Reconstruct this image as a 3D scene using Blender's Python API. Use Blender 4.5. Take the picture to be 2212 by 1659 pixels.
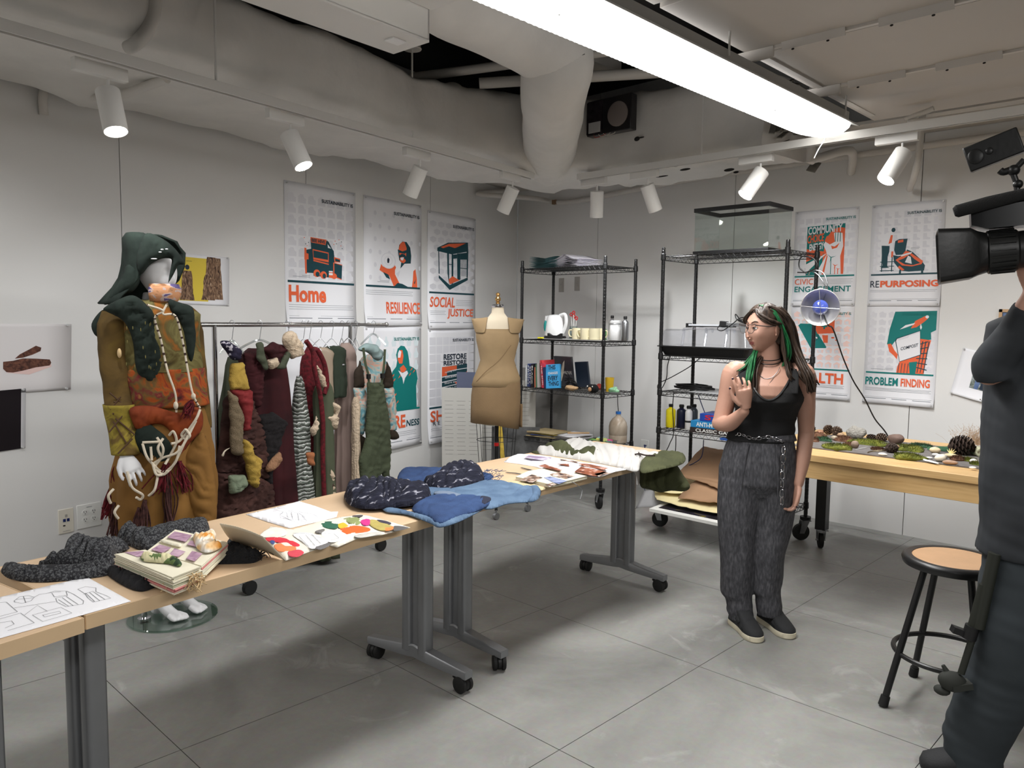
import bpy, bmesh, math, random
from mathutils import Vector, Matrix, Euler, noise
PI = math.pi
S = bpy.context.scene
for o in list(bpy.data.objects): bpy.data.objects.remove(o)
COL = S.collection
random.seed(7)
# ---------------------------------------------------------------- camera
CAM = Vector((5.3832, -5.6172, 1.4498))
F = 1675.05
yaw, pit, rol = -0.768913, -0.084717, 0.012098
fw = Vector((math.sin(yaw)*math.cos(pit), math.cos(yaw)*math.cos(pit), math.sin(pit)))
r0 = fw.cross(Vector((0, 0, 1))).normalized(); u0 = r0.cross(fw)
rt = math.cos(rol)*r0 + math.sin(rol)*u0; up = -math.sin(rol)*r0 + math.cos(rol)*u0
cd = bpy.data.cameras.new('camera'); cam = bpy.data.objects.new('camera', cd); COL.objects.link(cam)
cd.sensor_width = 36; cd.lens = F/2212*36; cd.clip_start = 0.05
cam.matrix_world = Matrix(((rt.x, up.x, -fw.x, CAM.x), (rt.y, up.y, -fw.y, CAM.y), (rt.z, up.z, -fw.z, CAM.z), (0, 0, 0, 1)))
S.camera = cam
S.view_settings.view_transform = 'Standard'; S.view_settings.look = 'None'
S.view_settings.exposure = 0.0; S.view_settings.gamma = 1; S.view_settings.use_curve_mapping = False
w = bpy.data.worlds.new('world'); S.world = w; w.use_nodes = True
w.node_tree.nodes['Background'].inputs[0].default_value = (0.8, 0.85, 0.9, 1)
w.node_tree.nodes['Background'].inputs[1].default_value = 0.15
# ---------------------------------------------------------------- room light
def area(name, loc, size, power, col=(1, 0.985, 0.965), rot=(0, 0, 0)):
    l = bpy.data.lights.new(name, 'AREA'); l.shape = 'RECTANGLE'; l.size, l.size_y = size; l.energy = power; l.color = col
    o = bpy.data.objects.new(name, l); COL.objects.link(o); o.location = loc; o.rotation_euler = rot
    return o
area('fluorescent_light', (3.585, -2.75, 2.445), (0.24, 2.7), 76, (1, 0.99, 0.975))
area('fluorescent_uplight', (3.5, -2.9, 2.6), (0.1, 2.9), 9, (1, 0.98, 0.96), (PI, 0, 0))
area('rear_fluorescent_light', (6.4, -5.5, 2.5), (0.3, 3.4), 105)
area('far_fluorescent_light', (1.6, -7.4, 2.5), (0.3, 2.4), 40)

# ---------------------------------------------------------------- places
TH = 1.4098837
nL = Vector((math.sin(TH), math.cos(TH), 0)); dL = Vector((math.cos(TH), -math.sin(TH), 0))
def ray(x, y): return fw + rt*((x-1106)/F) - up*((y-829.5)/F)
def atZ(x, y, z=0.0):
    d = ray(x, y); return CAM + d*((z-CAM.z)/d.z)
def atY(x, y, Y=0.0):
    d = ray(x, y); return CAM + d*((Y-CAM.y)/d.y)
def atL(x, y, off=0.0):
    d = ray(x, y); return CAM + d*((off-nL.dot(CAM))/nL.dot(d))
def LW(s, off, z): return dL*s + nL*off + Vector((0, 0, z))
# ---------------------------------------------------------------- mesh tools
def V(*a): return Vector(a)
class MB:
    def __init__(s): s.v = []; s.f = []; s.m = []
    def add(s, vs, fs, m=0):
        n = len(s.v); s.v += [Vector(p) for p in vs]
        for f in fs: s.f.append([n+i for i in f]); s.m.append(m)
        return s
    def box(s, c, size, m=0, R=None):
        a, b, d = size[0]/2, size[1]/2, size[2]/2; c = Vector(c)
        vs = [Vector((x, y, z)) for x in (-a, a) for y in (-b, b) for z in (-d, d)]
        if R is not None: vs = [R @ p for p in vs]
        return s.add([c+p for p in vs], [(0, 1, 3, 2), (4, 6, 7, 5), (0, 4, 5, 1), (2, 3, 7, 6), (0, 2, 6, 4), (1, 5, 7, 3)], m)
    def loft(s, rings, m=0, cap=True, closed=True, loop=False):
        n = len(rings[0]); vs = [p for r in rings for p in r]; fs = []
        K = len(rings)
        for i in range(K if loop else K-1):
            i2 = (i+1) % K
            for j in range(n if closed else n-1):
                k = (j+1) % n; fs.append((i*n+j, i*n+k, i2*n+k, i2*n+j))
        if cap and closed and not loop:
            fs.append(tuple(range(n))[::-1]); fs.append(tuple((K-1)*n+j for j in range(n)))
        return s.add(vs, fs, m)
    def tube(s, path, r, n=8, m=0, cap=True, flat=1.0, loop=False, upv=None):
        path = [Vector(p) for p in path]; K = len(path)
        rr = r if isinstance(r, (list, tuple)) else [r]*K
        T = []
        for i in range(K):
            a = path[i-1] if (i > 0 or loop) else path[i]; b = path[(i+1) % K] if (i < K-1 or loop) else path[i]
            t = b-a
            T.append(t.normalized() if t.length > 1e-9 else Vector((0, 0, 1)))
        nn = Vector(upv) if upv is not None else (Vector((0, 0, 1)) if abs(T[0].z) < 0.9 else Vector((1, 0, 0)))
        rings = []
        for i in range(K):
            nn = (nn - T[i]*nn.dot(T[i]))
            nn = nn.normalized() if nn.length > 1e-6 else T[i].orthogonal().normalized()
            bb = T[i].cross(nn)
            rings.append([path[i] + bb*(math.cos(2*PI*j/n)*rr[i]) + nn*(math.sin(2*PI*j/n)*rr[i]*flat) for j in range(n)])
        return s.loft(rings, m, cap and not loop, True, loop)
    def cyl(s, a, b, r, n=16, m=0, r2=None):
        return s.tube([a, b], [r, r if r2 is None else r2], n, m)
    def lathe(s, prof, c=(0, 0, 0), n=24, m=0, R=None, cap=True):
        c = Vector(c); rings = []
        for (r, z) in prof:
            ring = [Vector((r*math.cos(2*PI*j/n), r*math.sin(2*PI*j/n), z)) for j in range(n)]
            if R is not None: ring = [R @ p for p in ring]
            rings.append([c+p for p in ring])
        return s.loft(rings, m, cap)
    def ell(s, c, rad, R=None, nu=16, nv=10, m=0):
        if not isinstance(rad, (tuple, list)): rad = (rad, rad, rad)
        rings = []
        for i in range(nv+1):
            t = PI*(i+0.02*(i == 0)-0.02*(i == nv))/nv
            ring = [Vector((rad[0]*math.sin(t)*math.cos(2*PI*j/nu), rad[1]*math.sin(t)*math.sin(2*PI*j/nu), -rad[2]*math.cos(t))) for j in range(nu)]
            if R is not None: ring = [R @ p for p in ring]
            rings.append([Vector(c)+p for p in ring])
        return s.loft(rings, m)
    def prism(s, pts, o, ex, ey, th, m=0):
        o, ex, ey = Vector(o), Vector(ex), Vector(ey); nz = ex.cross(ey).normalized()*th; n = len(pts)
        a = [o+ex*x+ey*y for x, y in pts]; b = [p+nz for p in a]
        fs = [tuple(range(n))[::-1], tuple(range(n, 2*n))] + [(i, (i+1) % n, n+(i+1) % n, n+i) for i in range(n)]
        return s.add(a+b, fs, m)
    def poly(s, pts, m=0): return s.add(pts, [tuple(range(len(pts)))], m)
    def grid(s, fn, nu, nv, m=0):
        vs = [fn(i/nu, j/nv) for j in range(nv+1) for i in range(nu+1)]
        fs = [(j*(nu+1)+i, j*(nu+1)+i+1, (j+1)*(nu+1)+i+1, (j+1)*(nu+1)+i) for j in range(nv) for i in range(nu)]
        return s.add(vs, fs, m)
    def build(s, name, mats, parent=None, smooth=35, bev=0, mods=None, world=True, solid=0, sub=0, kind=None, label=None):
        me = bpy.data.meshes.new(name)
        off = Vector((0, 0, 0))
        if parent is not None and world:
            q = parent; 
            while q is not None: off += q.location; q = q.parent
        me.from_pydata([tuple(p-off) for p in s.v], [], s.f)
        if not isinstance(mats, (list, tuple)): mats = [mats]
        for m in mats: me.materials.append(m)
        me.polygons.foreach_set('material_index', s.m)
        bm = bmesh.new(); bm.from_mesh(me); bmesh.ops.recalc_face_normals(bm, faces=bm.faces); bm.to_mesh(me); bm.free()
        if smooth:
            me.polygons.foreach_set('use_smooth', [True]*len(me.polygons))
            if smooth < 170: me.set_sharp_from_angle(angle=math.radians(smooth))
        me.update()
        o = bpy.data.objects.new(name, me); COL.objects.link(o)
        if parent is not None: o.parent = parent
        if bev:
            b = o.modifiers.new('bevel', 'BEVEL'); b.width = bev; b.segments = 2; b.limit_method = 'ANGLE'; b.angle_limit = 0.7
        if solid:
            b = o.modifiers.new('solid', 'SOLIDIFY'); b.thickness = solid; b.offset = 0
        if sub:
            b = o.modifiers.new('sub', 'SUBSURF'); b.levels = sub; b.render_levels = sub
        if kind: o['kind'] = kind
        if label: o['label'] = label
        return o
def rotz(a): return Matrix.Rotation(a, 3, 'Z')
def rot(x, y, z): return Euler((x, y, z)).to_matrix()
def thing(name, label, cat, loc=(0, 0, 0), rz=0, group=None):
    o = bpy.data.objects.new(name, None); COL.objects.link(o); o.empty_display_size = 0.1
    o.location = loc; o.rotation_euler = (0, 0, rz); return tag(o, label, cat, group)
def tag(o, label, cat, group=None, kind=None):
    o['label'] = label; o['category'] = cat
    if group: o['group'] = group
    if kind: o['kind'] = kind
    return o
def struct(o): o['kind'] = 'structure'; return o
def copy_tree(o, parent=None):
    c = o.copy(); COL.objects.link(c)
    if parent is not None: c.parent = parent
    for ch in list(o.children): copy_tree(ch, c)
    return c
def dup(o, label, loc=None, rz=None):
    c = copy_tree(o); c['label'] = label
    if loc is not None: c.location = loc
    if rz is not None: c.rotation_euler = (0, 0, rz)
    return c
def catmull(pts, k=6, loop=False):
    P = [Vector(p) for p in pts]; n = len(P); out = []
    for i in range(n if loop else n-1):
        if loop: a, b, c, d = P[i-1], P[i], P[(i+1) % n], P[(i+2) % n]
        else: a, b, c, d = P[max(i-1, 0)], P[i], P[i+1], P[min(i+2, n-1)]
        for j in range(k):
            t = j/k
            out.append(0.5*((2*b)+(c-a)*t+(2*a-5*b+4*c-d)*t*t+(3*b-a-3*c+d)*t**3))
    if not loop: out.append(P[-1])
    return out
def nz(p, sc=1.0, seed=0.0): return noise.noise(Vector(p)*sc + Vector((seed, seed*1.7, -seed)))
# ---------------------------------------------------------------- materials
def srgb(r, g, b): return tuple(((c/255/12.92) if c/255 <= 0.04045 else ((c/255+0.055)/1.055)**2.4) for c in (r, g, b)) + (1,)
_M = {}
def mat(name, col, rough=0.6, metal=0.0, emis=0, trans=0, ior=1.45, spec=0.5, var=0.0, vscale=8, bump=0, bscale=80, sheen=0, alpha=1, coat=0):
    if name in _M: return _M[name]
    m = bpy.data.materials.new(name); m.use_nodes = True; N = m.node_tree.nodes; L = m.node_tree.links
    b = N['Principled BSDF']; c = srgb(*col)
    b.inputs['Base Color'].default_value = c; b.inputs['Roughness'].default_value = rough; b.inputs['Metallic'].default_value = metal
    b.inputs['Specular IOR Level'].default_value = spec; b.inputs['IOR'].default_value = ior
    if trans: b.inputs['Transmission Weight'].default_value = trans
    if alpha < 1: b.inputs['Alpha'].default_value = alpha
    if coat: b.inputs['Coat Weight'].default_value = coat
    if sheen: b.inputs['Sheen Weight'].default_value = sheen
    if emis: b.inputs['Emission Color'].default_value = c; b.inputs['Emission Strength'].default_value = emis
    tc = N.new('ShaderNodeTexCoord')
    if var:
        t = N.new('ShaderNodeTexNoise'); t.inputs['Scale'].default_value = vscale; t.inputs['Detail'].default_value = 5
        L.new(tc.outputs['Object'], t.inputs['Vector'])
        r = N.new('ShaderNodeValToRGB'); r.color_ramp.elements[0].position = 0.3; r.color_ramp.elements[1].position = 0.7
        r.color_ramp.elements[0].color = tuple(x*(1-var) for x in c[:3])+(1,); r.color_ramp.elements[1].color = tuple(min(1, x*(1+var)) for x in c[:3])+(1,)
        L.new(t.outputs['Fac'], r.inputs[0]); L.new(r.outputs[0], b.inputs['Base Color'])
    if bump:
        t = N.new('ShaderNodeTexNoise'); t.inputs['Scale'].default_value = bscale; t.inputs['Detail'].default_value = 4
        L.new(tc.outputs['Object'], t.inputs['Vector'])
        q = N.new('ShaderNodeBump'); q.inputs['Strength'].default_value = bump; q.inputs['Distance'].default_value = 0.01
        L.new(t.outputs['Fac'], q.inputs['Height']); L.new(q.outputs[0], b.inputs['Normal'])
    _M[name] = m; return m
def ramp_mat(name, stops, tex='noise', scale=6, detail=4, dist=0, rough=0.85, bump=0.2, sc3=(1, 1, 1), rotv=(0, 0, 0), interp='LINEAR', metal=0, coords='Object', bscale=None, spec=0.3):
    """colours laid over a procedural texture: noise, voronoi, wave, magic, brick or checker"""
    if name in _M: return _M[name]
    m = bpy.data.materials.new(name); m.use_nodes = True; N = m.node_tree.nodes; L = m.node_tree.links
    b = N['Principled BSDF']; b.inputs['Roughness'].default_value = rough; b.inputs['Metallic'].default_value = metal; b.inputs['Specular IOR Level'].default_value = spec
    tc = N.new('ShaderNodeTexCoord'); mp = N.new('ShaderNodeMapping'); mp.inputs['Scale'].default_value = sc3; mp.inputs['Rotation'].default_value = rotv
    L.new(tc.outputs[coords], mp.inputs[0])
    T = {'noise': 'ShaderNodeTexNoise', 'voronoi': 'ShaderNodeTexVoronoi', 'wave': 'ShaderNodeTexWave', 'magic': 'ShaderNodeTexMagic', 'cells': 'ShaderNodeTexVoronoi', 'rings': 'ShaderNodeTexWave'}[tex]
    t = N.new(T); t.inputs['Scale'].default_value = scale
    if 'Detail' in t.inputs: t.inputs['Detail'].default_value = detail
    if 'Distortion' in t.inputs: t.inputs['Distortion'].default_value = dist
    if tex == 'rings': t.wave_type = 'RINGS'
    L.new(mp.outputs[0], t.inputs['Vector'])
    fac = t.outputs['Distance'] if tex == 'voronoi' else (t.outputs['Color'] if tex in ('cells', 'magic') else t.outputs['Fac'])
    r = N.new('ShaderNodeValToRGB'); r.color_ramp.interpolation = interp
    e = r.color_ramp.elements
    while len(e) < len(stops): e.new(0.5)
    for i, (p, c) in enumerate(stops): e[i].position = p; e[i].color = srgb(*c)
    L.new(fac, r.inputs[0]); L.new(r.outputs[0], b.inputs['Base Color'])
    if bump:
        q = N.new('ShaderNodeBump'); q.inputs['Strength'].default_value = bump; q.inputs['Distance'].default_value = 0.01
        if bscale:
            t2 = N.new('ShaderNodeTexNoise'); t2.inputs['Scale'].default_value = bscale; L.new(tc.outputs['Object'], t2.inputs['Vector']); L.new(t2.outputs['Fac'], q.inputs['Height'])
        else: L.new(fac, q.inputs['Height'])
        L.new(q.outputs[0], b.inputs['Normal'])
    _M[name] = m; return m
def glass(name, col, rough=0.03, dens=0.12):
    """thin clear sheet: mostly see-through, with a glossy reflection"""
    if name in _M: return _M[name]
    m = bpy.data.materials.new(name); m.use_nodes = True; N = m.node_tree.nodes; L = m.node_tree.links; N.clear()
    o = N.new('ShaderNodeOutputMaterial'); a = N.new('ShaderNodeBsdfTransparent'); g = N.new('ShaderNodeBsdfGlossy'); mx = N.new('ShaderNodeMixShader')
    a.inputs[0].default_value = srgb(*col); g.inputs[0].default_value = (1, 1, 1, 1); g.inputs['Roughness'].default_value = rough
    lw = N.new('ShaderNodeLayerWeight'); fr = N.new('ShaderNodeMath'); fr.operation = 'POWER'; fr.inputs[1].default_value = 4.0; L.new(lw.outputs['Facing'], fr.inputs[0])
    ad = N.new('ShaderNodeMath'); ad.operation = 'ADD'; ad.inputs[1].default_value = dens
    L.new(fr.outputs[0], ad.inputs[0]); L.new(ad.outputs[0], mx.inputs[0]); L.new(a.outputs[0], mx.inputs[1]); L.new(g.outputs[0], mx.inputs[2]); L.new(mx.outputs[0], o.inputs[0])
    _M[name] = m; return m
WHITE = mat('white_paint', (222, 220, 216), 0.6, var=0.02, vscale=3, bump=0.03, bscale=60)
WALL = mat('wall_paint', (224, 223, 221), 0.65, var=0.015, vscale=1.5, bump=0.02, bscale=120)
CEILW = mat('ceiling_white', (196, 192, 186), 0.8, var=0.05, vscale=3, bump=0.15, bscale=30)
BLACK = mat('black_powder_coat', (22, 22, 23), 0.38, spec=0.6)
BLACKP = mat('black_plastic', (18, 18, 19), 0.5)
RUBBER = mat('black_rubber', (24, 24, 24), 0.7)
CHROME = mat('chrome', (200, 200, 203), 0.16, 1.0)
STEEL = mat('zinc_steel', (165, 167, 170), 0.35, 1.0)
SILVERP = mat('silver_paint', (130, 132, 135), 0.35, 0.5, var=0.04)
SEAM = mat('dark_gap', (62, 62, 60), 0.9)
PAPER = mat('paper_white', (236, 236, 240), 0.7)
CREAM = mat('cream_paper', (228, 222, 200), 0.8, var=0.05, vscale=14)
# ---------------------------------------------------------------- lettering
_TX = {}
def text_geo(s, bold=0.0, shear=0.0):
    k = (s, bold, shear)
    if k in _TX: return _TX[k]
    c = bpy.data.curves.new('t', 'FONT'); c.body = s; c.size = 1; c.offset = bold; c.shear = shear; c.resolution_u = 3
    o = bpy.data.objects.new('t', c); COL.objects.link(o)
    me = bpy.data.meshes.new_from_object(o.evaluated_get(bpy.context.evaluated_depsgraph_get()))
    vs = [v.co.copy() for v in me.vertices]; fs = [tuple(p.vertices) for p in me.polygons]
    bpy.data.objects.remove(o); bpy.data.curves.remove(c); bpy.data.meshes.remove(me)
    x0 = min(v.x for v in vs); x1 = max(v.x for v in vs); y0 = min(v.y for v in vs); y1 = max(v.y for v in vs)
    _TX[k] = ([((v.x-x0)/(x1-x0), (v.y-y0)/(y1-y0)) for v in vs], fs); return _TX[k]
def put_text(mb, s, fn, box, m=0, bold=0.0, shear=0.0):
    """letters of s fill box (u0,v0,u1,v1); fn maps (u,v) onto the surface"""
    vs, fs = text_geo(s, bold, shear); u0, v0, u1, v1 = box
    mb.add([fn(u0+(u1-u0)*x, v0+(v1-v0)*y) for x, y in vs], fs, m)
# ================================================================= THE ROOM
def concrete():
    m = bpy.data.materials.new('polished_concrete'); m.use_nodes = True; N = m.node_tree.nodes; L = m.node_tree.links
    b = N['Principled BSDF']; tc = N.new('ShaderNodeTexCoord')
    def ns(sc, det, w=0):
        t = N.new('ShaderNodeTexNoise'); t.inputs['Scale'].default_value = sc; t.inputs['Detail'].default_value = det; t.inputs['Roughness'].default_value = 0.6
        t.inputs['Distortion'].default_value = w; L.new(tc.outputs['Object'], t.inputs['Vector']); return t
    a = ns(1.3, 8, 0.6); r = N.new('ShaderNodeValToRGB'); r.color_ramp.elements[0].position = 0.32; r.color_ramp.elements[1].position = 0.7
    r.color_ramp.elements[0].color = srgb(126, 126, 123); r.color_ramp.elements[1].color = srgb(164, 164, 160)
    L.new(a.outputs['Fac'], r.inputs[0])
    c = ns(40, 4); mx = N.new('ShaderNodeMix'); mx.data_type = 'RGBA'; mx.blend_type = 'MULTIPLY'; mx.inputs[0].default_value = 0.25
    L.new(r.outputs[0], mx.inputs[6]); L.new(c.outputs['Color'], mx.inputs[7])
    # pale scuffs
    d = ns(3.2, 10, 1.5); rs = N.new('ShaderNodeValToRGB'); rs.color_ramp.elements[0].position = 0.60; rs.color_ramp.elements[1].position = 0.68
    rs.color_ramp.elements[0].color = (0, 0, 0, 1); rs.color_ramp.elements[1].color = (0.22, 0.22, 0.22, 1); L.new(d.outputs['Fac'], rs.inputs[0])
    m2 = N.new('ShaderNodeMix'); m2.data_type = 'RGBA'; L.new(rs.outputs[0], m2.inputs[0]); L.new(mx.outputs[2], m2.inputs[6]); m2.inputs[7].default_value = srgb(196, 196, 194)
    L.new(m2.outputs[2], b.inputs['Base Color'])
    b.inputs['Roughness'].default_value = 0.42; b.inputs['Specular IOR Level'].default_value = 0.35
    q = N.new('ShaderNodeBump'); q.inputs['Strength'].default_value = 0.08; q.inputs['Distance'].default_value = 0.01; L.new(c.outputs['Fac'], q.inputs['Height']); L.new(q.outputs[0], b.inputs['Normal'])
    return m
CONC = concrete(); JOINT = mat('saw_cut', (92, 90, 86), 0.9, var=0.3, vscale=30)
# floor: sawn concrete squares, the joints narrow grooves cut between them
mb = MB(); xs = [-3.5+0.0]; x = 2.878-0.89*8
xs = [2.878+0.89*i for i in range(-8, 8)]; ys = [-3.697+0.9*i for i in range(-7, 6)]
g = 0.0013
for i in range(len(xs)-1):
    for j in range(len(ys)-1):
        x0, x1, y0, y1 = xs[i]+g, xs[i+1]-g, ys[j]+g, ys[j+1]-g
        mb.add([(x0, y0, 0), (x1, y0, 0), (x1, y1, 0), (x0, y1, 0)], [(0, 1, 2, 3)], 0)
mb.add([(xs[0], ys[0], -0.003), (xs[-1], ys[0], -0.003), (xs[-1], ys[-1], -0.003), (xs[0], ys[-1], -0.003)], [(0, 1, 2, 3)], 1)
struct(mb.build('floor', [CONC, JOINT], smooth=0))
# partition walls of 4 ft panels with open joints
def wall(name, fn, seams, z1, m=None):
    mb = MB()
    for a, b in zip(seams[:-1], seams[1:]):
        a2, b2 = a+0.0025, b-0.0025
        P = [fn(a2, 0, 0.0), fn(b2, 0, 0.0), fn(b2, 0, z1), fn(a2, 0, z1)]; Q = [fn(a2, -0.02, 0), fn(b2, -0.02, 0), fn(b2, -0.02, z1), fn(a2, -0.02, z1)]
        mb.add(P+Q, [(0, 1, 2, 3), (7, 6, 5, 4), (0, 4, 5, 1), (1, 5, 6, 2), (2, 6, 7, 3), (3, 7, 4, 0)], 0)
    a, b = seams[0], seams[-1]
    P = [fn(a, -0.02, 0), fn(b, -0.02, 0), fn(b, -0.02, z1), fn(a, -0.02, z1), fn(a, -0.1, 0), fn(b, -0.1, 0), fn(b, -0.1, z1), fn(a, -0.1, z1)]
    mb.add(P, [(0, 1, 2, 3), (7, 6, 5, 4), (0, 4, 5, 1), (1, 5, 6, 2), (2, 6, 7, 3), (3, 7, 4, 0)], 1)
    return struct(mb.build(name, [m or WALL, SEAM], smooth=0))
DIM = mat('grey_wall_paint', (120, 118, 115), 0.8)
wall('wall_left', lambda s, o, z: LW(s, o, z), [0.0, 1.312, 2.655, 3.998, 5.341, 6.684, 8.03], 3.45)
wall('wall_back', lambda s, o, z: V(s, -o, z), [-0.0, 1.003, 2.346, 3.69, 5.03, 6.37, 7.6], 3.45)
wall('wall_right', lambda s, o, z: V(7.6-o, -s, z), [0, 1.34, 2.68, 4.02, 5.36, 6.7, 8.04, 9.2], 3.45, DIM)
wall('wall_front', lambda s, o, z: V(s, -8.6+o, z), [0.2, 1.6, 3.0, 4.4, 5.8, 7.6], 3.45, DIM)
mb = MB()
SLAB = mat('painted_deck', (58, 57, 56), 0.9, var=0.25, vscale=2)
mb.box((3.5, -4.3, 3.5), (9, 9.6, 0.08)); struct(mb.build('ceiling', SLAB, smooth=0))
# soffit: low ceiling board in the corner and along the back wall
mb = MB(); pts = [(0, 0), (7.55, 0), (7.55, -0.5), (1.35, -0.5)] + [tuple(LW(1.75, 0.35, 0)[:2]), tuple(LW(1.75, 0, 0)[:2])]
mb.prism(pts[::-1], (0, 0, 2.69), (1, 0, 0), (0, -1, 0) if False else (0, 1, 0), 0.02); 
struct(mb.build('trim_1', CEILW, smooth=0))
# ================================================================= TABLES
def wood(name, c1, c2, sc=(1.2, 14, 1.2), rough=0.42):
    return ramp_mat(name, [(0.3, c1), (0.7, c2)], 'noise', 2.5, 6, 0.6, rough, 0.02, sc)
MAPLE = ramp_mat('maple_laminate', [(0.3, (208, 178, 144)), (0.7, (218, 190, 158))], 'noise', 2.0, 6, 0.8, 0.38, 0.01, (6, 0.5, 1))
MAPLE_E = mat('maple_edge_band', (202, 174, 138), 0.45, var=0.03, vscale=6)
TZ = 0.74
def make_caster(t, x, y, ang, h=0.085, R=0.033):
    # twin-wheel furniture caster with hood and brake tab
    m = MB(); c = Vector((x, y, R+0.001)); ax = Vector((math.cos(ang), math.sin(ang), 0)); fwd = Vector((-ax.y, ax.x, 0))
    for s in (-1, 1):
        m.tube([c+ax*s*0.008, c+ax*s*0.012, c+ax*s*0.024, c+ax*s*0.027], [R*0.8, R, R, R*0.86], 24)
    cs = m.build('caster', RUBBER, t, world=False)
    m = MB(); m.tube([c+ax*-0.007, c+ax*0.007], [R*0.9, R*0.9], 20); m.cyl(c+Vector((0, 0, R*0.6)), Vector((x, y, h)), 0.008, 10)
    m.box(c+fwd*(R*0.95)+Vector((0, 0, R*0.5)), (0.03, 0.024, 0.007), 0, rotz(ang) @ rot(0.5, 0, 0))
    m.build('hood', BLACKP, cs, world=False)
def make_table(name, label, loc, rz, L=1.505, W=0.57):
    t = thing(name, label, 'table', loc, rz)
    m = MB(); m.box((0, 0, TZ-0.0175), (W-0.004, L-0.004, 0.035)); m.build('tabletop', MAPLE, t, bev=0.003, world=False)
    m = MB()
    for s in (-1, 1):
        m.box((s*(W/2-0.001), 0, TZ-0.0175), (0.003, L-0.002, 0.0345)); m.box((0, s*(L/2-0.001), TZ-0.0175), (W-0.004, 0.003, 0.0345))
    m.build('edge_band', MAPLE_E, t, world=False)
    for s in (-1, 1):
        y = s*(L/2-0.115)
        m = MB()
        for q in (-1, 1):   # two fluted columns with a dark slot between
            ring = []
            for k in range(20):
                a = 2*PI*k/20; ring.append(Vector((q*0.044 + 0.024*math.copysign(abs(math.cos(a))**0.6, math.cos(a)), y+0.030*math.copysign(abs(math.sin(a))**0.6, math.sin(a)), 0)))
            m.loft([[p+Vector((0, 0, 0.10)) for p in ring], [p+Vector((0, 0, 0.70)) for p in ring]])
        m.box((0, y, 0.40), (0.05, 0.022, 0.58))
        m.box((0, y, 0.697), (0.34, 0.07, 0.012))
        # arched foot
        rings = []
        for k in range(17):
            x = -0.275+0.55*k/16; tt = abs(x)/0.275; zt = 0.132-0.040*tt**0.8; zb = 0.086+0.002*tt-0.0*(1-tt); hh = 0.026-0.004*tt
            zb = zt-0.030-0.022*(1-tt)
            rings.append([Vector((x, y-hh, zb)), Vector((x, y+hh, zb)), Vector((x, y+hh, zt-0.006)), Vector((x, y+hh*0.8, zt)), Vector((x, y-hh*0.8, zt)), Vector((x, y-hh, zt-0.006))])
        m.loft(rings)
        m.build('leg', SILVERP, t, world=False, smooth=40)
        for q in (-1, 1): make_caster(t, q*0.245, y, 0.7*q+s*0.3+0.5, h=0.07)
    return t
def table_from(front_a, front_b, name, label, W):
    # front edge runs from a to b (floor plan); origin is the centre
    a, b = Vector(front_a+(0,)), Vector(front_b+(0,)); d = (b-a); L = d.length; d.normalize(); n = Vector((d.y, -d.x, 0))
    c = (a+b)/2 - n*W/2
    return make_table(name, label, (c.x, c.y, 0), math.atan2(d.y, d.x)-PI/2, L, W)
T1 = table_from((3.252, -3.532), (3.182, -2.022), 'folding_table', 'farthest pale wood rolling table, under the magazine and white shirt', 0.58)
T2 = table_from((3.434, -5.038), (3.254, -3.536), 'folding_table', 'middle pale wood rolling table, under the sketchbook and colour collage', 0.55)
T3 = table_from((3.73, -6.54), (3.448, -5.044), 'folding_table', 'nearest pale wood table, cut off by the left picture edge', 0.56)
# ================================================================= OVERHEAD
WRAP = mat('white_duct_wrap', (214, 211, 206), 0.75, var=0.05, vscale=5, bump=0.9, bscale=6)
def wrinkle(p, nrm, amp=0.03, seed=0.0):
    a = nz(p, 2.2, seed)*amp + nz(p, 6.5, seed+3)*amp*0.35
    # hanging creases running round the duct
    a += amp*0.5*abs(nz((p.x*3.0+p.y*3.0, p.z*0.8, seed), 1.6))**0.7 - amp*0.2
    return p + nrm*a
# wrapped rectangular duct: along the left wall, then round the corner along the back wall
path = [(LW(7.6, 0.64, 0), 0.58, 2.565, 2.94), (LW(5.5, 0.64, 0), 0.58, 2.565, 2.94), (LW(4.4, 0.63, 0), 0.58, 2.565, 2.94), (LW(3.3, 0.63, 0), 0.57, 2.56, 2.95), (LW(2.6, 0.66, 0), 0.55, 2.55, 2.95),
        (LW(2.1, 0.76, 0), 0.5, 2.53, 2.97), (V(1.28, -1.24, 0), 0.44, 2.49, 3.0), (V(1.62, -0.98, 0), 0.38, 2.48, 3.01), (V(2.05, -0.85, 0), 0.33, 2.47, 2.99), (V(2.6, -0.83, 0), 0.33, 2.46, 2.96), (V(3.14, -0.83, 0), 0.33, 2.47, 2.93)]
cp = catmull([p[0] for p in path], 10)
rings = []; K = len(cp)
for i, c in enumerate(cp):
    f_ = min(i/10, len(path)-1.0001); k = int(f_); t = f_-k
    hw = path[k][1]*(1-t)+path[min(k+1, len(path)-1)][1]*t; zb = path[k][2]*(1-t)+path[min(k+1, len(path)-1)][2]*t; zt = path[k][3]*(1-t)+path[min(k+1, len(path)-1)][3]*t
    d = (cp[min(i+1, K-1)]-cp[max(i-1, 0)]).normalized(); n = Vector((d.y, -d.x, 0)); ring = []
    M = 64
    for j in range(M):
        a = 2*PI*j/M; ca, sa = math.cos(a), math.sin(a); e = 0.32
        x = math.copysign(abs(ca)**e, ca)*hw; z = (zb+zt)/2+math.copysign(abs(sa)**e, sa)*(zt-zb)/2
        p = c+n*x+Vector((0, 0, z)); nr = (n*math.copysign(abs(ca)**1.5, ca)+Vector((0, 0, math.copysign(abs(sa)**1.5, sa)))).normalized()
        q = wrinkle(p, nr, 0.06)
        if nL.dot(q) < 0.015: q += nL*(0.015-nL.dot(q))
        ring.append(q)
    rings.append(ring)
mb = MB(); mb.loft(rings); duct = mb.build('air_duct', WRAP, smooth=60)
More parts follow.
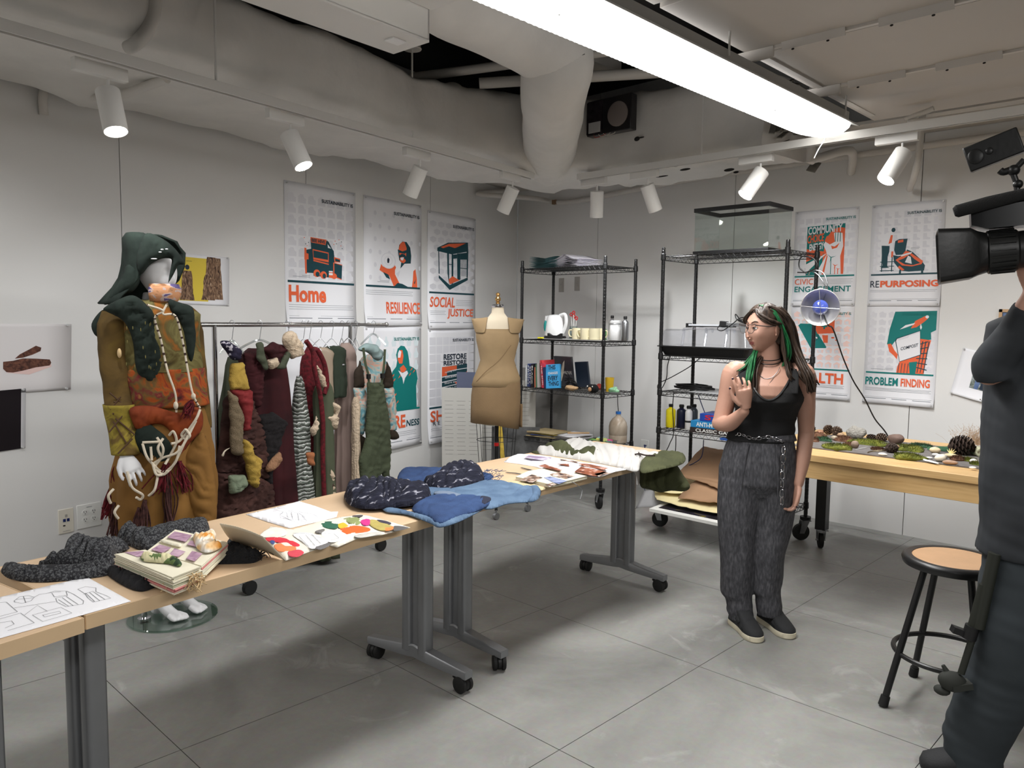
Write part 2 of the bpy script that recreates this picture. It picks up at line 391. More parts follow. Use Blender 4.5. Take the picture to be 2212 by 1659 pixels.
tag(duct, 'large duct in wrinkled white insulation running along the top of both walls', 'air duct')
TEAR = mat('torn_insulation', (120, 100, 68), 0.95, var=0.4, vscale=60); DARKT = mat('dark_tear', (40, 38, 36), 0.95)
m = MB()   # torn patch with exposed wool on top edge
for k in range(26):
    p = LW(1.95-0.35*k/26, 1.16+0.02*math.sin(k), 2.955+0.012*math.sin(k*1.7)); m.ell(p, (0.03, 0.02, 0.018), rotz(k), 8, 6)
m.build('torn_wool', TEAR, duct)
m = MB()
for (x, y, a, b) in ((1460, 358, 12, 3), (1480, 366, 16, 3), (1430, 381, 20, 2), (1575, 367, 15, 4), (1590, 372, 8, 3), (1376, 300, 9, 6), (1385, 297, 10, 2)):
    P = atY(x, y, -1.17) if y < 320 else atZ(x, y, 2.452)
    m.ell(P, (a*0.0026, 0.004, b*0.0026), None, 8, 6)
m.build('tear', DARKT, duct)
# torn end of the duct
m = MB(); rnd = random.Random(3)
for k in range(30):
    z = 2.45+0.5*rnd.random(); y = -1.16+0.62*rnd.random(); x0 = 3.15+0.03*rnd.random(); l = 0.01+0.05*rnd.random()
    m.box((x0+l/2, y, z), (l, 0.05+0.08*rnd.random(), 0.006), 0, rot(rnd.random(), rnd.random()*0.8-0.4, rnd.random()*0.5))
m.build('frayed_end', mat('grey_insulation', (122, 118, 110), 0.95, var=0.4, vscale=18), duct, kind='stuff')
# round branch duct dropping into it
bp = catmull([atZ(700, -170, 2.95), atZ(930, -30, 2.95), atZ(1100, 50, 2.94), atZ(1200, 120, 2.84), atZ(1198, 190, 2.72), V(1.76, -1.52, 2.65), V(1.40, -1.12, 2.62)], 9)
m = MB(); m.tube(bp, [0.19-0.02*max(0, (i-len(bp)+14)/14) for i in range(len(bp))], 40)
for i in range(len(bp)):
    for j in range(40): m.v[i*40+j] = wrinkle(m.v[i*40+j], (m.v[i*40+j]-bp[i]).normalized(), 0.016, 9)
o = m.build('branch_duct', WRAP, smooth=70); tag(o, 'round white wrapped duct bending down beside the duct sensor box', 'air duct')
# smoke sensor box on the duct face
cs = atY(1318, 250, -1.29)
t = thing('duct_smoke_detector', 'black duct smoke detector box with a round clear window', 'smoke detector', cs)
m = MB(); m.box(cs+V(0, 0.015, 0), (0.37, 0.07, 0.235)); m.build('housing', mat('smoke_plastic', (34, 32, 34), 0.3), t, bev=0.006)
m = MB(); m.box(cs+V(-0.115, -0.022, 0), (0.135, 0.006, 0.215)); m.build('circuit_cover', mat('circuit_tint', (42, 36, 40), 0.25, var=0.5, vscale=30), t)
m = MB(); R = rot(PI/2, 0, 0); m.lathe([(0.082, 0), (0.082, 0.008), (0.070, 0.012)], cs+V(0.08, -0.02, -0.005), 30, 0, R); m.build('round_window', mat('pale_window', (132, 122, 118), 0.25), t)
m = MB(); m.box(cs+V(-0.112, -0.027, -0.065), (0.1, 0.004, 0.07)); m.build('label_sticker', mat('grey_sticker', (186, 186, 186), 0.6), t)
for k in range(3):
    m = MB(); m.tube(catmull([cs+V(-0.12+0.04*k, -0.02, -0.115), cs+V(-0.10+0.05*k, -0.03, -0.135), cs+V(-0.05+0.05*k, -0.02, -0.128), cs+V(-0.02+0.04*k, -0.02, -0.118)], 5), 0.002, 5)
    m.build('wire', [mat('red_wire', (170, 50, 40), 0.5), mat('white_wire', (220, 215, 205), 0.5), mat('white_wire', (0, 0, 0))][k], t)
# deck beams and dark joist gap over the duct
m = MB(); DECK = mat('beam_paint', (168, 165, 160), 0.85, var=0.05)
for (a, b, zz, hh) in (((2.0, -3.55), (2.0, -1.2), 3.28, 0.3),):
    m.box(((a[0]+b[0])/2, (a[1]+b[1])/2, zz), (0.22, abs(a[1]-b[1]), hh))
tag(m.build('ceiling_beam', DECK), 'pale painted beam above the branch duct, partly behind it', 'beam')
m = MB(); m.box((5.6, -0.62, 3.08), (3.9, 0.2, 0.5)); tag(m.build('ceiling_beam', DECK), 'pale painted beam over the back wall at the right', 'beam')
# ventilation / heater box
q = [atZ(635, 42, 2.62), atZ(850, 118, 2.62), atZ(914, 97, 2.62)]
t = thing('ceiling_heater', 'white boxy overhead unit with a recessed underside at the top', 'ventilation unit', (2.6, -3.6, 2.62))
m = MB(); ax = (q[1]-q[0]).normalized(); 
c0 = q[1]; ay = (q[2]-q[1]).normalized(); L_ = 1.1; W_ = 0.235
R = Matrix((ax, ay, (0, 0, 1))).transposed()
c = c0-ax*L_/2+ay*W_/2
m.box(c+V(0, 0, 0.008), (L_, W_, 0.012), 0, R); m.box(c+ay*(W_/2-0.004)+V(0, 0, 0.08), (L_, 0.008, 0.14), 0, R); m.box(c+ax*(L_/2-0.004)+V(0, 0, 0.08), (0.008, W_, 0.14), 0, R)
m.box(c-ay*(W_/2-0.004)+V(0, 0, 0.03), (L_, 0.008, 0.05), 0, R)
m.build('housing', WHITE, t)
m = MB(); m.box(c+ay*0.53+V(0, 0, 0.20), (L_+0.02, 0.82, 0.13), 0, R); m.build('upper_casing', WHITE, t, bev=0.004)
m = MB(); m.box(c0-ax*0.11+ay*0.14+V(0, 0, -0.002), (0.075, 0.055, 0.006), 0, R); m.build('label_plate', mat('plate_white', (232, 232, 230), 0.4), t)
# light track -----------------------------------------------------
TRK = mat('track_white', (222, 220, 216), 0.45)
def track(name, a, b, label):
    a, b = Vector(a), Vector(b); d = (b-a).normalized(); n = Vector((d.y, -d.x, 0)); c = (a+b)/2; L_ = (b-a).length
    R = Matrix((d, n, (0, 0, 1))).transposed(); t = thing(name, label, 'light track', c)
    m = MB(); m.box(c+V(0, 0, 0.021), (L_, 0.038, 0.034), 0, R)
    for s in (-1, 1): m.box(c+n*(s*0.016), (L_, 0.006, 0.012), 0, R)
    m.build('rail', TRK, t, bev=0.001)
    m = MB(); m.box(c+V(0, 0, 0.003), (L_-0.01, 0.02, 0.004), 0, R); m.build('slot', DARKT, t)
    return t
tzk = 2.45
ta, tb = LW(6.6, 1.275, tzk), LW(1.66+0.1, 1.25, tzk); tb = atZ(1150, 386, tzk)
TRL = track('light_track', ta, tb, 'white ceiling light track parallel to the left wall')
rc, rd = atZ(1249, 388, tzk), Vector((6.5, -1.215, tzk)); TRR = track('light_track', rc, rd, 'white ceiling light track parallel to the back wall')
def hang(t, pxs, pick, rad=0.006):
    for (x, y, dz) in pxs:
        P = pick(x, y); m = MB(); m.cyl(P+V(0, 0, 0.035), P+V(0, 0, dz), rad, 10); m.build('hanger_rod', TRK, t)
hang(TRL, [(467, 165, 0.7), (890, 300, 0.62)], lambda x, y: atZ(x, y+30, tzk))
hang(TRR, [(1515, 335, 0.6)], lambda x, y: atZ(x, y+12, tzk))
P = atZ(890, 330, tzk)+V(0, 0, 0.64); m = MB(); m.lathe([(0.055, 0.0), (0.058, 0.006), (0.052, 0.012), (0.052, 0.1)], P-V(0, 0, 0.03), 28); m.build('feed_canopy', TRK, TRL)
# spot heads
LENS = mat('lit_lens', (255, 250, 240), 0.3, emis=30); LENSOFF = mat('unlit_lens', (120, 118, 112), 0.3)
def head(x, y, aim, on, label, rail_d, power=0, tilt=(0, 0)):
    """adapter box on the rail at pixel-picked rail point, cylinder aimed at a place on the wall"""
    P = atZ(x, y, tzk); d = Vector(rail_d).normalized(); n = Vector((d.y, -d.x, 0)); R = Matrix((d, n, (0, 0, 1))).transposed()
    t = thing('track_spotlight', label, 'spotlight', P)
    m = MB(); m.box(P+V(0, 0, -0.021), (0.215, 0.036, 0.05), 0, R); m.build('adapter', TRK, t, bev=0.002)
    S0 = P+d*0.03+V(0, 0, -0.05); E0 = S0+V(0, 0, -0.06)
    m = MB(); m.cyl(S0, E0, 0.0065, 12); m.build('stem', TRK, t)
    nn_ = CAM-E0; nn_.z = 0; nn_.normalize(); ax = (V(-nn_.y, nn_.x, 0)*tilt[0]+nn_*tilt[1]+V(0, 0, -1)).normalized(); bx = (Vector(aim)-E0).normalized(); A = E0-ax*0.018; B = A+ax*0.185; Rr = 0.047
    s1 = ax.orthogonal().normalized(); s2 = ax.cross(s1)
    def ring(c, r): return [c+s1*(r*math.cos(2*PI*k/28))+s2*(r*math.sin(2*PI*k/28)) for k in range(28)]
    m = MB(); m.loft([ring(A, 0.038), ring(A+ax*0.003, Rr), ring(B, Rr), ring(B+ax*0.0005, Rr-0.003), ring(B-ax*0.01, Rr-0.004), ring(B-ax*0.012, 0.001)]); h = m.build('barrel', TRK, t)
    m = MB(); m.loft([ring(B-ax*0.009, 0.041), ring(B-ax*0.004, 0.040), ring(B-ax*0.001, 0.03), ring(B, 0.001)]); m.build('lens', LENS if on else LENSOFF, t)
    m = MB(); m.ell(E0-ax*0.008+V(0, 0, 0.0), 0.009, None, 10, 8); m.build('pivot', BLACKP, t)
    if on and power:
        l = bpy.data.lights.new('spot_beam', 'SPOT'); l.energy = power; l.energy *= 0.66; l.spot_size = 1.55; l.spot_blend = 1.0; l.shadow_soft_size = 0.03; l.color = (0.97, 0.985, 1.0)
        lo = bpy.data.objects.new('spot_beam', l); COL.objects.link(lo); lo.parent = t; lo.location = B+ax*0.01-P; lo.rotation_euler = (-bx).to_track_quat('Z', 'Y').to_euler()
    return t
dl, dr = dL, Vector((1, 0, 0))
head(216, 152-12, LW(3.7, 0.0, 0.7), True, 'lit white spotlight above the hooded mannequin, nearest on the left track', -dl, 55, (.15, .34))
head(616, 254-10, LW(2.45, 0.0, 0.9), True, 'lit white spotlight above the first wall poster, second on the left track', -dl, 70, (.42, .30))
head(900, 325, LW(1.5, 0.0, 0.8), True, 'white spotlight on the left track seen from behind, third from the left', -dl, 80, (-.42, -.35))
head(1102, 382-8, LW(0.7, 0.0, 0.7), True, 'white spotlight at the corner end of the left track', -dl, 60, (-.45, -.30))
head(1283, 393-8, V(1.3, 0, 0.6), True, 'white spotlight at the corner end of the right track, pointing straight down', dr, 70, (0, -.25))
head(1392, 378-8, V(2.4, 0, 0.8), True, 'white spotlight tilted right, second on the right track', dr, 75, (.38, -.30))
head(1634, 340-4, V(2.55, -0.3, 0.9), True, 'lit white spotlight above the glass tank on the right track', dr, 75, (-.62, .40))
head(1938, 296-6, V(3.95, -0.5, 0.4), True, 'lit white spotlight beside the video camera on the right track', dr, 115, (-.52, .45))
# more of the same lamps beyond the frame
for k, (P, A, pw) in enumerate((((5.4, -1.21, 2.35), (5.0, 0, 0.9), 90), (tuple(LW(5.6, 1.27, 2.35)), tuple(LW(5.0, 0, 1.0)), 60))):
    l = bpy.data.lights.new('spot_beam', 'SPOT'); l.energy = pw; l.energy *= 0.62; l.spot_size = 1.5; l.spot_blend = 1.0; l.shadow_soft_size = 0.03; l.color = (0.97, 0.985, 1.0)
    lo = bpy.data.objects.new('spot_beam', l); COL.objects.link(lo); lo.location = P; lo.rotation_euler = (Vector(P)-Vector(A)).to_track_quat('Z', 'Y').to_euler()
# fluorescent fixture ----------------------------------------------
t = thing('fluorescent_fixture', 'long lit fluorescent light fixture with a curved ribbed diffuser', 'ceiling light', (3.585, -3.0, 2.5))
y0, y1 = -4.7, -1.26; m = MB()
m.box((3.585, (y0+y1)/2, 2.56), (0.20, y1-y0, 0.05)); m.box((3.46, (y0+y1)/2, 2.515), (0.075, y1-y0, 0.006), 0, rot(0, -0.35, 0)); m.box((3.71, (y0+y1)/2, 2.515), (0.075, y1-y0, 0.006), 0, rot(0, 0.35, 0))
m.build('housing', mat('fixture_grey', (176, 176, 174), 0.5), t)
DIFF = bpy.data.materials.new('glowing_diffuser'); DIFF.use_nodes = True
b = DIFF.node_tree.nodes['Principled BSDF']; b.inputs['Emission Color'].default_value = (1, 0.985, 0.95, 1); b.inputs['Emission Strength'].default_value = 4.0; b.inputs['Base Color'].default_value = (0.9, 0.9, 0.9, 1)
for (a, b_) in ((-4.7, -3.58), (-3.57, -1.98), (-1.965, y1)):
    n = int((b_-a)/0.028); m = MB(); rings = []
    for i in range(2*n+1):
        yy = a+(b_-a)*i/(2*n); e = 0.006 if i % 2 else 0.0; tp = 1.0
        if b_ == y1: tp = min(1.0, max(0.05, math.sqrt(max(0, 1-((yy-(y1-0.16))/0.165)**2)) if yy > y1-0.16 else 1.0))
        rings.append([V(3.585+(0.148+e)*math.cos(PI*k/14)*(0.35+0.65*tp), yy, 2.502-(0.035+e*0.5)*math.sin(PI*k/14)) for k in range(15)])
    m.loft(rings, 0, False, False); m.build('diffuser', DIFF, t)
m = MB(); pc = [V(3.60, y1-0.1, 2.48), V(3.60, y1-0.1, 2.44), V(3.575, y1-0.12, 2.38), V(3.55, y1-0.11, 2.34)]; m.tube(catmull(pc, 5), 0.0022, 6); m.build('pull_cord', TRK, t)
for yy in (-1.35, -2.6, -3.9):
    m = MB(); m.cyl((3.70, yy, 2.55), (3.70, yy, 3.4), 0.005, 8); m.build('hanger_rod', TRK, t)
# overhead folding panels --------------------------------------------
PAN = mat('panel_white', (190, 184, 177), 0.6, var=0.02, vscale=2)
EDG = mat('panel_hardware', (205, 200, 194), 0.5)
pe = [(-4.6, -3.03, 'nearest the camera'), (-3.01, -2.29, 'in the second row'), (-2.27, -1.55, 'in the third row, behind two hinge strips'), (-1.53, -0.70, 'farthest, above the right light track')]
for (a, b_, wh) in pe:
    t = thing('overhead_panel', 'wide flat white overhead panel, '+wh, 'ceiling panel', (5.6, (a+b_)/2, 2.66))
    m = MB(); m.box((5.6, (a+b_)/2, 2.665), (3.96, b_-a-0.02, 0.03)); m.build('board', PAN, t, bev=0.002)
    if b_ > -2.5 and b_ < -1.0:
        m = MB(); x0 = 3.6; m.box((x0+2.0, b_-0.02, 2.648), (3.9, 0.022, 0.02)); m.build('hinge_rail', EDG, t)
        for k in range(9):
            m = MB(); xx = x0+0.20+0.40*k; m.prism([(0, 0), (0.27, 0), (0.27, 0.052), (0.255, 0.06), (0.015, 0.06), (0, 0.052)], (xx, b_-0.034, 2.618), (1, 0, 0), (0, -0.25, 0.97), 0.004); 
            m.build('hinge_leaf', EDG, t)
            for q in (0.05, 0.2):
                m = MB(); m.ell((xx+q, b_-0.04, 2.612), (0.007, 0.004, 0.004), None, 8, 6); m.build('bolt', DARKT, t)
        m = MB(); m.box((x0+0.05, b_-0.03, 2.625), (0.22, 0.012, 0.05)); m.lathe([(0.026, 0), (0.026, 0.014)], (x0-0.04, b_-0.03, 2.625), 18, 0, rot(PI/2, 0, 0)); m.build('pivot_arm', EDG, t, bev=0.002)
        m = MB(); m.lathe([(0.011, 0), (0.011, 0.02)], (x0-0.04, b_-0.035, 2.625), 12, 0, rot(PI/2, 0, 0)); m.build('pivot_bolt', STEEL, t)
        m = MB(); m.box((x0+0.06, b_+0.36, 2.655), (0.03, 0.68, 0.02)); m.build('side_rail', EDG, t)
# pipes and conduits -----------------------------------------------
PIPE = mat('painted_pipe', (206, 202, 196), 0.5, var=0.03)
def pipe(pts, r, label, name='pipe', cat='pipe', k=5):
    m = MB(); m.tube(catmull(pts, k), r, 14); return tag(m.build(name, PIPE, smooth=60), label, cat)
o = pipe([atL(1096, 412, 0.05), LW(0.72, 0.05, 2.57), V(0.42, -0.25, 2.56), atY(1185, 434, -0.045), atY(1203, 437, -0.045), atY(1260, 432, -0.045), V(2.0, -0.045, 2.585), V(3.5, -0.045, 2.6), V(6.5, -0.045, 2.61)], 0.022, 'white painted pipe running high along the back wall')
m = MB(); m.box(atY(1200, 437, -0.045), (0.05, 0.05, 0.04)); m.build('coupling', mat('rusty_fitting', (128, 104, 80), 0.8), o)
m = MB(); m.cyl(atL(1094, 414, 0.05)+V(0, 0, -0.02), atL(1094, 414, 0.05)+V(0, 0, 0.2), 0.03, 14); m.build('drop', PIPE, o)
pipe([atY(1752, 330, -0.75)+V(0, 0, 0.5), atY(1752, 330, -0.75), atY(1762, 342, -0.7), V(3.35, -0.35, 2.57), atY(1838, 372, -0.05)], 0.028, 'white pipe dropping then running back to the wall near the pull cord')
pipe([atL(335, -60, 1.24), atL(333, 20, 1.22), atL(320, 62, 1.22), atL(296, 92, 1.22), atL(276, 104, 1.17)], 0.028, 'bent white conduit entering the duct wrap at upper left')
pipe([LW(4.25, 0.9, 2.56), LW(4.28, 0.4, 2.54), atL(112, 182, 0.05), atL(93, 205, 0.04), atL(95, 248, 0.02)], 0.022, 'bent white conduit meeting the left wall under the duct')
pipe([(1.2, -2.3, 3.03), (2.6, -1.2, 3.22)], 0.03, 'upper white sprinkler pipe behind the branch duct')
pipe([(1.55, -2.0, 2.99), (2.7, -0.9, 3.1)], 0.035, 'lower white sprinkler pipe behind the branch duct')
pipe([atY(1990, 315, -0.5)+V(0, 0, 0.3), atY(1985, 330, -0.5), atY(1975, 380, -0.45), atY(1945, 430, -0.2) if False else atY(1968, 400, -0.3), atY(1965, 408, -0.1)], 0.02, 'white flexible conduit behind the right-hand spotlight', 'conduit', 'conduit')
pipe([(4.0, -0.9, 2.62), (4.0, -0.9, 2.56), (6.0, -0.9, 2.56)], 0.014, 'thin white conduit over the back right corner', 'conduit', 'conduit')
# ================================================================= WALL PRINTS
TEALD = mat('ink_dark_teal', (16, 66, 76), 0.6); TEAL = mat('ink_teal', (0, 122, 118), 0.6); ORG = mat('ink_orange', (236, 104, 62), 0.6)
NAVY = mat('ink_navy', (24, 40, 58), 0.6); PALE = mat('ink_pale_grey', (222, 222, 228), 0.7); PALT = mat('ink_pale_teal', (216, 228, 232), 0.7); INK = mat('ink_grey', (120, 125, 132), 0.7)
PALO = mat('ink_pale_orange', (244, 212, 204), 0.7)
PIN = mat('clear_pushpin', (196, 196, 196), 0.2)
PM = [PAPER, TEALD, TEAL, ORG, NAVY, PALE, PALT, INK, PALO]   # indices 0..8
def sheet_fn(base, ex, up_, nrm, w, h, curl=0.018, seed=1.0):
    """paper point at (u,v); the lower edge lifts off the wall a little"""
    def fn(u, v, lift=0.0):
        off = 0.004 + curl*max(0, 0.22-v)**2/0.05*(1+0.5*math.sin(3.1*u+seed))
        return base+ex*(u*w)+up_*(v*h)+nrm*(off+lift)
    return fn
class Poster:
    def __init__(s, name, label, base, ex, nrm, w, h, bar=0.315, top=0.93, group=None, cat='poster', curl=0.018, up_=None, pins=True, color=None):
        s.b = Vector(base); s.ex = Vector(ex).normalized(); s.n = Vector(nrm).normalized(); s.w = w; s.h = h; s.up = Vector(up_) if up_ is not None else Vector((0, 0, 1))
        s.fn = sheet_fn(s.b, s.ex, s.up, s.n, w, h, curl, s.b.x*3); s.bar = bar; s.top = top; s.k = 0
        c = s.b+s.ex*w/2; s.t = thing(name, label, cat, c, 0, group)
        m = MB(); m.grid(lambda a, b: s.fn(a, b), 6, 24); m.build('paper_sheet', color or PAPER, s.t, smooth=80, solid=0.0008)
        s.art = MB(); s.txt = MB()
        if pins:
            for (a, b) in ((0.03, 0.985), (0.97, 0.985), (0.03, 0.02), (0.97, 0.02)):
                m = MB(); p = s.fn(a, b); m.tube([p, p+s.n*0.003, p+s.n*0.004, p+s.n*0.011, p+s.n*0.013], [0.006, 0.006, 0.0025, 0.0035, 0.006], 10); m.build('pushpin', PIN, s.t)
    # art frame: x 0..1 across the bar, y 0..1 from the bar to the top of the pattern
    def P(s, x, y, z): return s.fn(0.03+0.94*x, s.bar+(s.top-s.bar)*y, 0.0007+z)
    def poly(s, pts, m, z=None):
        s.k += (z is None)
        if len(pts) > 2:
            s.art.poly([s.P(x, y, 0.0004+0.00006*s.k if z is None else z) for x, y in pts], m)
    def ell(s, cx, cy, rx, ry, m, a0=0, a1=2*PI, n=18):
        s.poly([(cx+rx*math.cos(a0+(a1-a0)*i/n), cy+ry*math.sin(a0+(a1-a0)*i/n)) for i in range(n+(a1-a0 < 6.2))], m)
    def rect(s, x0, y0, x1, y1, m): s.poly([(x0, y0), (x1, y0), (x1, y1), (x0, y1)], m)
    def text(s, t, box, m, bold=0.02, shear=0.0): put_text(s.txt, t, lambda u, v: s.fn(u, v, 0.0045), box, m, bold, shear)
    def pattern(s, shape, nx, ny, m, stagger=0.0, y0=0.02, sx=0.8, sy=0.8):
        s.pz = getattr(s, 'pz', 0.0)+0.00018
        for j in range(ny):
            for i in range(nx):
                cx = (i+0.5)/nx+(stagger/nx if j % 2 else 0); cy = y0+(1-y0)*(j+0.5)/ny; dx, dy = sx/nx, sy/ny
                pts = [(min(1.01, cx+(a-0.5)*dx), min(1.0, cy+(b-0.5)*dy)) for a, b in shape]
                s.poly(pts, m, s.pz)
    def base(s, col=1, hcol=4):
        s.poly([(0, -0.02), (1, -0.02), (1, 0.005), (0, 0.005)], col, 0.0018)
        s.text('SUSTAINABILITY IS', (0.5, 0.886, 0.955, 0.912), hcol, 0.02)
        for k, (a, b) in enumerate(((0.03, 0.34), (0.42, 0.63), (0.71, 0.96))): s.rect2(a, 0.05, b, 0.055, 7)
        s.rect2(0.03, 0.067, 0.97, 0.0685, 7)
    def rect2(s, a, b, c, d, m): s.art.poly([s.fn(x, y, 0.0016) for x, y in ((a, b), (c, b), (c, d), (a, d))], m)
    def lines(s, x0, x1, ys, m=7):
        for i, y in enumerate(ys): s.rect2(x0, y, x1-(0.02 if i % 2 else 0), y+0.0022, m)
    def done(s):
        if s.art.f: s.art.build('printed_artwork', PM, s.t, smooth=0)
        if s.txt.f: s.txt.build('printed_lettering', PM, s.t, smooth=0)
        return s.t
LP = lambda s, z: LW(s, 0, z)
GL = 'large sustainability posters on the left wall'; GR = 'smaller sustainability posters on the back wall'
HL, WL_, HR, WR_ = 1.0, 0.668, 0.687, 0.459
def left_poster(s_bar, z_bar, label): return Poster('sustainability_poster', label, LP(s_bar+0.02, z_bar-0.315*HL), -dL, nL, WL_, HL, group=GL)
def right_poster(x, z, label): return Poster('sustainability_poster', label, V(x-0.014, 0, z-0.315*HR), (1, 0, 0), (0, -1, 0), WR_, HR, group=GR)
# --- Home
p = left_poster(2.831, 1.695, 'white poster titled Home with an orange and dark teal house made of boxes')
p.pattern([(0, 0), (1, 0), (1, 0.55), (0.8, 0.6), (0.65, 1), (0.3, 1), (0.2, 0.85), (0.05, 0.8)], 7, 8, 5)
p.poly([(.33, .50), (.57, .49), (.68, .38), (.69, .29), (.69, .10), (.26, .10), (.25, .36), (.34, .38)], 1)
p.poly([(.33, .515), (.57, .505), (.555, .44), (.34, .455)], 3); p.poly([(.57, .50), (.60, .485), (.645, .42), (.66, .39), (.60, .40)], 1); p.poly([(.585, .455), (.64, .405), (.59, .41)], 0)
p.poly([(.36, .38), (.60, .355), (.60, .24), (.37, .26)], 3); p.poly([(.37, .365), (.59, .343), (.59, .268), (.375, .283)], 1)
p.poly([(.24, .385), (.27, .385), (.275, .09), (.25, .09)], 3); p.poly([(.24, .33), (.30, .32), (.30, .255), (.24, .25)], 3)
p.poly([(.68, .31), (.78, .295), (.78, .25), (.69, .245)], 3); p.poly([(.70, .295), (.775, .28), (.775, .255), (.70, .26)], 1)
p.poly([(.67, .245), (.81, .225), (.80, .04), (.67, .07)], 3); p.poly([(.685, .235), (.81, .215), (.80, .05), (.685, .08)], 1)
p.poly([(.36, .24), (.60, .225), (.60, .06), (.37, .07)], 1); p.poly([(.37, .255), (.60, .225), (.60, .21), (.37, .24)], 3)
p.ell(.42, .10, .05, .045, 3); p.ell(.52, .085, .05, .045, 3); p.ell(.43, .09, .03, .03, 1); p.ell(.53, .075, .025, .03, 1); p.ell(.68, .08, .045, .035, 3); p.rect(.60, .09, .66, .14, 0); p.rect(.60, .115, .66, .125, 3); p.poly([(.6, .06), (.7, .05), (.7, .085), (.6, .09)], 3)
for i, (a, b) in enumerate(((.24, .50), (.26, .43), (.28, .41), (.30, .45), (.70, .50), (.72, .47), (.76, .52), (.80, .50), (.79, .45), (.81, .42), (.68, .46))): p.ell(a, b, .008, .005, 1 if i % 2 else 3, n=8)
p.art.poly([p.P(0, 0, 0)]*3, 1) if False else None
put_text(p.txt, 'BEE HIVE', lambda u, v: p.P(.345+.2*u, .462+.04*v-.01*u, .003), (0, 0, 1, 1), 1, .03)
p.base(1, 4); p.text('Home', (0.04, 0.165, 0.55, 0.285), 3, 0.035); p.lines(0.04, 0.95, (0.145, 0.130, 0.115)); p.rect2(.10, .345, .33, .3475, 7); p.rect2(.22, .355, .33, .3575, 7); p.done()
# --- Resilience
p = left_poster(2.079, 1.694, 'white poster titled Resilience with a smiling bald figure in orange and teal holding a plate')
p.pattern([(.5+.5*math.cos(a*PI/4), .5+.5*math.sin(a*PI/4)) for a in range(8)], 6, 6, 5, .5, sx=.32, sy=.38)
p.poly([(.53, 0), (.72, 0), (.96, 0), (.93, .16), (.90, .26), (.84, .31), (.70, .31), (.62, .22), (.56, .10)], 0)
p.poly([(.60, .35), (.58, .45), (.60, .55), (.66, .60), (.74, .60), (.81, .53), (.83, .42), (.82, .32), (.70, .31), (.62, .24), (.64, .33)], 1)
p.poly([(.60, .45), (.59, .50), (.62, .57), (.67, .60), (.70, .595), (.74, .52), (.73, .42), (.72, .34), (.68, .315), (.62, .33)], 3)
p.poly([(.57, .49), (.66, .47), (.76, .50), (.76, .47), (.70, .44), (.58, .45)], 1); p.poly([(.60, .41), (.65, .44), (.71, .43), (.745, .38), (.72, .36), (.66, .40), (.61, .38)], 1); p.poly([(.62, .385), (.69, .395), (.67, .35), (.63, .355)], 0)
p.poly([(.24, .20), (.33, .16), (.50, .18), (.54, .25), (.50, .30), (.44, .23), (.30, .25), (.27, .28)], 3); p.poly([(.32, .17), (.42, .13), (.50, 0), (.67, 0), (.60, .05), (.52, .16), (.52, .22), (.36, .20)], 3)
p.poly([(.30, .18), (.36, .11), (.43, .09), (.40, .15)], 1); p.poly([(.5, 0), (.78, 0), (.66, .04), (.57, .05)], 1)
p.ell(.40, .33, .135, .105, 5); p.ell(.40, .33, .12, .095, 0); p.ell(.40, .33, .075, .06, 5); p.ell(.40, .33, .065, .052, 0); p.poly([(.38, .30), (.41, .30), (.42, .35), (.39, .37), (.375, .34)], 4)
p.poly([(.84, 0), (.95, 0), (.94, .12), (.91, .25), (.87, .22), (.86, .10)], 3); p.poly([(.88, .06), (.92, .12), (.90, .05)], 1); p.poly([(.54, .17), (.62, .22), (.58, .12)], 5)
p.base(1, 4); p.text('RESILIENCE', (0.36, 0.095, 0.965, 0.19), 3, 0.02); p.lines(0.03, 0.84, (0.275, 0.26, 0.245)); p.rect2(.22, .345, .42, .3475, 7); p.rect2(.26, .355, .42, .3575, 7); p.done()
# --- Social justice
p = left_poster(1.333, 1.667, 'white poster titled Social Justice with a small dark kiosk drawn in teal and orange')
p.pattern([(0, .3), (.5, 0), (1, .3), (1, .8), (.5, 1), (0, .75)], 6, 9, 5, .5)
p.poly([(.17, .62), (.40, .71), (.85, .75), (.86, .62), (.48, .55), (.17, .575)], 1); p.poly([(.24, .635), (.42, .695), (.80, .735), (.60, .66), (.40, .60)], 3); p.poly([(.25, .61), (.42, .66), (.60, .64), (.42, .585)], 1)
p.poly([(.19, .58), (.21, .58), (.22, .26), (.20, .26)], 1); p.poly([(.38, .56), (.42, .56), (.43, .10), (.39, .28)], 1); p.poly([(.48, .56), (.52, .55), (.52, .14), (.48, .12)], 1); p.poly([(.60, .57), (.68, .58), (.68, .20), (.61, .18)], 1); p.poly([(.82, .62), (.86, .62), (.85, .24), (.82, .24)], 1)
p.poly([(.52, .55), (.60, .56), (.60, .5), (.52, .49)], 1); p.poly([(.68, .58), (.83, .6), (.83, .5), (.68, .49)], 1)
for i in range(4): p.rect(.70+.03*i, .25, .708+.03*i, .56, 1)
p.rect(.40, .40, .48, .41, 1); p.rect(.68, .36, .84, .37, 1); p.poly([(.20, .24), (.44, .11), (.85, .24), (.85, .20), (.44, .04), (.20, .20)], 1); p.poly([(.44, .12), (.66, .19), (.50, .24), (.42, .19)], 3)
p.base(1, 4); p.text('SOCIAL', (0.04, 0.185, 0.55, 0.275), 3, 0.02, 0.15); p.text('JUSTICE', (0.38, 0.085, 0.95, 0.175), 3, 0.02, 0.15); p.lines(0.58, 0.95, (0.25, 0.235, 0.22, 0.205)); p.lines(0.05, 0.36, (0.15, 0.135, 0.12)); p.done()
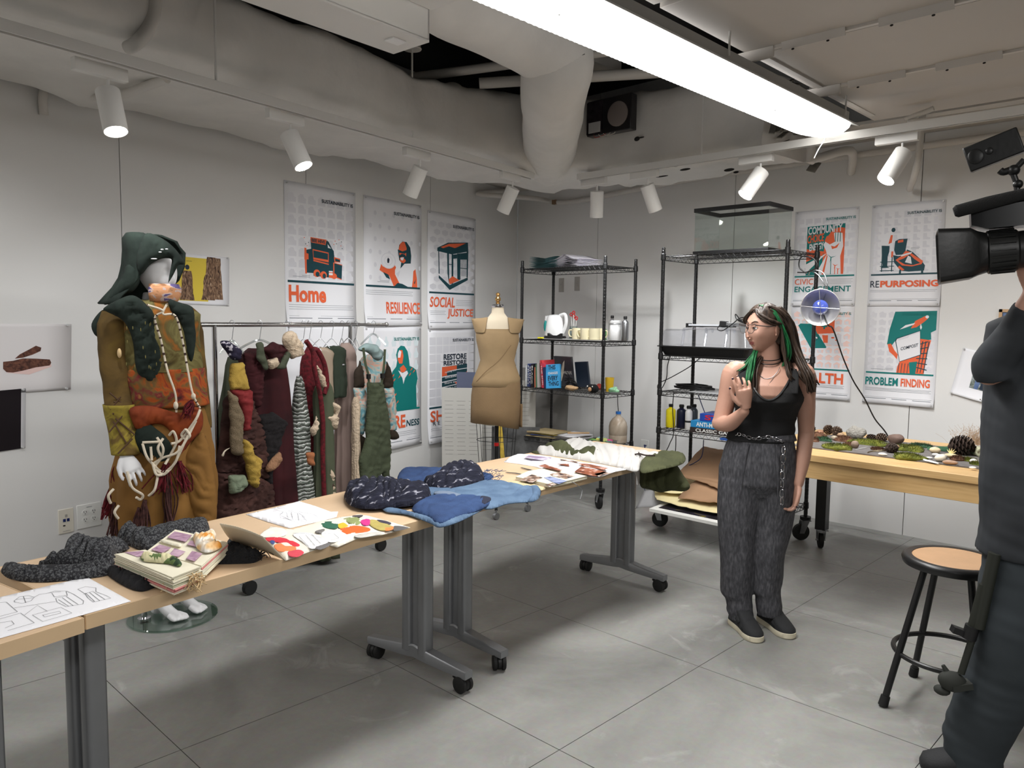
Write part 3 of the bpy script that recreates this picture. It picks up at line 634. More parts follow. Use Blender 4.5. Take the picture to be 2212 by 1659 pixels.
# --- lower row: half hidden sheet, Awareness, Shared resources
p = left_poster(1.327, 0.664, 'white poster titled Shared Resources with a stack of teal and orange sign boards')
p.pattern([(0, 0), (1, 0), (1, 1), (0, 1)], 7, 8, 5, 0, sx=.9, sy=.86)
p.poly([(.25, .10), (.85, .16), (.86, .79), (.24, .76)], 0); p.poly([(.27, .10), (.83, .165), (.83, .24), (.27, .18)], 2); p.poly([(.27, .10), (.83, .165), (.83, .23), (.27, .17)], 1)
for k in range(5):
    y = .20+.076*k; p.poly([(.27, y), (.84, y+.06-.008*k), (.84, y+.118-.008*k), (.27, y+.062)], 1)
p.poly([(.27, .43), (.27, .565), (.60, .575), (.60, .52), (.38, .50), (.38, .44)], 3); p.poly([(.72, .38), (.84, .41), (.84, .48), (.74, .43)], 3); p.poly([(.60, .30), (.84, .35), (.84, .37), (.55, .33)], 3)
for k, (s_, a, b, y) in enumerate((('SKULLS', .33, .58, .465), ('AND BONES', .33, .74, .395), ('BOOKS AND STORIES', .32, .82, .315), ('Chips or ...', .31, .62, .235))):
    put_text(p.txt, ['Sewing kits', 'Shelters', 'Share and Reuse', 'Give - or'][k], lambda u, v, a=a, b=b, y=y: p.P(a+(b-a)*u, y+.028*v+.03*u, .0042), (0, 0, 1, 1), 0, .01)
put_text(p.txt, 'RESTORE', lambda u, v: p.P(.30+.52*u, .665+.085*v+.0*u, .0042), (0, 0, 1, 1), 4, .03); put_text(p.txt, 'RESTORE', lambda u, v: p.P(.30+.52*u, .585+.07*v, .0042), (0, 0, 1, 1), 4, .03); p.poly([(.24, .66), (.86, .668), (.86, .655), (.24, .645)], 0, .004)
p.base(1, 4); p.text('SHARED', (0.05, 0.185, 0.95, 0.285), 3, 0.02); p.text('R E S O U R C E S', (0.10, 0.155, 0.93, 0.19), 4, 0.0); p.lines(0.06, 0.9, (0.125, 0.11)); p.done()
p = left_poster(2.079, 0.684, 'white poster titled Awareness with a teal hooded figure, partly behind the hanging overalls')
p.pattern([(.2, 0), (.8, 0), (.9, .4), (.65, .7), (.6, 1), (.4, 1), (.35, .7), (.1, .4)], 7, 6, 6)
p.poly([(.40, 0), (.94, 0), (.93, .30), (.96, .40), (.93, .52), (.86, .56), (.80, .58), (.79, .66), (.76, .78), (.70, .85), (.63, .86), (.57, .82), (.54, .74), (.56, .66), (.54, .58), (.47, .52), (.43, .42), (.46, .36), (.43, .2)], 2)
p.poly([(.575, .76), (.60, .80), (.66, .80), (.68, .72), (.66, .62), (.60, .62), (.57, .68)], 3); p.poly([(.60, .80), (.575, .76), (.575, .70), (.62, .70), (.64, .78)], 0); p.poly([(.61, .56), (.68, .60), (.74, .54), (.70, .50), (.63, .50)], 3)
p.poly([(.58, .53), (.66, .49), (.75, .52), (.77, .48), (.71, .42), (.68, .34), (.66, .42), (.63, .46)], 0)
for (a, b) in ((.48, .46), (.50, .40), (.46, .36), (.60, .44), (.83, .53), (.88, .50), (.80, .46), (.48, .12), (.52, .2), (.56, .1)): p.poly([(a-.02, b-.02), (a+.02, b+.005), (a+.025, b+.03), (a, b+.01)], 3)
p.base(2, 2); p.text('AWARE', (0.05, 0.16, 0.70, 0.27), 3, 0.03); p.text('NESS', (0.715, 0.165, 0.96, 0.22), 1, 0.02, 0.1); p.lines(0.4, 0.9, (0.125, 0.11, 0.095)); p.done()
p = left_poster(2.83, 0.70, 'pale poster mostly hidden behind the garments on the rack'); p.done()
# --- right group
p = right_poster(2.853, 1.783, 'white poster titled Civic Engagement with a raised fist, behind the heat lamp')
p.pattern([(0, 0), (.3, 0), (.3, .2), (1, .2), (1, .9), (0, .9)], 7, 7, 5, .3)
p.poly([(.19, .01), (.82, .02), (.82, .86), (.19, .84)], 2); p.poly([(.45, .02), (.82, .02), (.82, .78), (.74, .80), (.62, .77), (.50, .60)], 3)
p.poly([(.19, .24), (.52, .40), (.19, .46)], 3); p.poly([(.19, .05), (.54, .38), (.19, .20)], 0); p.poly([(.35, .01), (.54, .36), (.46, .01)], 0); p.poly([(.19, .40), (.47, .40), (.47, .34), (.19, .30)], 3)
p.poly([(.50, .02), (.78, .02), (.76, .32), (.80, .48), (.78, .70), (.66, .72), (.52, .60), (.47, .52), (.52, .42), (.55, .32)], 0); p.poly([(.49, .58), (.52, .66), (.64, .70), (.66, .56), (.58, .52)], 3)
for k in range(3): p.rect(.66+.04*k, .56, .672+.04*k, .72, 2)
p.poly([(.60, .50), (.66, .48), (.74, .54), (.70, .46), (.62, .44)], 3)
for (x, y, r, c) in ((.61, .30, .09, 2), (.68, .16, .06, 3), (.73, .10, .04, 3)):
    p.rect(x-.006, .02, x+.006, y, c)
    for a in (0.3, 2.4, 4.5): p.poly([(x-.008*math.sin(a), y+.008*math.cos(a)), (x+r*math.cos(a), y+r*math.sin(a)), (x+.008*math.sin(a), y-.008*math.cos(a))], c)
for s_, b, c in (('COMMUNITY', (.21, .70, .78, .83), 0), ('CHOICE', (.20, .55, .48, .69), 3), ('ENERGY', (.24, .42, .48, .54), 0)): put_text(p.txt, s_, lambda u, v, b=b: p.P(b[0]+(b[2]-b[0])*u, b[1]+(b[3]-b[1])*v+.03*u, .0042), (0, 0, 1, 1), c, .03)
p.base(2, 2); p.text('CIVIC', (0.04, 0.225, 0.34, 0.285), 3, -0.0); p.text('ENGAGEMENT', (0.04, 0.145, 0.93, 0.205), 2, 0.015); p.lines(0.38, 0.95, (0.275, 0.26, 0.245, 0.23)); p.done()
p = right_poster(3.398, 1.780, 'white poster titled Repurposing with a figure beside a teal and orange boat')
p.pattern([(.1, 0), (.95, 0), (1, .25), (.6, .4), (.55, 1), (.1, 1)], 7, 8, 5)
p.poly([(.13, .46), (.14, .58), (.20, .66), (.28, .68), (.30, .60), (.26, .52), (.27, .45)], 0); p.ell(.305, .70, .03, .035, 1); p.poly([(.27, .62), (.30, .62), (.29, .50), (.24, .48)], 3)
p.poly([(.14, .46), (.26, .45), (.26, .36), (.24, .28), (.24, .12), (.28, .10), (.14, .10), (.17, .14), (.15, .30)], 1)
for y in (.05, .12, .19): p.rect(.13, y, .34, y+.012, 1)
p.rect(.15, .04, .165, .3, 1); p.rect(.30, .04, .315, .3, 1); p.poly([(.29, .36), (.32, .36), (.32, .28), (.29, .26)], 3)
p.poly([(.33, .38), (.34, .52), (.40, .55), (.52, .55), (.50, .38), (.50, .30), (.36, .30)], 1); p.poly([(.38, .53), (.46, .54), (.46, .50), (.38, .49)], 3)
p.poly([(.32, .30), (.34, .18), (.44, .05), (.56, .03), (.78, .04), (.79, .12), (.72, .22), (.60, .34), (.52, .38), (.50, .30), (.40, .28)], 1)
p.poly([(.36, .22), (.46, .13), (.60, .11), (.74, .14), (.76, .19), (.66, .26), (.56, .34), (.50, .36), (.44, .28)], 3); p.poly([(.40, .21), (.50, .145), (.62, .13), (.72, .16), (.64, .22), (.56, .30), (.48, .24)], 1); p.poly([(.50, .18), (.60, .15), (.58, .26), (.54, .28)], 0); p.poly([(.44, .30), (.60, .34), (.58, .31), (.44, .27)], 0)
p.rect(.42, -.0, .45, .06, 1); p.rect(.74, .0, .77, .06, 1); p.poly([(.40, .10), (.46, .05), (.5, .06), (.42, .13)], 3)
p.base(1, 1); p.text('RE', (0.03, 0.185, 0.155, 0.25), 4, -0.0); p.text('PURPOSING', (0.17, 0.185, 0.965, 0.25), 3, 0.04); p.lines(0.03, 0.95, (0.155, 0.14)); p.rect2(.57, .56, .69, .563, 7); p.rect2(.57, .55, .68, .553, 7); p.done()
p = right_poster(3.397, 1.109, 'white poster titled Problem Finding with a figure carrying a compost bin')
p.pattern([(.1, 0), (.9, 0), (1, .7), (.7, .75), (.5, 1), (.2, .85), (0, .7)], 7, 8, 5)
p.poly([(.30, .46), (.33, .70), (.40, .985), (1.0, 1.0), (1.0, .70), (.93, .66), (.94, .55), (.80, .53), (.55, .56), (.45, .56), (.36, .42)], 2)
p.poly([(.31, .46), (.36, .47), (.42, .36), (.47, .30), (.46, .22), (.41, .28), (.34, .34)], 3); p.poly([(.64, .72), (.70, .84), (.84, .92), (.88, .88), (.82, .82), (.72, .74)], 3); p.ell(.865, .905, .025, .025, 0)
p.poly([(.48, .70), (.56, .77), (.70, .81), (.68, .78), (.56, .73)], 0); p.poly([(.78, .80), (.80, .74), (.785, .70), (.77, .74)], 0)
p.poly([(.46, 0), (.70, 0), (.72, .16), (.80, .22), (.74, .30), (.50, .18), (.47, .1)], 3); p.poly([(.66, 0), (.86, 0), (.90, .36), (.94, .54), (.78, .56), (.74, .20)], 3)
for i in range(5): p.poly([(.48+.045*i, 0), (.488+.045*i, 0), (.50+.045*i, .16), (.49+.045*i, .16)], 1)
for i in range(6): p.poly([(.74, .10+.07*i), (.90, .06+.09*i), (.90, .075+.09*i), (.74, .115+.07*i)], 1)
for i in range(3): p.poly([(.76+.045*i, .02), (.77+.045*i, .02), (.83+.045*i, .52), (.815+.045*i, .52)], 1)
p.poly([(.66, 0), (.74, 0), (.76, .20), (.64, .18)], 2); p.poly([(.42, .52), (.50, .18), (.80, .30), (.78, .69), (.44, .56)], 1); p.poly([(.435, .515), (.505, .19), (.795, .31), (.775, .68), (.45, .55)], 0)
p.poly([(.45, .55), (.775, .68), (.775, .655), (.62, .60), (.61, .57), (.46, .52)], 5)
put_text(p.txt, 'COMPOST', lambda u, v: p.P(.51+.25*u, .365+.05*v+.075*u, .0045), (0, 0, 1, 1), 4, .01)
p.base(2, 2); p.text('PROBLEM', (0.03, 0.185, 0.495, 0.265), 2, 0.025); p.text('FINDING', (0.535, 0.185, 0.93, 0.265), 3, 0.025); p.lines(0.03, 0.95, (0.155, 0.143, 0.13)); p.rect2(.10, .345, .42, .3475, 7); p.rect2(.3, .355, .42, .3575, 7); p.done()
p = right_poster(2.853, 1.109, 'white poster titled Health with a first aid kit, behind the woman and the lamp cord')
p.pattern([(.1, 0), (.9, 0), (1, .7), (.5, 1), (0, .6)], 7, 8, 8); p.pattern([(.2, .1), (.7, 0), (.6, .6), (.1, .5)], 7, 8, 5, .5)
p.poly([(.10, .74), (.14, .775), (.34, .77), (.60, .38), (.58, .33), (.38, .32), (.34, .34)], 2); p.poly([(.34, .34), (.38, .32), (.60, .33), (.60, .36), (.38, .35)], 0); p.ell(.405, .54, .055, .055, 1); p.ell(.405, .54, .045, .045, 2)
for i in range(2): p.poly([(.375, .54+.02*i), (.44, .53-.02*i), (.44, .545-.02*i), (.375, .555+.02*i)], 0)
p.poly([(.36, .77), (.37, .88), (.72, .86), (.72, .62), (.44, .60)], 3); p.poly([(.50, .755), (.60, .745), (.60, .715), (.50, .725)], 2); p.poly([(.535, .785), (.565, .785), (.565, .685), (.535, .685)], 2); p.poly([(.52, .58), (.62, .58), (.62, .45), (.55, .45)], 3)
p.poly([(.62, .60), (.84, .60), (.84, .42), (.62, .42)], 5); p.ell(.70, .54, .03, .015, 3, n=8); p.ell(.76, .50, .02, .012, 3, n=8)
p.base(2, 2); p.text('HEALTH', (0.09, 0.165, 0.88, 0.275), 3, 0.03); p.lines(0.03, 0.9, (0.145, 0.13, 0.12)); p.done()
# --- smaller prints on the left wall
def simple(name, label, quad, mk, off=0.0, onleft=True, cat='print', group=None, curl=0.0, pins=True, color=None):
    """quad: TL, TR, BR, BL picture points laid on the wall plane"""
    pk = (lambda q: atL(q[0], q[1], 0)) if onleft else (lambda q: atY(q[0], q[1], 0)); TL, TR, BR, BL = [pk(q) for q in quad]
    ex = (BR-BL); up_ = (TL-BL); n = nL if onleft else V(0, -1, 0)
    pp = Poster(name, label, BL, ex.normalized(), n, ex.length, up_.length, group=group, cat=cat, curl=curl, up_=up_.normalized(), pins=pins, color=color)
    pp.bar, pp.top = 0, 1; mk(pp); return pp.done()
YEL = mat('print_yellow', (226, 200, 70), 0.6); BARK = ramp_mat('shaggy_print', [(0.35, (52, 34, 30)), (0.6, (150, 118, 92)), (0.75, (206, 186, 160))], 'noise', 60, 5, 2, 0.7, 0, (1, 1, 0.35)); TRUF = ramp_mat('dark_truffle_print', [(0.3, (58, 34, 28)), (0.7, (120, 78, 62))], 'noise', 50, 5, 1, 0.7, 0)
STAR = ramp_mat('speckled_black_print', [(0.0, (225, 215, 215)), (0.05, (190, 180, 182)), (0.075, (26, 20, 25))], 'voronoi', 22, 2, 0, 0.45, 0, interp='LINEAR'); PHOTO = ramp_mat('photo_print', [(0.3, (60, 60, 84)), (0.5, (110, 120, 110)), (0.7, (190, 196, 206))], 'noise', 28, 4, 1, 0.4, 0)
BLUEP = ramp_mat('blue_print', [(0.3, (58, 84, 130)), (0.7, (120, 142, 180))], 'noise', 14, 4, 1, 0.5, 0); PINKG = mat('pink_shadow_ink', (226, 196, 190), 0.7)
OFFW = mat('grey_white_print', (222, 218, 218), 0.6)
PM += [YEL, BARK, TRUF, STAR, PHOTO, BLUEP, PINKG]   # 9..15
def f(p):
    p.poly([(-0.03, .07), (.72, .07), (.72, .93), (-0.03, .93)], 9)
    r_ = random.Random(2)
    def fig(cx, w, y0, y1, m=10):
        L_ = []; Rr = []
        for i in range(9):
            t = i/8; y = y0+(y1-y0)*t; ww = w*(1.0-0.45*t)*(1+0.25*(r_.random()-.5)); L_.append((cx-ww, y)); Rr.append((cx+ww, y))
        p.poly(L_+Rr[::-1], m)
    fig(.14, .13, .08, .62); p.ell(.15, .69, .035, .055, 10); fig(.42, .10, .08, .66); p.ell(.42, .73, .03, .05, 4); fig(.76, .11, .2, .97); fig(.72, .1, .1, .6); fig(.84, .09, .12, .96)
    put_text(p.txt, 'JULY 2020', lambda u, v: p.P(.31+.17*u, .84+.02*v, .002), (0, 0, 1, 1), 4)
simple('photo_print', 'wide yellow print of shaggy bark figures, behind the mannequin', ((330, 540), (496, 557), (494, 661), (330, 654)), f)
def f(p):
    L_ = [(.60, .42), (.66, .60), (.76, .60), (.86, .52), (.86, .44), (.76, .38), (.66, .38)]
    p.poly([(.62, .30), (.76, .26), (.90, .36), (.90, .40), (.7, .34)], 15)
    r_ = random.Random(5)
    p.poly([(.60, .36), (.60, .46), (.66, .47), (.72, .50), (.80, .49), (.89, .47), (.90, .42), (.89, .38), (.80, .36), (.72, .32), (.66, .30), (.62, .31)], 11)
    p.poly([(.67, .50), (.70, .56), (.76, .63), (.80, .68), (.835, .65), (.83, .60), (.78, .55), (.72, .51)], 11)
    for i in range(6): p.rect2(.18, .78-.05*i, .545-.03*(i % 3), .786-.05*i, 7)
    put_text(p.txt, 'silk is', lambda u, v: p.P(.36+.1*u, .50+.025*v, .002), (0, 0, 1, 1), 11); p.rect2(.3, .36, .50, .366, 11)
simple('photo_print', 'pale grey print of two dark twisted truffle sticks on the left wall', ((-250, 700), (150, 716), (152, 841), (-250, 868)), f, color=OFFW)
simple('photo_print', 'black speckled print below the truffle print', ((-200, 862), (50, 844.6), (54, 967), (-200, 1005)), lambda p: p.poly([(0.0, 0.0), (.985, 0.0), (.985, 1), (0.0, 1)], 12))
def f(p): p.poly([(.40, .22), (.86, .22), (.86, .70), (.40, .70)], 13); p.poly([(.52, .22), (.62, .22), (.66, .52), (.58, .56), (.50, .46)], 14); p.poly([(.66, .24), (.82, .24), (.80, .48), (.68, .48)], 4); p.rect2(.42, .84, .56, .845, 7); p.rect2(.5, .79, .58, .795, 7)
simple('photo_print', 'small tilted white print with a photo of people, low on the back wall', ((2081, 751), (2162, 766), (2139, 873), (2053, 849)), f, onleft=False, curl=0.01)
t = thing('picture_frame', 'small blue picture in a thin wooden frame, half behind the operator', 'picture', atY(2195, 710))
m = MB(); a, b = atY(2160, 668), atY(2262, 664); z1, z0 = a.z, a.z-0.36
for (x0, x1, q0, q1) in ((a.x, b.x, z1-.018, z1), (a.x, b.x, z0, z0+.018), (a.x, a.x+.018, z0, z1), (b.x-.018, b.x, z0, z1)): m.box(((x0+x1)/2, -0.012, (q0+q1)/2), (x1-x0, .018, q1-q0))
m.build('frame', mat('light_wood', (196, 160, 120), 0.5), t); m = MB(); m.box(((a.x+b.x)/2, -.008, z1-.11), (b.x-a.x-.03, .006, .2)); m.build('picture', BLUEP, t); m = MB(); m.box(((a.x+b.x)/2, -.006, z0+.07), (b.x-a.x-.03, .005, .13)); m.build('mount', OFFW, t)
# outlets and switch plates -------------------------------------------
IVORY = mat('ivory_plate', (224, 218, 204), 0.4); PLW = mat('white_plate', (232, 232, 228), 0.35); JB = mat('jack_blue', (24, 40, 96), 0.4); GREYP = mat('grey_plate', (168, 164, 158), 0.5)
def plate(P, ex, n, w, h, label, kind, mt, name='outlet_plate', cat='outlet'):
    t = thing(name, label, cat, P); ex, n = Vector(ex), Vector(n); R = Matrix((ex, n, (0, 0, 1))).transposed()
    m = MB(); m.box(P+n*.003, (w, .006, h), 0, R); m.build('cover', mt, t, bev=.002)
    def bx(dx, dz, a, b, mm, nm, dp=.002, at_=.007):
        m = MB(); m.box(P+ex*dx+V(0, 0, dz)+n*at_, (a, dp, b), 0, R); m.build(nm, mm, t)
    if kind == 'quad':
        for dx in (-.024, .024):
            for dz in (-.02, .022):
                m = MB(); m.lathe([(.0165, 0), (.0165, .003)], P+ex*dx+V(0, 0, dz)+n*.005, 20, 0, Matrix((ex, V(0, 0, 1), n)).transposed()); m.build('socket', PLW, t); bx(dx-.006, dz+.003, .0022, .008, BLACKP, 'slot', .002, .0085); bx(dx+.006, dz+.003, .0022, .008, BLACKP, 'slot', .002, .0085); bx(dx, dz-.008, .004, .004, BLACKP, 'slot', .002, .0085)
        bx(0, .05, .03, .002, INK, 'engraving', .001)
    elif kind == 'data':
        bx(-.010, .005, .014, .016, JB, 'jack'); bx(.010, .005, .014, .016, JB, 'jack'); bx(-.012, -.024, .012, .006, BLACKP, 'jack'); bx(0, .03, .012, .014, GREYP, 'jack'); bx(0, -.055, .04, .001, INK, 'engraving', .001)
    elif kind == 'duplex':
        for dz in (-.02, .02): bx(0, dz, .028, .026, PLW, 'socket'); bx(-.005, dz, .002, .008, BLACKP, 'slot', .002, .009); bx(.005, dz, .002, .008, BLACKP, 'slot', .002, .009)
    elif kind == 'blue': bx(0, .012, .012, .014, JB, 'jack'); bx(.014, .012, .01, .014, JB, 'jack'); bx(.004, -.002, .012, .012, JB, 'jack')
    else:
        bx(0, 0, .026, .05, mt, 'rocker', .004); bx(0, .005, .004, .012, BLACKP, 'toggle', .004)
    return t
plate(atL(142, 1125), dL*-1, nL, .08, .135, 'narrow ivory data jack plate with two blue ports', 'data', IVORY); plate(atL(192, 1113), dL*-1, nL, .135, .135, 'square white plate with four sockets low on the left wall', 'quad', PLW)
plate(atL(982, 957), dL*-1, nL, .075, .12, 'white duplex outlet under the Shared Resources poster', 'duplex', PLW); plate(atY(1393, 965), (1, 0, 0), (0, -1, 0), .08, .12, 'white wall plate with blue jacks between the two wire shelves', 'blue', PLW)
plate(atY(1213, 616), (1, 0, 0), (0, -1, 0), .06, .13, 'left of two grey switch plates behind the wire shelf', 'sw', GREYP, 'switch_plate', 'light switch'); plate(atY(1247, 613), (1, 0, 0), (0, -1, 0), .06, .13, 'right of two grey switch plates behind the wire shelf', 'sw', GREYP, 'switch_plate', 'light switch')
# ================================================================= WIRE SHELVES
WIRE = mat('black_epoxy_wire', (20, 20, 21), 0.35, spec=0.6)
def swivel_caster(t, x, y, ang, R=0.055):
    m = MB(); m.cyl((x, y, 2*R+0.03), (x, y, 2*R+0.05), 0.035, 18); m.build('bumper', BLACKP, t, world=False)
    a = Vector((math.cos(ang), math.sin(ang), 0)); b = Vector((-a.y, a.x, 0)); c = Vector((x, y, 0))+a*0.028+Vector((0, 0, R+0.001))
    m = MB()
    for s in (-1, 1):
        m.prism([(-.016, 0), (.016, 0), (.03-.028, R+.03), (-.05, R+.03)], c+b*(s*.02)+Vector((0, 0, -.008)), a, (0, 0, 1), .003)
    m.box(c-a*.028+Vector((0, 0, R+.022)), (.06, .05, .006), 0, rotz(ang)); m.tube([c-b*.024, c+b*.024], .006, 8)
    cb = m.build('caster_fork', STEEL, t, world=False)
    m = MB(); m.tube([c-b*.014, c-b*.012, c+b*.012, c+b*.014], [R*.88, R, R, R*.88], 24); m.build('wheel', RUBBER, t, world=False)
def wire_shelf(name, label, x0, x1, y0, y1, levels, top, z0=0.15, casters=True):
    t = thing(name, label, 'shelf', ((x0+x1)/2, (y0+y1)/2, 0)); ox, oy = (x0+x1)/2, (y0+y1)/2; hx, hy = (x1-x0)/2, (y1-y0)/2
    for sx in (-1, 1):
        for sy in (-1, 1):
            m = MB(); x, y = sx*hx, sy*hy; prof = []; z = z0
            while z < top-0.02: prof += [(0.0128, z), (0.0128, z+.021), (0.0116, z+.0225), (0.0116, z+.024)]; z += .0254
            prof += [(0.0128, top-.006), (0.010, top)]; m.lathe(prof, (x, y, 0), 12)
            po = m.build('post', WIRE, t, world=False)
            if casters: swivel_caster(t, x, y, 2.2+sx*1.1+sy*0.7, 0.055)
            m = MB()
            for zl in levels: m.lathe([(.0135, -.028), (.0175, -.024), (.0165, .014), (.0135, .018)], (x, y, zl), 14)
            for zl in levels:
                m = MB(); m.lathe([(.0135, -.028), (.0178, -.024), (.0168, .014), (.0135, .018)], (x, y, zl), 14); m.build('collar', BLACKP, po, world=False)
    for zl in levels:
        m = MB(); r = .003
        for sy in (-1, 1):
            for dz in (0, -.028): m.cyl((-hx, sy*hy, zl+dz), (hx, sy*hy, zl+dz), r, 6)
            n = 2*int(hx*2/.05); pts = [(-hx+.02+(2*hx-.04)*i/n, sy*hy, zl-(.028 if i % 2 else 0)) for i in range(n+1)]; m.tube(pts, .0018, 4)
        for sx in (-1, 1):
            for dz in (0, -.028): m.cyl((sx*hx, -hy, zl+dz), (sx*hx, hy, zl+dz), r, 6)
            n = 2*int(hy*2/.05); pts = [(sx*hx, -hy+.02+(2*hy-.04)*i/n, zl-(.028 if i % 2 else 0)) for i in range(n+1)]; m.tube(pts, .0018, 4)
        n = int(2*hx/.026)
        for i in range(1, n): m.cyl((-hx+2*hx*i/n, -hy, zl+.004), (-hx+2*hx*i/n, hy, zl+.004), .0014, 4)
        for q in (-.33, .33): m.cyl((-hx, hy*2*q, zl), (hx, hy*2*q, zl), .0025, 5)
        m.build('wire_shelf_panel', WIRE, t, world=False)
    return t
LS = dict(x0=.97, x1=1.82, y0=-.95, y1=-.56); LV = [.47, .88, 1.275, 1.85]
wire_shelf('wire_shelving', 'black wire shelving unit holding mugs and books, behind the dress form', LS['x0'], LS['x1'], LS['y0'], LS['y1'], LV, 1.92)
RS = dict(x0=2.385, x1=3.27, y0=-1.04, y1=-.61); RV = [.24, .69, .955, 1.205, 1.885]
wire_shelf('wire_shelving', 'black wire shelving unit behind the woman, with a glass tank on top', RS['x0'], RS['x1'], RS['y0'], RS['y1'], RV, 1.945)
yF = -.95
def onL(x, y, lv, Y=-.8): P = atY(x, y, Y); P.z = LV[lv]+.006; return P
def onR(x, y, lv, Y=-.85): P = atY(x, y, Y); P.z = RV[lv]+.006; return P
# -- top of left shelf: stacks of folded sheets
TS = mat('teal_sheet', (84, 120, 124), 0.7, var=.1); WS = mat('white_tracing_sheet', (214, 212, 220), 0.55)
def limp_stack(name, label, c, w, d, n, mt, amp, tilt, seed):
    t = thing(name, label, 'paper', c)
    for k in range(n):
        m = MB(); r_ = random.Random(seed+k); a = r_.random()*.25-.12; ca, sa = math.cos(a+tilt), math.sin(a+tilt); ph = r_.random()
        m.grid(lambda u, v, k=k, ph=ph: c+V(((u-.5)*w)*ca-((v-.5)*d)*sa, ((u-.5)*w)*sa+((v-.5)*d)*ca, .004+k*.0075+amp*(k/n)*(max(0, 1-abs(u-.5-.1*ph)*2.6)**1.5)+.012*abs(u-.5)*(k/n)), 20, 5)
        m.build('sheet', mt, t, smooth=80, solid=.0012)
    return t
limp_stack('paper_stack', 'stack of teal sheets on top of the left wire shelving', V(1.13, -.76, LV[3]+.006), .26, .3, 12, TS, -.012, .2, 1)
limp_stack('paper_stack', 'crumpled white sheets beside the teal stack on the left shelving', V(1.38, -.76, LV[3]+.006), .36, .28, 8, WS, .055, -.15, 30)
# -- mug shelf
TRAY = mat('grey_liner', (176, 176, 174), 0.6); MUG = mat('cream_glaze', (236, 226, 190), 0.25); KET = mat('kettle_white', (232, 232, 232), 0.25)
m = MB(); m.box((1.40, -.755, LV[2]+.012), (.8, .35, .004)); tag(m.build('shelf_liner', TRAY), 'grey liner sheet under the mugs on the left shelving', 'liner')
z = LV[2]+.015
c = onL(1199, 725, 2, -.8); c.z = z; t = thing('electric_kettle', 'white electric kettle with a teal water gauge on a black base', 'kettle', c)
m = MB(); m.lathe([(.083, .02), (.085, .03), (.078, .10), (.066, .17), (.058, .185), (.03, .192), (.001, .194)], c, 32); m.prism([(0, 0), (.035, .01), (.03, .045), (0, .05)], c+V(-.09, .012, .135), (-1, 0, 0), (0, 0, 1), .024); m.build('jug', KET, t)
m = MB(); m.tube(catmull([c+V(.05, 0, .185), c+V(.105, 0, .19), c+V(.115, 0, .12), c+V(.085, 0, .045)], 6), .013, 12, flat=1.2); m.build('handle', KET, t)
m = MB(); m.ell(c+V(-.052, -.062, .10), (.014, .01, .045), rotz(.7), 14, 10); m.build('water_gauge', TEAL, t)
m = MB(); m.lathe([(.09, 0), (.092, .008), (.086, .02)], c, 28); m.build('base', BLACKP, t)
c2 = onL(1196, 730, 2, -.92); c2.z = z; m = MB()
m.add([c2+V(*p) for p in ((-.07, 0, 0), (.07, 0, 0), (.07, .03, 0), (-.07, .03, 0), (-.07, 0, .045), (-.03, 0, .026), (.03, 0, .026), (.07, 0, .045), (.07, .03, .045), (.03, .03, .026), (-.03, .03, .026), (-.07, .03, .045))], [(0, 1, 7, 6, 5, 4), (3, 2, 8, 9, 10, 11)[::-1], (0, 3, 2, 1), (4, 5, 10, 11), (5, 6, 9, 10), (6, 7, 8, 9), (0, 4, 11, 3), (1, 2, 8, 7)]); tag(m.build('tape_dispenser', BLACKP, bev=.003), 'black desk tape dispenser in front of the kettle', 'tape dispenser')
m = MB(); m.box(onL(1168, 728, 2, -.93)+V(0, 0, .012), (.05, .03, .012)); tag(m.build('highlighter', mat('bright_yellow', (236, 224, 30), 0.5), bev=.004), 'bright yellow block at the left end of the mug shelf', 'pad')
def mug(x, y, Y, label, hand=PI):
    c = onL(x, y, 2, Y); c.z = z; t = thing('mug', label, 'mug', c, 0, 'cream mugs on the wire shelf')
    m = MB(); m.lathe([(.037, 0), (.041, .004), (.043, .05), (.042, .088), (.039, .088), (.039, .05), (.037, .008), (.001, .006)], c, 28, cap=False); m.build('cup', MUG, t)
    d = V(math.cos(hand), math.sin(hand), 0); m = MB(); m.tube(catmull([c+d*.040+V(0, 0, .072), c+d*.066+V(0, 0, .070), c+d*.072+V(0, 0, .045), c+d*.060+V(0, 0, .022), c+d*.040+V(0, 0, .022)], 5), .0055, 8); m.build('handle', MUG, t)
mug(1247, 722, -.86, 'leftmost cream mug with its handle to the left', PI+.3); mug(1265, 722, -.88, 'second cream mug from the left on the shelf', PI+.2); mug(1284, 722, -.87, 'third cream mug from the left on the shelf', PI+.5); mug(1296, 722, -.80, 'rightmost cream mug, set slightly back', 0)
c = onL(1239, 718, 2, -.74); c.z = z; t = thing('utensil_jar', 'clear glass jar holding red and white striped sticks', 'jar', c); m = MB(); m.lathe([(.034, 0), (.035, .1), (.0335, .1), (.0325, .004)], c, 24, cap=False); m.build('glass', glass('jar_glass', (225, 232, 230)), t)
RD = mat('candy_red', (206, 36, 40), 0.4)
for k in range(4):
    m = MB(); b = c+V(.01*math.cos(k*1.6), .01*math.sin(k*1.6), .01); e = c+V(.03*math.cos(k*1.6+.4), .02*math.sin(k*1.6), .15+.015*k); m.tube([b, e], .0028, 6); m.tube(catmull([e, e+V(.012, 0, .015), e+V(.0, 0, .028), e+V(-.014, 0, .014), e], 4), .004, 6, 1); m.build('striped_stick', [PLW, RD], t)
c = onL(1329, 722, 2, -.82); c.z = z; t = thing('clamp_jar', 'white canister with a wire clamp lid beside the steel bottles', 'canister', c)
m = MB(); m.lathe([(.046, 0), (.048, .004), (.048, .118), (.044, .124)], c, 30); m.build('body', KET, t); m = MB(); m.lathe([(.047, .128), (.049, .132), (.047, .15), (.001, .153)], c, 30); m.build('lid', KET, t)
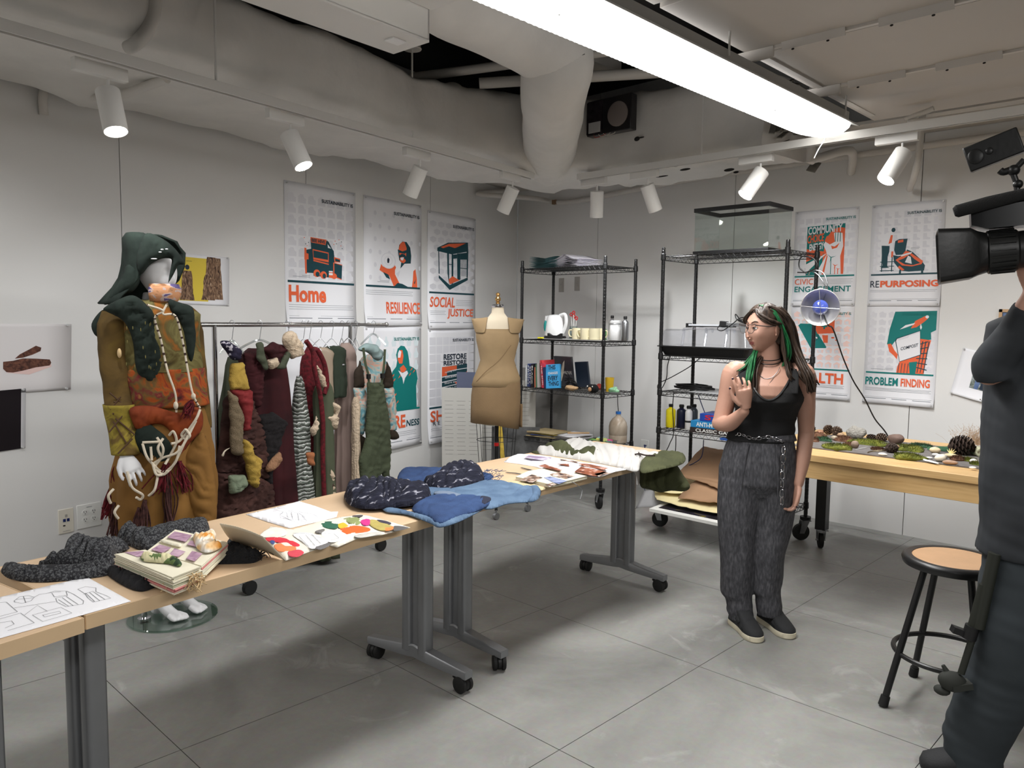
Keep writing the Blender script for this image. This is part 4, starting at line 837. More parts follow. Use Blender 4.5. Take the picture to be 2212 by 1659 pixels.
m = MB(); m.tube([c+V(.05*math.cos(a*PI/10), .05*math.sin(a*PI/10), .126) for a in range(20)], .002, 6, loop=True); m.tube([c+V(-.05, 0, .126), c+V(-.056, 0, .10), c+V(-.05, 0, .09)], .002, 6); m.build('clamp_wire', STEEL, t)
def bottle(x, y, Y, R, h, label, mt, lv=2, cat='bottle', cap=BLACKP, lab=None, shelf='L', neck=.4, nm='steel_bottle', sq=1.0):
    c = (onL if shelf == 'L' else onR)(x, y, lv, Y); c.z = (z if shelf == 'L' else RV[lv]+.006); t = thing(nm, label, cat, c)
    m = MB(); m.lathe([(R*.9, 0), (R, .006), (R, h*.70), (R*.9, h*.77), (R*neck, h*.84), (R*neck, h*.9)], c, 26); m.build('body', mt, t)
    m = MB(); m.lathe([(R*neck*1.2, h*.88), (R*neck*1.25, h*.97), (R*neck, h), (.001, h)], c, 20); m.build('cap', cap, t)
    if lab: m = MB(); m.lathe([(R*1.012, h*lab[1]), (R*1.012, h*lab[2])], c, 26, cap=False); m.build('label', lab[0], t)
    return t
bottle(1350, 722, -.84, .028, .185, 'brushed steel water bottle at the right end of the mug shelf', STEEL); bottle(1322, 716, -.68, .027, .19, 'steel bottle with a black top behind the white canister', STEEL, cap=BLACKP)
m = MB(); c = onL(1303, 718, 2, -.75); m.box(c+V(0, 0, .05), (.028, .05, .085)); tag(m.build('tea_box', mat('green_carton', (120, 190, 110), .6), bev=.001), 'small green carton between the mugs and the front post', 'box')
# -- book shelf
z = LV[1]+.006
def book(cx, Y, w, d, h, col, label, lean=0, spine=None, cover=None, zz=None, pages=True):
    c = V(cx, Y, z if zz is None else zz); t = thing('book', label, 'book', c, 0, 'books on the left shelving'); R = rot(0, lean, 0)
    cm = mat('cover_%d_%d_%d' % col, col, .45); m = MB(); q = lambda a, b, e: c+R @ V(a, b, e)+V(0, 0, abs(math.sin(lean))*w/2)
    m.box(q(-w/2+.001, 0, h/2), (.002, d, h), 0, R); m.box(q(w/2-.001, 0, h/2), (.002, d, h), 0, R); m.box(q(0, -d/2+.001, h/2), (w, .002, h), 0, R); m.build('cover', cm, t)
    m = MB(); m.box(q(0, .002, h/2), (w-.004, d-.008, h-.008), 0, R); m.build('pages', CREAM, t)
    if spine:
        m = MB(); put_text(m, spine[0], lambda u, v: q((v-.5)*w*.6, -d/2-.0006, h*(.92-.8*u)), (0, 0, 1, 1), 0, .01); m.build('spine_title', spine[1], t)
    return t, q
x = .995
SP = [((206, 208, 210), .022, .175, 'WE', 'grey white paperback at the left end of the book row'), ((70, 86, 130), .018, .19, 'FROM', 'slim blue book beside the white paperback'), ((40, 46, 92), .02, .185, 'SHIFT', 'navy book in the row by the left post'), ((28, 26, 34), .021, .19, 'BLACK', 'black book in the left half of the book row'), ((34, 28, 28), .014, .18, None, 'thin black book right of the thick black one'), ((216, 122, 92), .013, .165, None, 'thin salmon orange book in the row'), ((96, 140, 106), .012, .19, None, 'thin green book beside the grey one'), ((190, 190, 184), .014, .2, None, 'pale grey book leaning on the pink ones')]
for k, (col, w_, h_, s_, lb) in enumerate(SP):
    book(x+w_/2, -.86, w_, .13, h_, col, lb, -.04 if k > 4 else 0, (s_, PLW) if s_ else None); x += w_+.002
book(x+.028, -.83, .02, .16, .225, (222, 70, 78), 'tall coral red book with dark spine lettering', -.10, ('THE GREEN', BLACKP)); book(x+.05, -.85, .018, .15, .20, (214, 66, 90), 'crimson book behind the big blue cover', -.12, ('THE END', PLW)); book(x+.072, -.855, .018, .14, .17, (34, 52, 92), 'navy book tucked behind the big blue cover', -.12)
# blue face-out book
c = onL(1196, 824, 1, -.9); t = thing('book', 'bright blue book facing out with large dark title lettering', 'book', c, 0, 'books on the left shelving'); R = rotz(.25) @ rot(-.16, 0, 0) @ rot(0, -.1, 0)
m = MB(); m.box(c+R @ V(0, 0, .10), (.125, .026, .195), 0, R); m.build('cover', mat('bright_blue_cover', (62, 158, 214), .4), t, bev=.001)
m = MB(); fnb = lambda u, v: c+R @ V(-.055+.11*u, -.0142, .01+.185*v)
for s_, b in (('THIS', (.12, .78, .72, .98)), ('EVERY', (.1, .30, .9, .50)), ('THING', (.14, .06, .98, .26))): put_text(m, s_, fnb, b, 0, .03)
put_text(m, 'CHANGES', fnb, (.12, .57, .9, .68), 1, .02); m.build('title', [NAVY, PLW], t)
c = onL(1222, 826, 1, -.66); t = thing('book', 'large dark photo book with a white bird, leaning at the back', 'book', c, 0, 'books on the left shelving'); R = rot(.16, 0, 0)
m = MB(); m.box(c+R @ V(.0, 0, .13), (.19, .02, .25), 0, R); m.build('cover', mat('dark_grey_cover', (72, 72, 78), .35, var=.3, vscale=10), t); m = MB(); q = lambda u, v: c+R @ V(-.09+.18*u, -.0108, .01+.24*v)
m.poly([q(*p) for p in ((.1, .2), (.35, .5), (.5, .8), (.62, .9), (.58, .7), (.5, .45), (.34, .15))], 0); m.build('cover_bird', mat('ivory_print', (220, 214, 196), .5), t); m = MB(); put_text(m, 'WILDLIFE', q, (.5, .42, .98, .52), 0); m.build('title', PLW, t)
c = onL(1262, 828, 1, -.62); t = thing('book', 'navy hardback leaning right of the photo book', 'book', c, 0, 'books on the left shelving'); m = MB(); R = rot(.1, -.08, 0); m.box(c+R @ V(0, 0, .11), (.13, .02, .21), 0, R); m.build('cover', mat('navy_slate', (44, 56, 74), .4), t, bev=.001)
# heap of black cables, tools and toys
m = MB(); r_ = random.Random(11)
c = onL(1225, 826, 1, -.82)
for k in range(12):
    a = [c+V(-.03+.02*r_.random(), .05*r_.random(), .10+.03*r_.random()-.01*k)] + [c+V(.03+.035*i, .04*r_.random()-.02, max(.008, .085-.028*i-.003*k+.01*r_.random())) for i in range(4)]; m.tube(catmull(a, 4), .004, 6)
tag(m.build('cable_bundle', BLACKP), 'bundle of black cables sloping down beside the blue book', 'cables')
def lump(name, label, cat, c, rad, mt, amp=.25, sc=30, seed=0, parent=None, R=None):
    m = MB(); m.ell((0, 0, 0), rad, R, 28, 18)
    m.v = [Vector(c)+p*(1+amp*nz(p, sc, seed)) for p in m.v]; o = m.build(name, mt, parent, smooth=80)
    if label: tag(o, label, cat)
    return o
lump('glove', 'tan work glove on the lower book shelf', 'glove', onL(1234, 830, 1, -.9)+V(0, 0, .02), (.062, .028, .02), mat('tan_leather', (178, 146, 108), .7, bump=.4, bscale=60), .3, 40)
c = onL(1281, 828, 1, -.9)+V(0, 0, .03); t = thing('stuffed_toy', 'small black stuffed toy with tan patches on the wire shelf', 'toy', c); lump('body', None, None, c, (.05, .035, .034), mat('black_plush', (18, 18, 20), .95, bump=.5, bscale=200), .2, 30, 1, t); lump('snout', None, None, c+V(-.005, -.032, -.005), (.016, .012, .018), mat('tan_plush', (180, 140, 104), .9), .1, 30, 1, t)
for q in (-.03, .018): lump('eye_patch', None, None, c+V(q, -.03, .018), (.006, .004, .006), PLW, 0, 1, 0, t)
m = MB(); c = onL(1300, 815, 1, -.8); m.lathe([(.02, 0), (.024, .03), (.02, .05)], c+V(-.01, 0, .03), 18, 0, rot(1.2, 0, .4)); tag(m.build('tape_roll', mat('tape_red', (168, 60, 50), .4)), 'small red and white roll on the tool shelf', 'tape')
m = MB(); c = onL(1317, 815, 1, -.74); m.lathe([(.028, 0), (.036, .11), (.033, .11), (.026, .004)], c, 20, cap=False); tag(m.build('yellow_cup', mat('mustard_cup', (214, 176, 40), .45)), 'yellow plastic cup on the tool shelf', 'cup')
c = onL(1326, 828, 1, -.88)+V(0, 0, .025); lump('plastic_packet', 'crinkled clear green packet by the front right post', 'packet', c, (.045, .025, .026), mat('green_film', (140, 190, 150), .25, bump=.6, bscale=60), .5, 45, 3)
m = MB(); c = onL(1325, 832, 1, -.93); m.cyl(c+V(-.02, 0, .01), c+V(.07, .01, .012), .010, 14); m.cyl(c+V(-.04, 0, .009), c+V(-.02, 0, .01), .006, 12); tag(m.build('silver_torch', STEEL), 'slim grey metal tool lying at the shelf edge', 'tool')
# -- lower shelf
z = LV[0]+.008
def flat_stack(name, label, cat, c, w, d, hts, cols, rz=0, spread=.02, seed=1):
    t = thing(name, label, cat, c); r_ = random.Random(seed); zz = 0
    for k, h in enumerate(hts):
        m = MB(); R = rotz(rz+(r_.random()-.5)*.5); m.box(c+V((r_.random()-.5)*spread, (r_.random()-.5)*spread, zz+h/2), (w*(.85+.2*r_.random()), d*(.85+.2*r_.random()), h), 0, R); m.build('sheet', cols[k % len(cols)], t, bev=.0006); zz += h+.0008
    return t
GM = [mat('magazine_tan', (178, 160, 120), .5), PAPER, mat('magazine_navy', (60, 70, 110), .5, var=.4, vscale=20), mat('magazine_yellow', (206, 186, 90), .5), mat('kraft', (150, 128, 100), .8)]
flat_stack('magazine_pile', 'loose pile of folded papers at the left of the lower shelf', 'papers', V(1.14, -.8, z), .28, .24, [.006]*6, GM, .3, .05, 3); flat_stack('magazine_pile', 'grey brown folders on the middle of the lower shelf', 'papers', V(1.36, -.74, z), .26, .26, [.005]*5, [mat('folder_grey', (104, 100, 98), .6), PAPER, mat('folder_brown', (120, 108, 98), .6)], -.3, .04, 5)
m = MB(); P = atZ(1172, 934, z+.02); Q = P+V(.16, .1, .01); m.tube([P, Q], .014, 16); tag(m.build('cardboard_tube', mat('tube_tan', (190, 150, 104), .7)), 'tan cardboard tube poking out of the lower shelf', 'tube')
m = MB(); m.tube([V(1.36, -.80, z+.045), V(1.52, -.72, z+.055)], .007, 12); tag(m.build('wooden_dowel', mat('dowel_wood', (200, 164, 120), .6)), 'short wooden dowel lying on the grey folders', 'dowel')
for k, (px, py) in enumerate(((1122, 914),)):
    m = MB(); P = V(.965, -.9, z+.04); 
    for q in range(4): m.tube([P+V((.02-.004*q)*math.cos(a*PI/8), 0, (.02-.004*q)*math.sin(a*PI/8)) for a in range(16)], .0012, 5, loop=True)
    tag(m.build('paper_roll', mat('grey_paper', (150, 150, 146), .7)), 'curled grey paper roll at the left post of the lower shelf', 'paper')
c = onL(1300, 935, 0, -.86); t = thing('storage_box', 'clear plastic box of sticky notes on the lower shelf', 'box', c); m = MB()
for (p, s_) in (((0, -.06, .022), (.2, .003, .045)), ((0, .06, .022), (.2, .003, .045)), ((-.1, 0, .022), (.003, .12, .045)), ((.1, 0, .022), (.003, .12, .045)), ((0, 0, .003), (.2, .12, .003)), ((0, -.062, .045), (.22, .008, .003)), ((0, .062, .045), (.22, .008, .003))): m.box(c+V(*p), s_)
m.build('tub', glass('clear_tub', (214, 222, 220), .2, .15), t)
for k, (a, b, col) in enumerate(((-.06, -.03, (120, 190, 70)), (-.02, .0, (230, 224, 120)), (.03, -.02, (222, 226, 140)), (.05, .02, (230, 90, 150)), (-.03, .03, (150, 200, 200)), (.07, -.01, (120, 160, 150)))):
    m = MB(); m.box(c+V(a, b, .03+.008*k % .02), (.05, .045, .03), 0, rotz(k*.5)); m.build('note_pad', mat('note_%d' % k, col, .7), t)
c = onL(1335, 930, 0, -.66); t = thing('water_jug', 'large clear plastic jug of cloudy water with a blue cap', 'jug', c)
m = MB(); m.lathe([(.062, 0), (.07, .008), (.072, .06), (.070, .065), (.072, .07), (.073, .13), (.066, .165), (.045, .195), (.02, .215), (.018, .235)], c, 30); m.build('body', ramp_mat('murky_water', [(.3, (158, 140, 120)), (.7, (196, 184, 168))], 'noise', 8, 3, .5, .25, 0), t)
m = MB(); m.lathe([(.021, .23), (.021, .25), (.001, .252)], c, 18); m.build('cap', mat('blue_cap', (40, 110, 190), .4), t); m = MB(); m.tube(catmull([c+V(0, 0, .25), c+V(-.01, 0, .32), c+V(-.012, 0, .38)], 5), .003, 6); m.build('air_tube', BLACKP, t)
# ================================================================= right shelf contents
# glass tank
zt = RV[4]+.008; A = atY(1497, 545, -1.0); c0 = V(2.62, -.83, zt)
x0, x1, y0, y1, hz = 2.60, 3.12, -1.0, -.68, .285
t = thing('glass_tank', 'empty glass tank with a black rim on top of the right shelving', 'aquarium', ((x0+x1)/2, (y0+y1)/2, zt)); GT = glass('tank_glass', (247, 250, 249), .01, .03)
for nm_, p, s_ in (('front_pane', ((x0+x1)/2, y0, zt+hz/2), (x1-x0, .004, hz)), ('rear_pane', ((x0+x1)/2, y1, zt+hz/2), (x1-x0, .004, hz)), ('side_pane', (x0, (y0+y1)/2, zt+hz/2), (.004, y1-y0, hz)), ('side_pane', (x1, (y0+y1)/2, zt+hz/2), (.004, y1-y0, hz))): m = MB(); m.box(p, s_); m.build(nm_, GT, t)
for zz, hh, nm_ in ((zt+.008, .016, 'base_trim'), (zt+hz, .026, 'top_rim')):
    m = MB()
    for (p, s_) in (((((x0+x1)/2), y0, zz), (x1-x0+.014, .016, hh)), (((x0+x1)/2, y1, zz), (x1-x0+.014, .016, hh)), ((x0, (y0+y1)/2, zz), (.016, y1-y0, hh)), ((x1, (y0+y1)/2, zz), (.016, y1-y0, hh))): m.box(p, s_)
    if nm_ == 'base_trim': m.box(((x0+x1)/2, (y0+y1)/2, zt+.004), (x1-x0, y1-y0, .006))
    m.build(nm_, BLACKP, t, bev=.001)
# propagator tray with clear dome
zt = RV[3]+.006; t = thing('propagator', 'black seed tray covered by a ribbed clear plastic dome', 'seed tray', (2.82, -.83, zt)); x0, x1, y0, y1 = 2.36, 3.04, -1.05, -.64
m = MB(); rings = []
def rr(x0, x1, y0, y1, z, r=.03, n=6, rib=0.0):
    pts = []
    for (cx, cy, a0) in ((x1-r, y1-r, 0), (x0+r, y1-r, PI/2), (x0+r, y0+r, PI), (x1-r, y0+r, 3*PI/2)):
        for k in range(n+1): a = a0+PI/2*k/n; pts.append(V(cx+r*math.cos(a), cy+r*math.sin(a), z))
    return pts
m.loft([rr(x0+.03, x1-.03, y0+.03, y1-.03, zt), rr(x0+.005, x1-.005, y0+.005, y1-.005, zt+.055), rr(x0-.008, x1+.008, y0-.008, y1+.008, zt+.056), rr(x0-.008, x1+.008, y0-.008, y1+.008, zt+.062)]); m.build('tray', BLACKP, t)
DG = glass('clear_dome', (246, 247, 250), .14, .10); m = MB(); m.loft([rr(x0-.006, x1+.006, y0-.006, y1+.006, zt+.065), rr(x0, x1, y0, y1, zt+.068), rr(x0+.02, x1-.02, y0+.02, y1-.02, zt+.165), rr(x0+.035, x1-.035, y0+.035, y1-.035, zt+.178)]); 
for xx in (2.56, 2.73, 2.88): m.tube(catmull([(xx, y0-.002, zt+.07), (xx, y0+.018, zt+.155), (xx, y0+.04, zt+.182), (xx, y1-.04, zt+.182), (xx, y1-.018, zt+.155)], 5), .009, 8)
m.build('dome', DG, t)
m = MB(); c = V(2.60, -.80, zt+.195); m.box(c+V(0.03, 0, .012), (.36, .045, .012)); m.box(c+V(.03, 0, .003), (.36, .04, .008), 1); m.box(c+V(-.145, 0, .008), (.02, .05, .03), 1); tag(m.build('grow_light_bar', [mat('light_bar_grey', (176, 178, 182), .35), BLACKP]), 'slim grey light bar lying on the left of the dome', 'light bar')
c = V(2.87, -.86, zt+.198); t = thing('strip_light', 'silver strip light with a tangled black cord on the dome', 'lamp', c); m = MB(); m.box(c+V(.02, 0, .012), (.2, .04, .022), 0, rot(0, .08, .15)); m.build('housing', STEEL, t, bev=.003); m = MB(); m.box(c+V(-.10, -.016, .02), (.05, .045, .035), 0, rot(0, .08, .15)); m.build('end_cap', BLACKP, t, bev=.004)
m = MB(); m.tube(catmull([c+V(*p) for p in ((-.12, -.02, .02), (-.14, -.03, -.015), (-.09, -.05, -.025), (-.02, -.05, .02), (.03, -.04, .06), (.09, -.03, .055), (.12, 0, .02), (.10, .0, 0), (.06, -.03, .03), (.0, -.03, .05), (-.01, -.03, .085), (.03, -.02, .04), (.1, -.02, .01), (.06, -.04, .025), (.02, -.05, .045), (.08, -.05, .05))], 6), .0035, 6); m.build('cord', BLACKP, t)
# third level: liner and cables
zt = RV[2]+.007; m = MB(); m.box((2.9, -.82, zt+.003), (.62, .36, .004)); tag(m.build('white_board', mat('pale_sheet', (196, 198, 200), .5)), 'pale flat sheet on the third level of the right shelving', 'sheet')
m = MB(); r_ = random.Random(4); c = V(2.55, -.86, zt+.012)
for k in range(9): m.tube(catmull([c+V(.16*math.cos(a*1.1+k)*(.6+.4*r_.random()), .07*math.sin(a*1.1+k), .006*r_.random()+.003*k) for a in range(7)], 5), .0035, 6)
tag(m.build('cable_coil', BLACKP), 'flat coil of black cable on the third level by the post', 'cables')
CB = mat('blue_cable', (36, 44, 84), .5)
def cable(pts, label, mt=BLACKP, r=.0032): m = MB(); m.tube(catmull(pts, 7), r, 7); return tag(m.build('power_cable', mt), label, 'cable')
cable([atY(*q, -1.02) for q in ((1448, 768), (1442, 790), (1440, 815), (1432, 835), (1423, 845))], 'black cord hanging from the tray level of the right shelving')
cable([atY(*q, -1.02) for q in ((1515, 770), (1490, 792), (1450, 815), (1424, 828), (1421, 840), (1430, 848))], 'black cord running slantwise to the left post')
cable([atY(*q, -.98) for q in ((1456, 846), (1453, 880), (1455, 935), (1446, 960), (1436, 990), (1450, 1040))], 'black cord hanging between the paint bottles')
cable([atY(*q, -.95) for q in ((1508, 852), (1518, 880), (1526, 900))], 'dark blue cord above the games', CB); cable([atY(*q, -.9) for q in ((1460, 940), (1459, 975), (1452, 1000), (1470, 1020), (1465, 1035))], 'second black cord hanging below the bottle level')
cable([atY(*q, -.85) for q in ((1520, 950), (1516, 985), (1500, 1000), (1480, 1008))], 'blue cord dropping under the stacked games', CB); cable([atZ(*q) for q in ((1385, 1045), (1398, 1068), (1412, 1074))] if False else [atY(*q, -1.0) for q in ((1387, 1045), (1394, 1060), (1405, 1070), (1416, 1075))], 'thin blue cord below the olive cuffs', CB, .002)
# paint bottles and games
zz4 = 1
YB = mat('yellow_paint_bottle', (226, 210, 30), .3); NB = mat('navy_paint_bottle', (22, 24, 48), .3); GB = mat('grey_paint_bottle', (70, 76, 84), .35); WB = mat('white_paint_bottle', (214, 212, 212), .35)
BL = mat('dark_label', (26, 26, 30), .5)
bottle(1448, 928, -.93, .034, .165, 'dented yellow paint bottle, leftmost on the lower right shelving', YB, 1, shelf='R', neck=.38, nm='paint_bottle'); bottle(1471, 928, -.90, .034, .165, 'dark navy paint bottle beside the yellow one', NB, 1, shelf='R', neck=.42, nm='paint_bottle'); bottle(1487, 928, -.93, .025, .165, 'slim white paint bottle with a black band', WB, 1, shelf='R', neck=.55, nm='paint_bottle', lab=(BL, .30, .38)); bottle(1498, 928, -.84, .027, .168, 'grey paint bottle behind the slim white one', GB, 1, shelf='R', neck=.5, nm='paint_bottle')
def game(c, s_, col, txt, tcol, label, rz=.05):
    t = thing('board_game_box', label, 'game box', c); R = rotz(rz); m = MB(); m.box(c+V(0, 0, s_[2]/2), s_, 0, R); m.build('box', mat('game_%d_%d_%d' % col, col, .45), t, bev=.0015)
    m = MB(); put_text(m, txt, lambda u, v: c+R @ V(-s_[0]/2+s_[0]*u, -s_[1]/2-.001, s_[2]*v), (.12, .2, .95, .85), 0, .02); m.build('lettering', tcol, t); return t
c = V(2.80, -.90, RV[1]+.006); game(c, (.36, .24, .034), (50, 42, 40), 'CLASSIC GAMES', PLW, 'flat dark game box at the bottom of the stack'); game(c+V(0, 0, .035), (.35, .24, .045), (38, 130, 186), 'ANTI-MONOPOLY', PLW, 'blue game box in the middle of the stack'); game(c+V(.03, .0, .081), (.30, .2, .05), (32, 70, 160), 'STOP', RD, 'red and blue game box on top of the stack', .1)
m = MB(); m.box((2.98, -1.0, RV[1]-.012), (.22, .12, .012), 0, rotz(-.1)); tag(m.build('blue_folder', mat('folder_blue', (44, 84, 160), .4)), 'bright blue folder poking out beside the woman', 'folder')
# bottom level: boards, cardboard and cream paper
zb = RV[0]+.008; CARD = mat('brown_cardboard', (158, 124, 94), .8, var=.06, vscale=8)
def rough_sheet(name, label, cat, poly, zz, mt, th=.004, wav=.01, seed=1, parent=None):
    """stiff sheet with a torn outline given as floor-plan points at height zz (a number or a function)"""
    m = MB(); P = [Vector((p[0], p[1], 0)) for p in poly]; c = sum(P, Vector())/len(P); r_ = random.Random(seed); Q = []
    for i, p in enumerate(P):
        q = P[(i+1) % len(P)]; n = max(1, int((q-p).length/.03))
        for k in range(n): a = p.lerp(q, k/n); Q.append(a+V((r_.random()-.5)*.008, (r_.random()-.5)*.008, 0))
    f_ = zz if callable(zz) else (lambda x, y: zz+wav*nz((x, y, 0), 5, seed)); rings = []
    for s_ in (1, .75, .5, .25, .02): rings.append([V((c+(p-c)*s_).x, (c+(p-c)*s_).y, f_((c+(p-c)*s_).x, (c+(p-c)*s_).y)) for p in Q])
    m.loft(rings, 0, False); m.add([rings[-1][i] for i in range(len(Q))], [tuple(range(len(Q)))], 0); o = m.build(name, mt, parent, smooth=60, solid=th)
    if label: tag(o, label, cat)
    return o
t = thing('framed_canvas', 'black painted canvas board with white edges under the cream paper', 'painting', (2.82, -.95, .17)); 
m = MB(); c = V(2.88, -1.12, .20); R = rot(.05, 0, 0); m.box(c, (.72, .42, .02), 0, R); m.build('board', PLW, t); m = MB(); m.box(c+R @ V(.01, 0.02, .0115), (.66, .36, .003), 0, R); m.build('painted_face', ramp_mat('dark_painting', [(.45, (24, 22, 26)), (.6, (46, 40, 58)), (.66, (120, 110, 40)), (.72, (30, 28, 34))], 'noise', 9, 4, .8, .4, 0), t)
CR2 = mat('cream_kraft_paper', (222, 208, 160), .8, var=.05, vscale=6)
def slope(base, k): return lambda x, y: base+k*(y+1.0)+.012*nz((x, y, 0), 7, base)
rough_sheet('cream_paper', 'large torn cream paper sheet spilling off the bottom shelf', 'paper', [(2.34, -1.02), (2.5, -1.22), (2.78, -1.25), (3.25, -1.22), (3.28, -.8), (2.5, -.72)], slope(.272, .16), CR2, .003, 0, 2)
rough_sheet('cream_paper', 'smaller cream paper with green tape on the bottom shelf', 'paper', [(2.30, -.98), (2.45, -1.16), (2.64, -1.12), (2.7, -.9), (2.45, -.8)], slope(.305, .18), CR2, .003, 0, 5)
rough_sheet('cardboard_sheet', 'torn brown cardboard piece on top of the cream paper', 'cardboard', [(2.66, -1.2), (2.9, -1.16), (3.1, -1.18), (3.22, -1.1), (3.2, -.7), (2.62, -.68)], slope(.34, .35), CARD, .005, 0, 7)
rough_sheet('cardboard_sheet', 'upper brown cardboard flap leaning at the back of the bottom shelf', 'cardboard', [(2.50, -.98), (3.2, -1.12), (3.22, -.62), (2.5, -.62)], slope(.37, .42), CARD, .005, 0, 8)
m = MB(); P = V(2.36, -1.12, .2); m.grid(lambda u, v: V(2.32+.26*u, -1.1-.10*v+.05*u, .25-.11*v*(1-.2*u)+.02*math.sin(3*u)), 10, 6); tag(m.build('plastic_bag', mat('translucent_grey', (150, 150, 152), .4), smooth=80, solid=.002), 'limp grey plastic sheet hanging off the bottom shelf', 'bag')
# fire extinguisher lying behind
P = atZ(1390, 1090, .0); P.z = .046; t = thing('fire_extinguisher', 'small red fire extinguisher lying on the floor by the wall', 'fire extinguisher', P)
m = MB(); R = rot(0, PI/2, 0.25); m.lathe([(.02, 0), (.042, .012), (.046, .03), (.046, .2), (.038, .225), (.018, .24)], P, 26, 0, R); m.build('cylinder', mat('signal_red', (190, 32, 30), .3), t); m = MB(); m.lathe([(.014, .24), (.016, .28), (.02, .3)], P, 14, 0, R); m.build('valve', BLACKP, t)
# heat lamp clamped to the shelving -----------------------------------
P = atY(1772, 664, -1.02); t = thing('heat_lamp', 'clamp lamp with a round aluminium reflector and a blue bulb', 'lamp', P)
aim = (Vector((4.9, -4.6, 1.15))-P).normalized(); sx = aim.orthogonal().normalized(); sy = aim.cross(sx); R = Matrix((sx, sy, aim)).transposed()
ALU = mat('spun_aluminium', (200, 198, 194), .42, .85, bump=.05, bscale=10)
m = MB(); m.lathe([(.030, -.075), (.040, -.062), (.066, -.045), (.092, -.02), (.106, .004), (.110, .006), (.1105, .008), (.108, .009), (.104, .006), (.09, -.016), (.064, -.041), (.038, -.058), (.028, -.07)], P, 44, 0, R, cap=False); m.build('reflector', ALU, t)
m = MB(); m.lathe([(.001, -.135), (.02, -.13), (.022, -.085), (.032, -.075), (.032, -.068), (.001, -.068)], P, 20, 0, R); m.build('socket', BLACKP, t)
m = MB(); m.lathe([(.012, -.07), (.016, -.055), (.042, -.02), (.044, -.006), (.034, .010), (.014, .018), (.001, .019)], P, 26, 0, R); m.build('bulb', mat('blue_bulb', (66, 82, 160), .15, coat=1), t)
m = MB()
for a in (.9, 2.3): m.tube(catmull([P+R @ V(.108*math.cos(a), .108*math.sin(a), .006), P+R @ V(.03*math.cos(a), .03*math.sin(a), .024), P+R @ V(-.03*math.cos(a), -.03*math.sin(a), .024), P+R @ V(-.108*math.cos(a), -.108*math.sin(a), .006)], 5), .0016, 6)
m.build('wire_guard', STEEL, t)
m = MB(); q = P+V(-.02, .0, .13); m.tube(catmull([P+R @ V(0, 0, -.10), P+V(.03, .01, .10), P+V(.03, .0, .16), P+V(.0, .0, .21), P+V(-.06, -.01, .22), P+V(-.08, .0, .19)], 6), .0035, 8); m.tube(catmull([P+V(.03, .01, .10), P+V(.01, 0, .15), P+V(-.03, 0, .20), P+V(-.08, 0, .22)], 5), .0035, 8); m.build('clamp_wire', STEEL, t)
m = MB(); m.tube(catmull([P+V(-.08, -.02, .20), P+V(-.13, -.02, .24), P+V(-.12, -.02, .30), P+V(-.05, -.02, .29), P+V(-.02, -.02, .24), P+V(-.08, -.02, .21), P+V(-.14, -.02, .21)], 6), .004, 6); m.build('cord_loop', BLACKP, t)
pts = [P+R @ V(0, 0, -.13), P+V(.04, .02, -.10)] + [atY(x, y, Y) for x, y, Y in ((1800, 712, -.9), (1822, 775, -.75), (1843, 822, -.68), (1868, 862, -.60), (1890, 905, -.55), (1918, 942, -.52), (1945, 1010, -.5))]
m = MB(); m.tube(catmull(pts, 7), .0045, 8); m.build('cord', BLACKP, t)
# ================================================================= BENCH, STOOL, DRESS FORM
PINE = ramp_mat('pine_wood', [(.3, (198, 160, 108)), (.5, (216, 180, 126)), (.75, (186, 144, 92))], 'noise', 3, 6, 1.2, .45, .03, (.5, 14, 6))
BZ = .75
BO = V(3.685, -1.60, BZ); bR = rotz(0); bx_ = bR @ V(1, 0, 0); by_ = bR @ V(0, 1, 0)
def B(x, y, z=0): return BO+bx_*x+by_*y+V(0, 0, z)    # x along front edge, y toward the wall
t = thing('workbench', 'long pine workbench on black casters along the right side', 'workbench', B(.7, .45, -BZ))
BD = 1.0
m = MB(); m.box(B(1.02, BD/2, -.019), (2.76, BD, .038), 0, bR); m.build('benchtop', PINE, t, bev=.004)
for (y, nm_) in ((.035, 'apron'), (BD-.035, 'apron')): m = MB(); m.box(B(1.02, y, -.085), (2.7, .04, .09), 0, bR); m.build(nm_, PINE, t, bev=.002)
for (x, y) in ((-.29, .06), (-.26, .88), (2.35, .06), (2.35, .88)):
    m = MB(); p = B(x, y, -BZ); m.box((p.x, p.y, .395), (.065, .065, .54), 0, bR); lg = m.build('leg', BLACK, t, bev=.002)
def plate_caster(t, p, a, R=.05):
    ax = V(math.cos(a), math.sin(a), 0); by = V(-ax.y, ax.x, 0); c = V(p.x, p.y, R)+by*.02
    m = MB(); m.box((p.x, p.y, .124), (.07, .07, .008), 0, rotz(a)); m.cyl((p.x, p.y, .105), (p.x, p.y, .122), .028, 16)
    for s in (-1, 1): m.prism([(-.02, 0), (.02, 0), (.032, .055), (-.032, .055)], c+ax*(s*.022)+V(0, 0, 0), by, (0, 0, 1), .003)
    m.tube([c-ax*.03, c+ax*.03], .006, 8); m.build('caster_fork', STEEL, t)
    m = MB(); m.tube([c-ax*.014, c-ax*.012, c+ax*.012, c+ax*.014], [R*.86, R, R, R*.86], 24); m.build('wheel', RUBBER, t)
for (x, y, a) in ((-.29, .06, .75), (-.26, .88, .6), (2.35, .06, .4), (2.35, .88, 1)): plate_caster(t, B(x, y, -BZ), a)
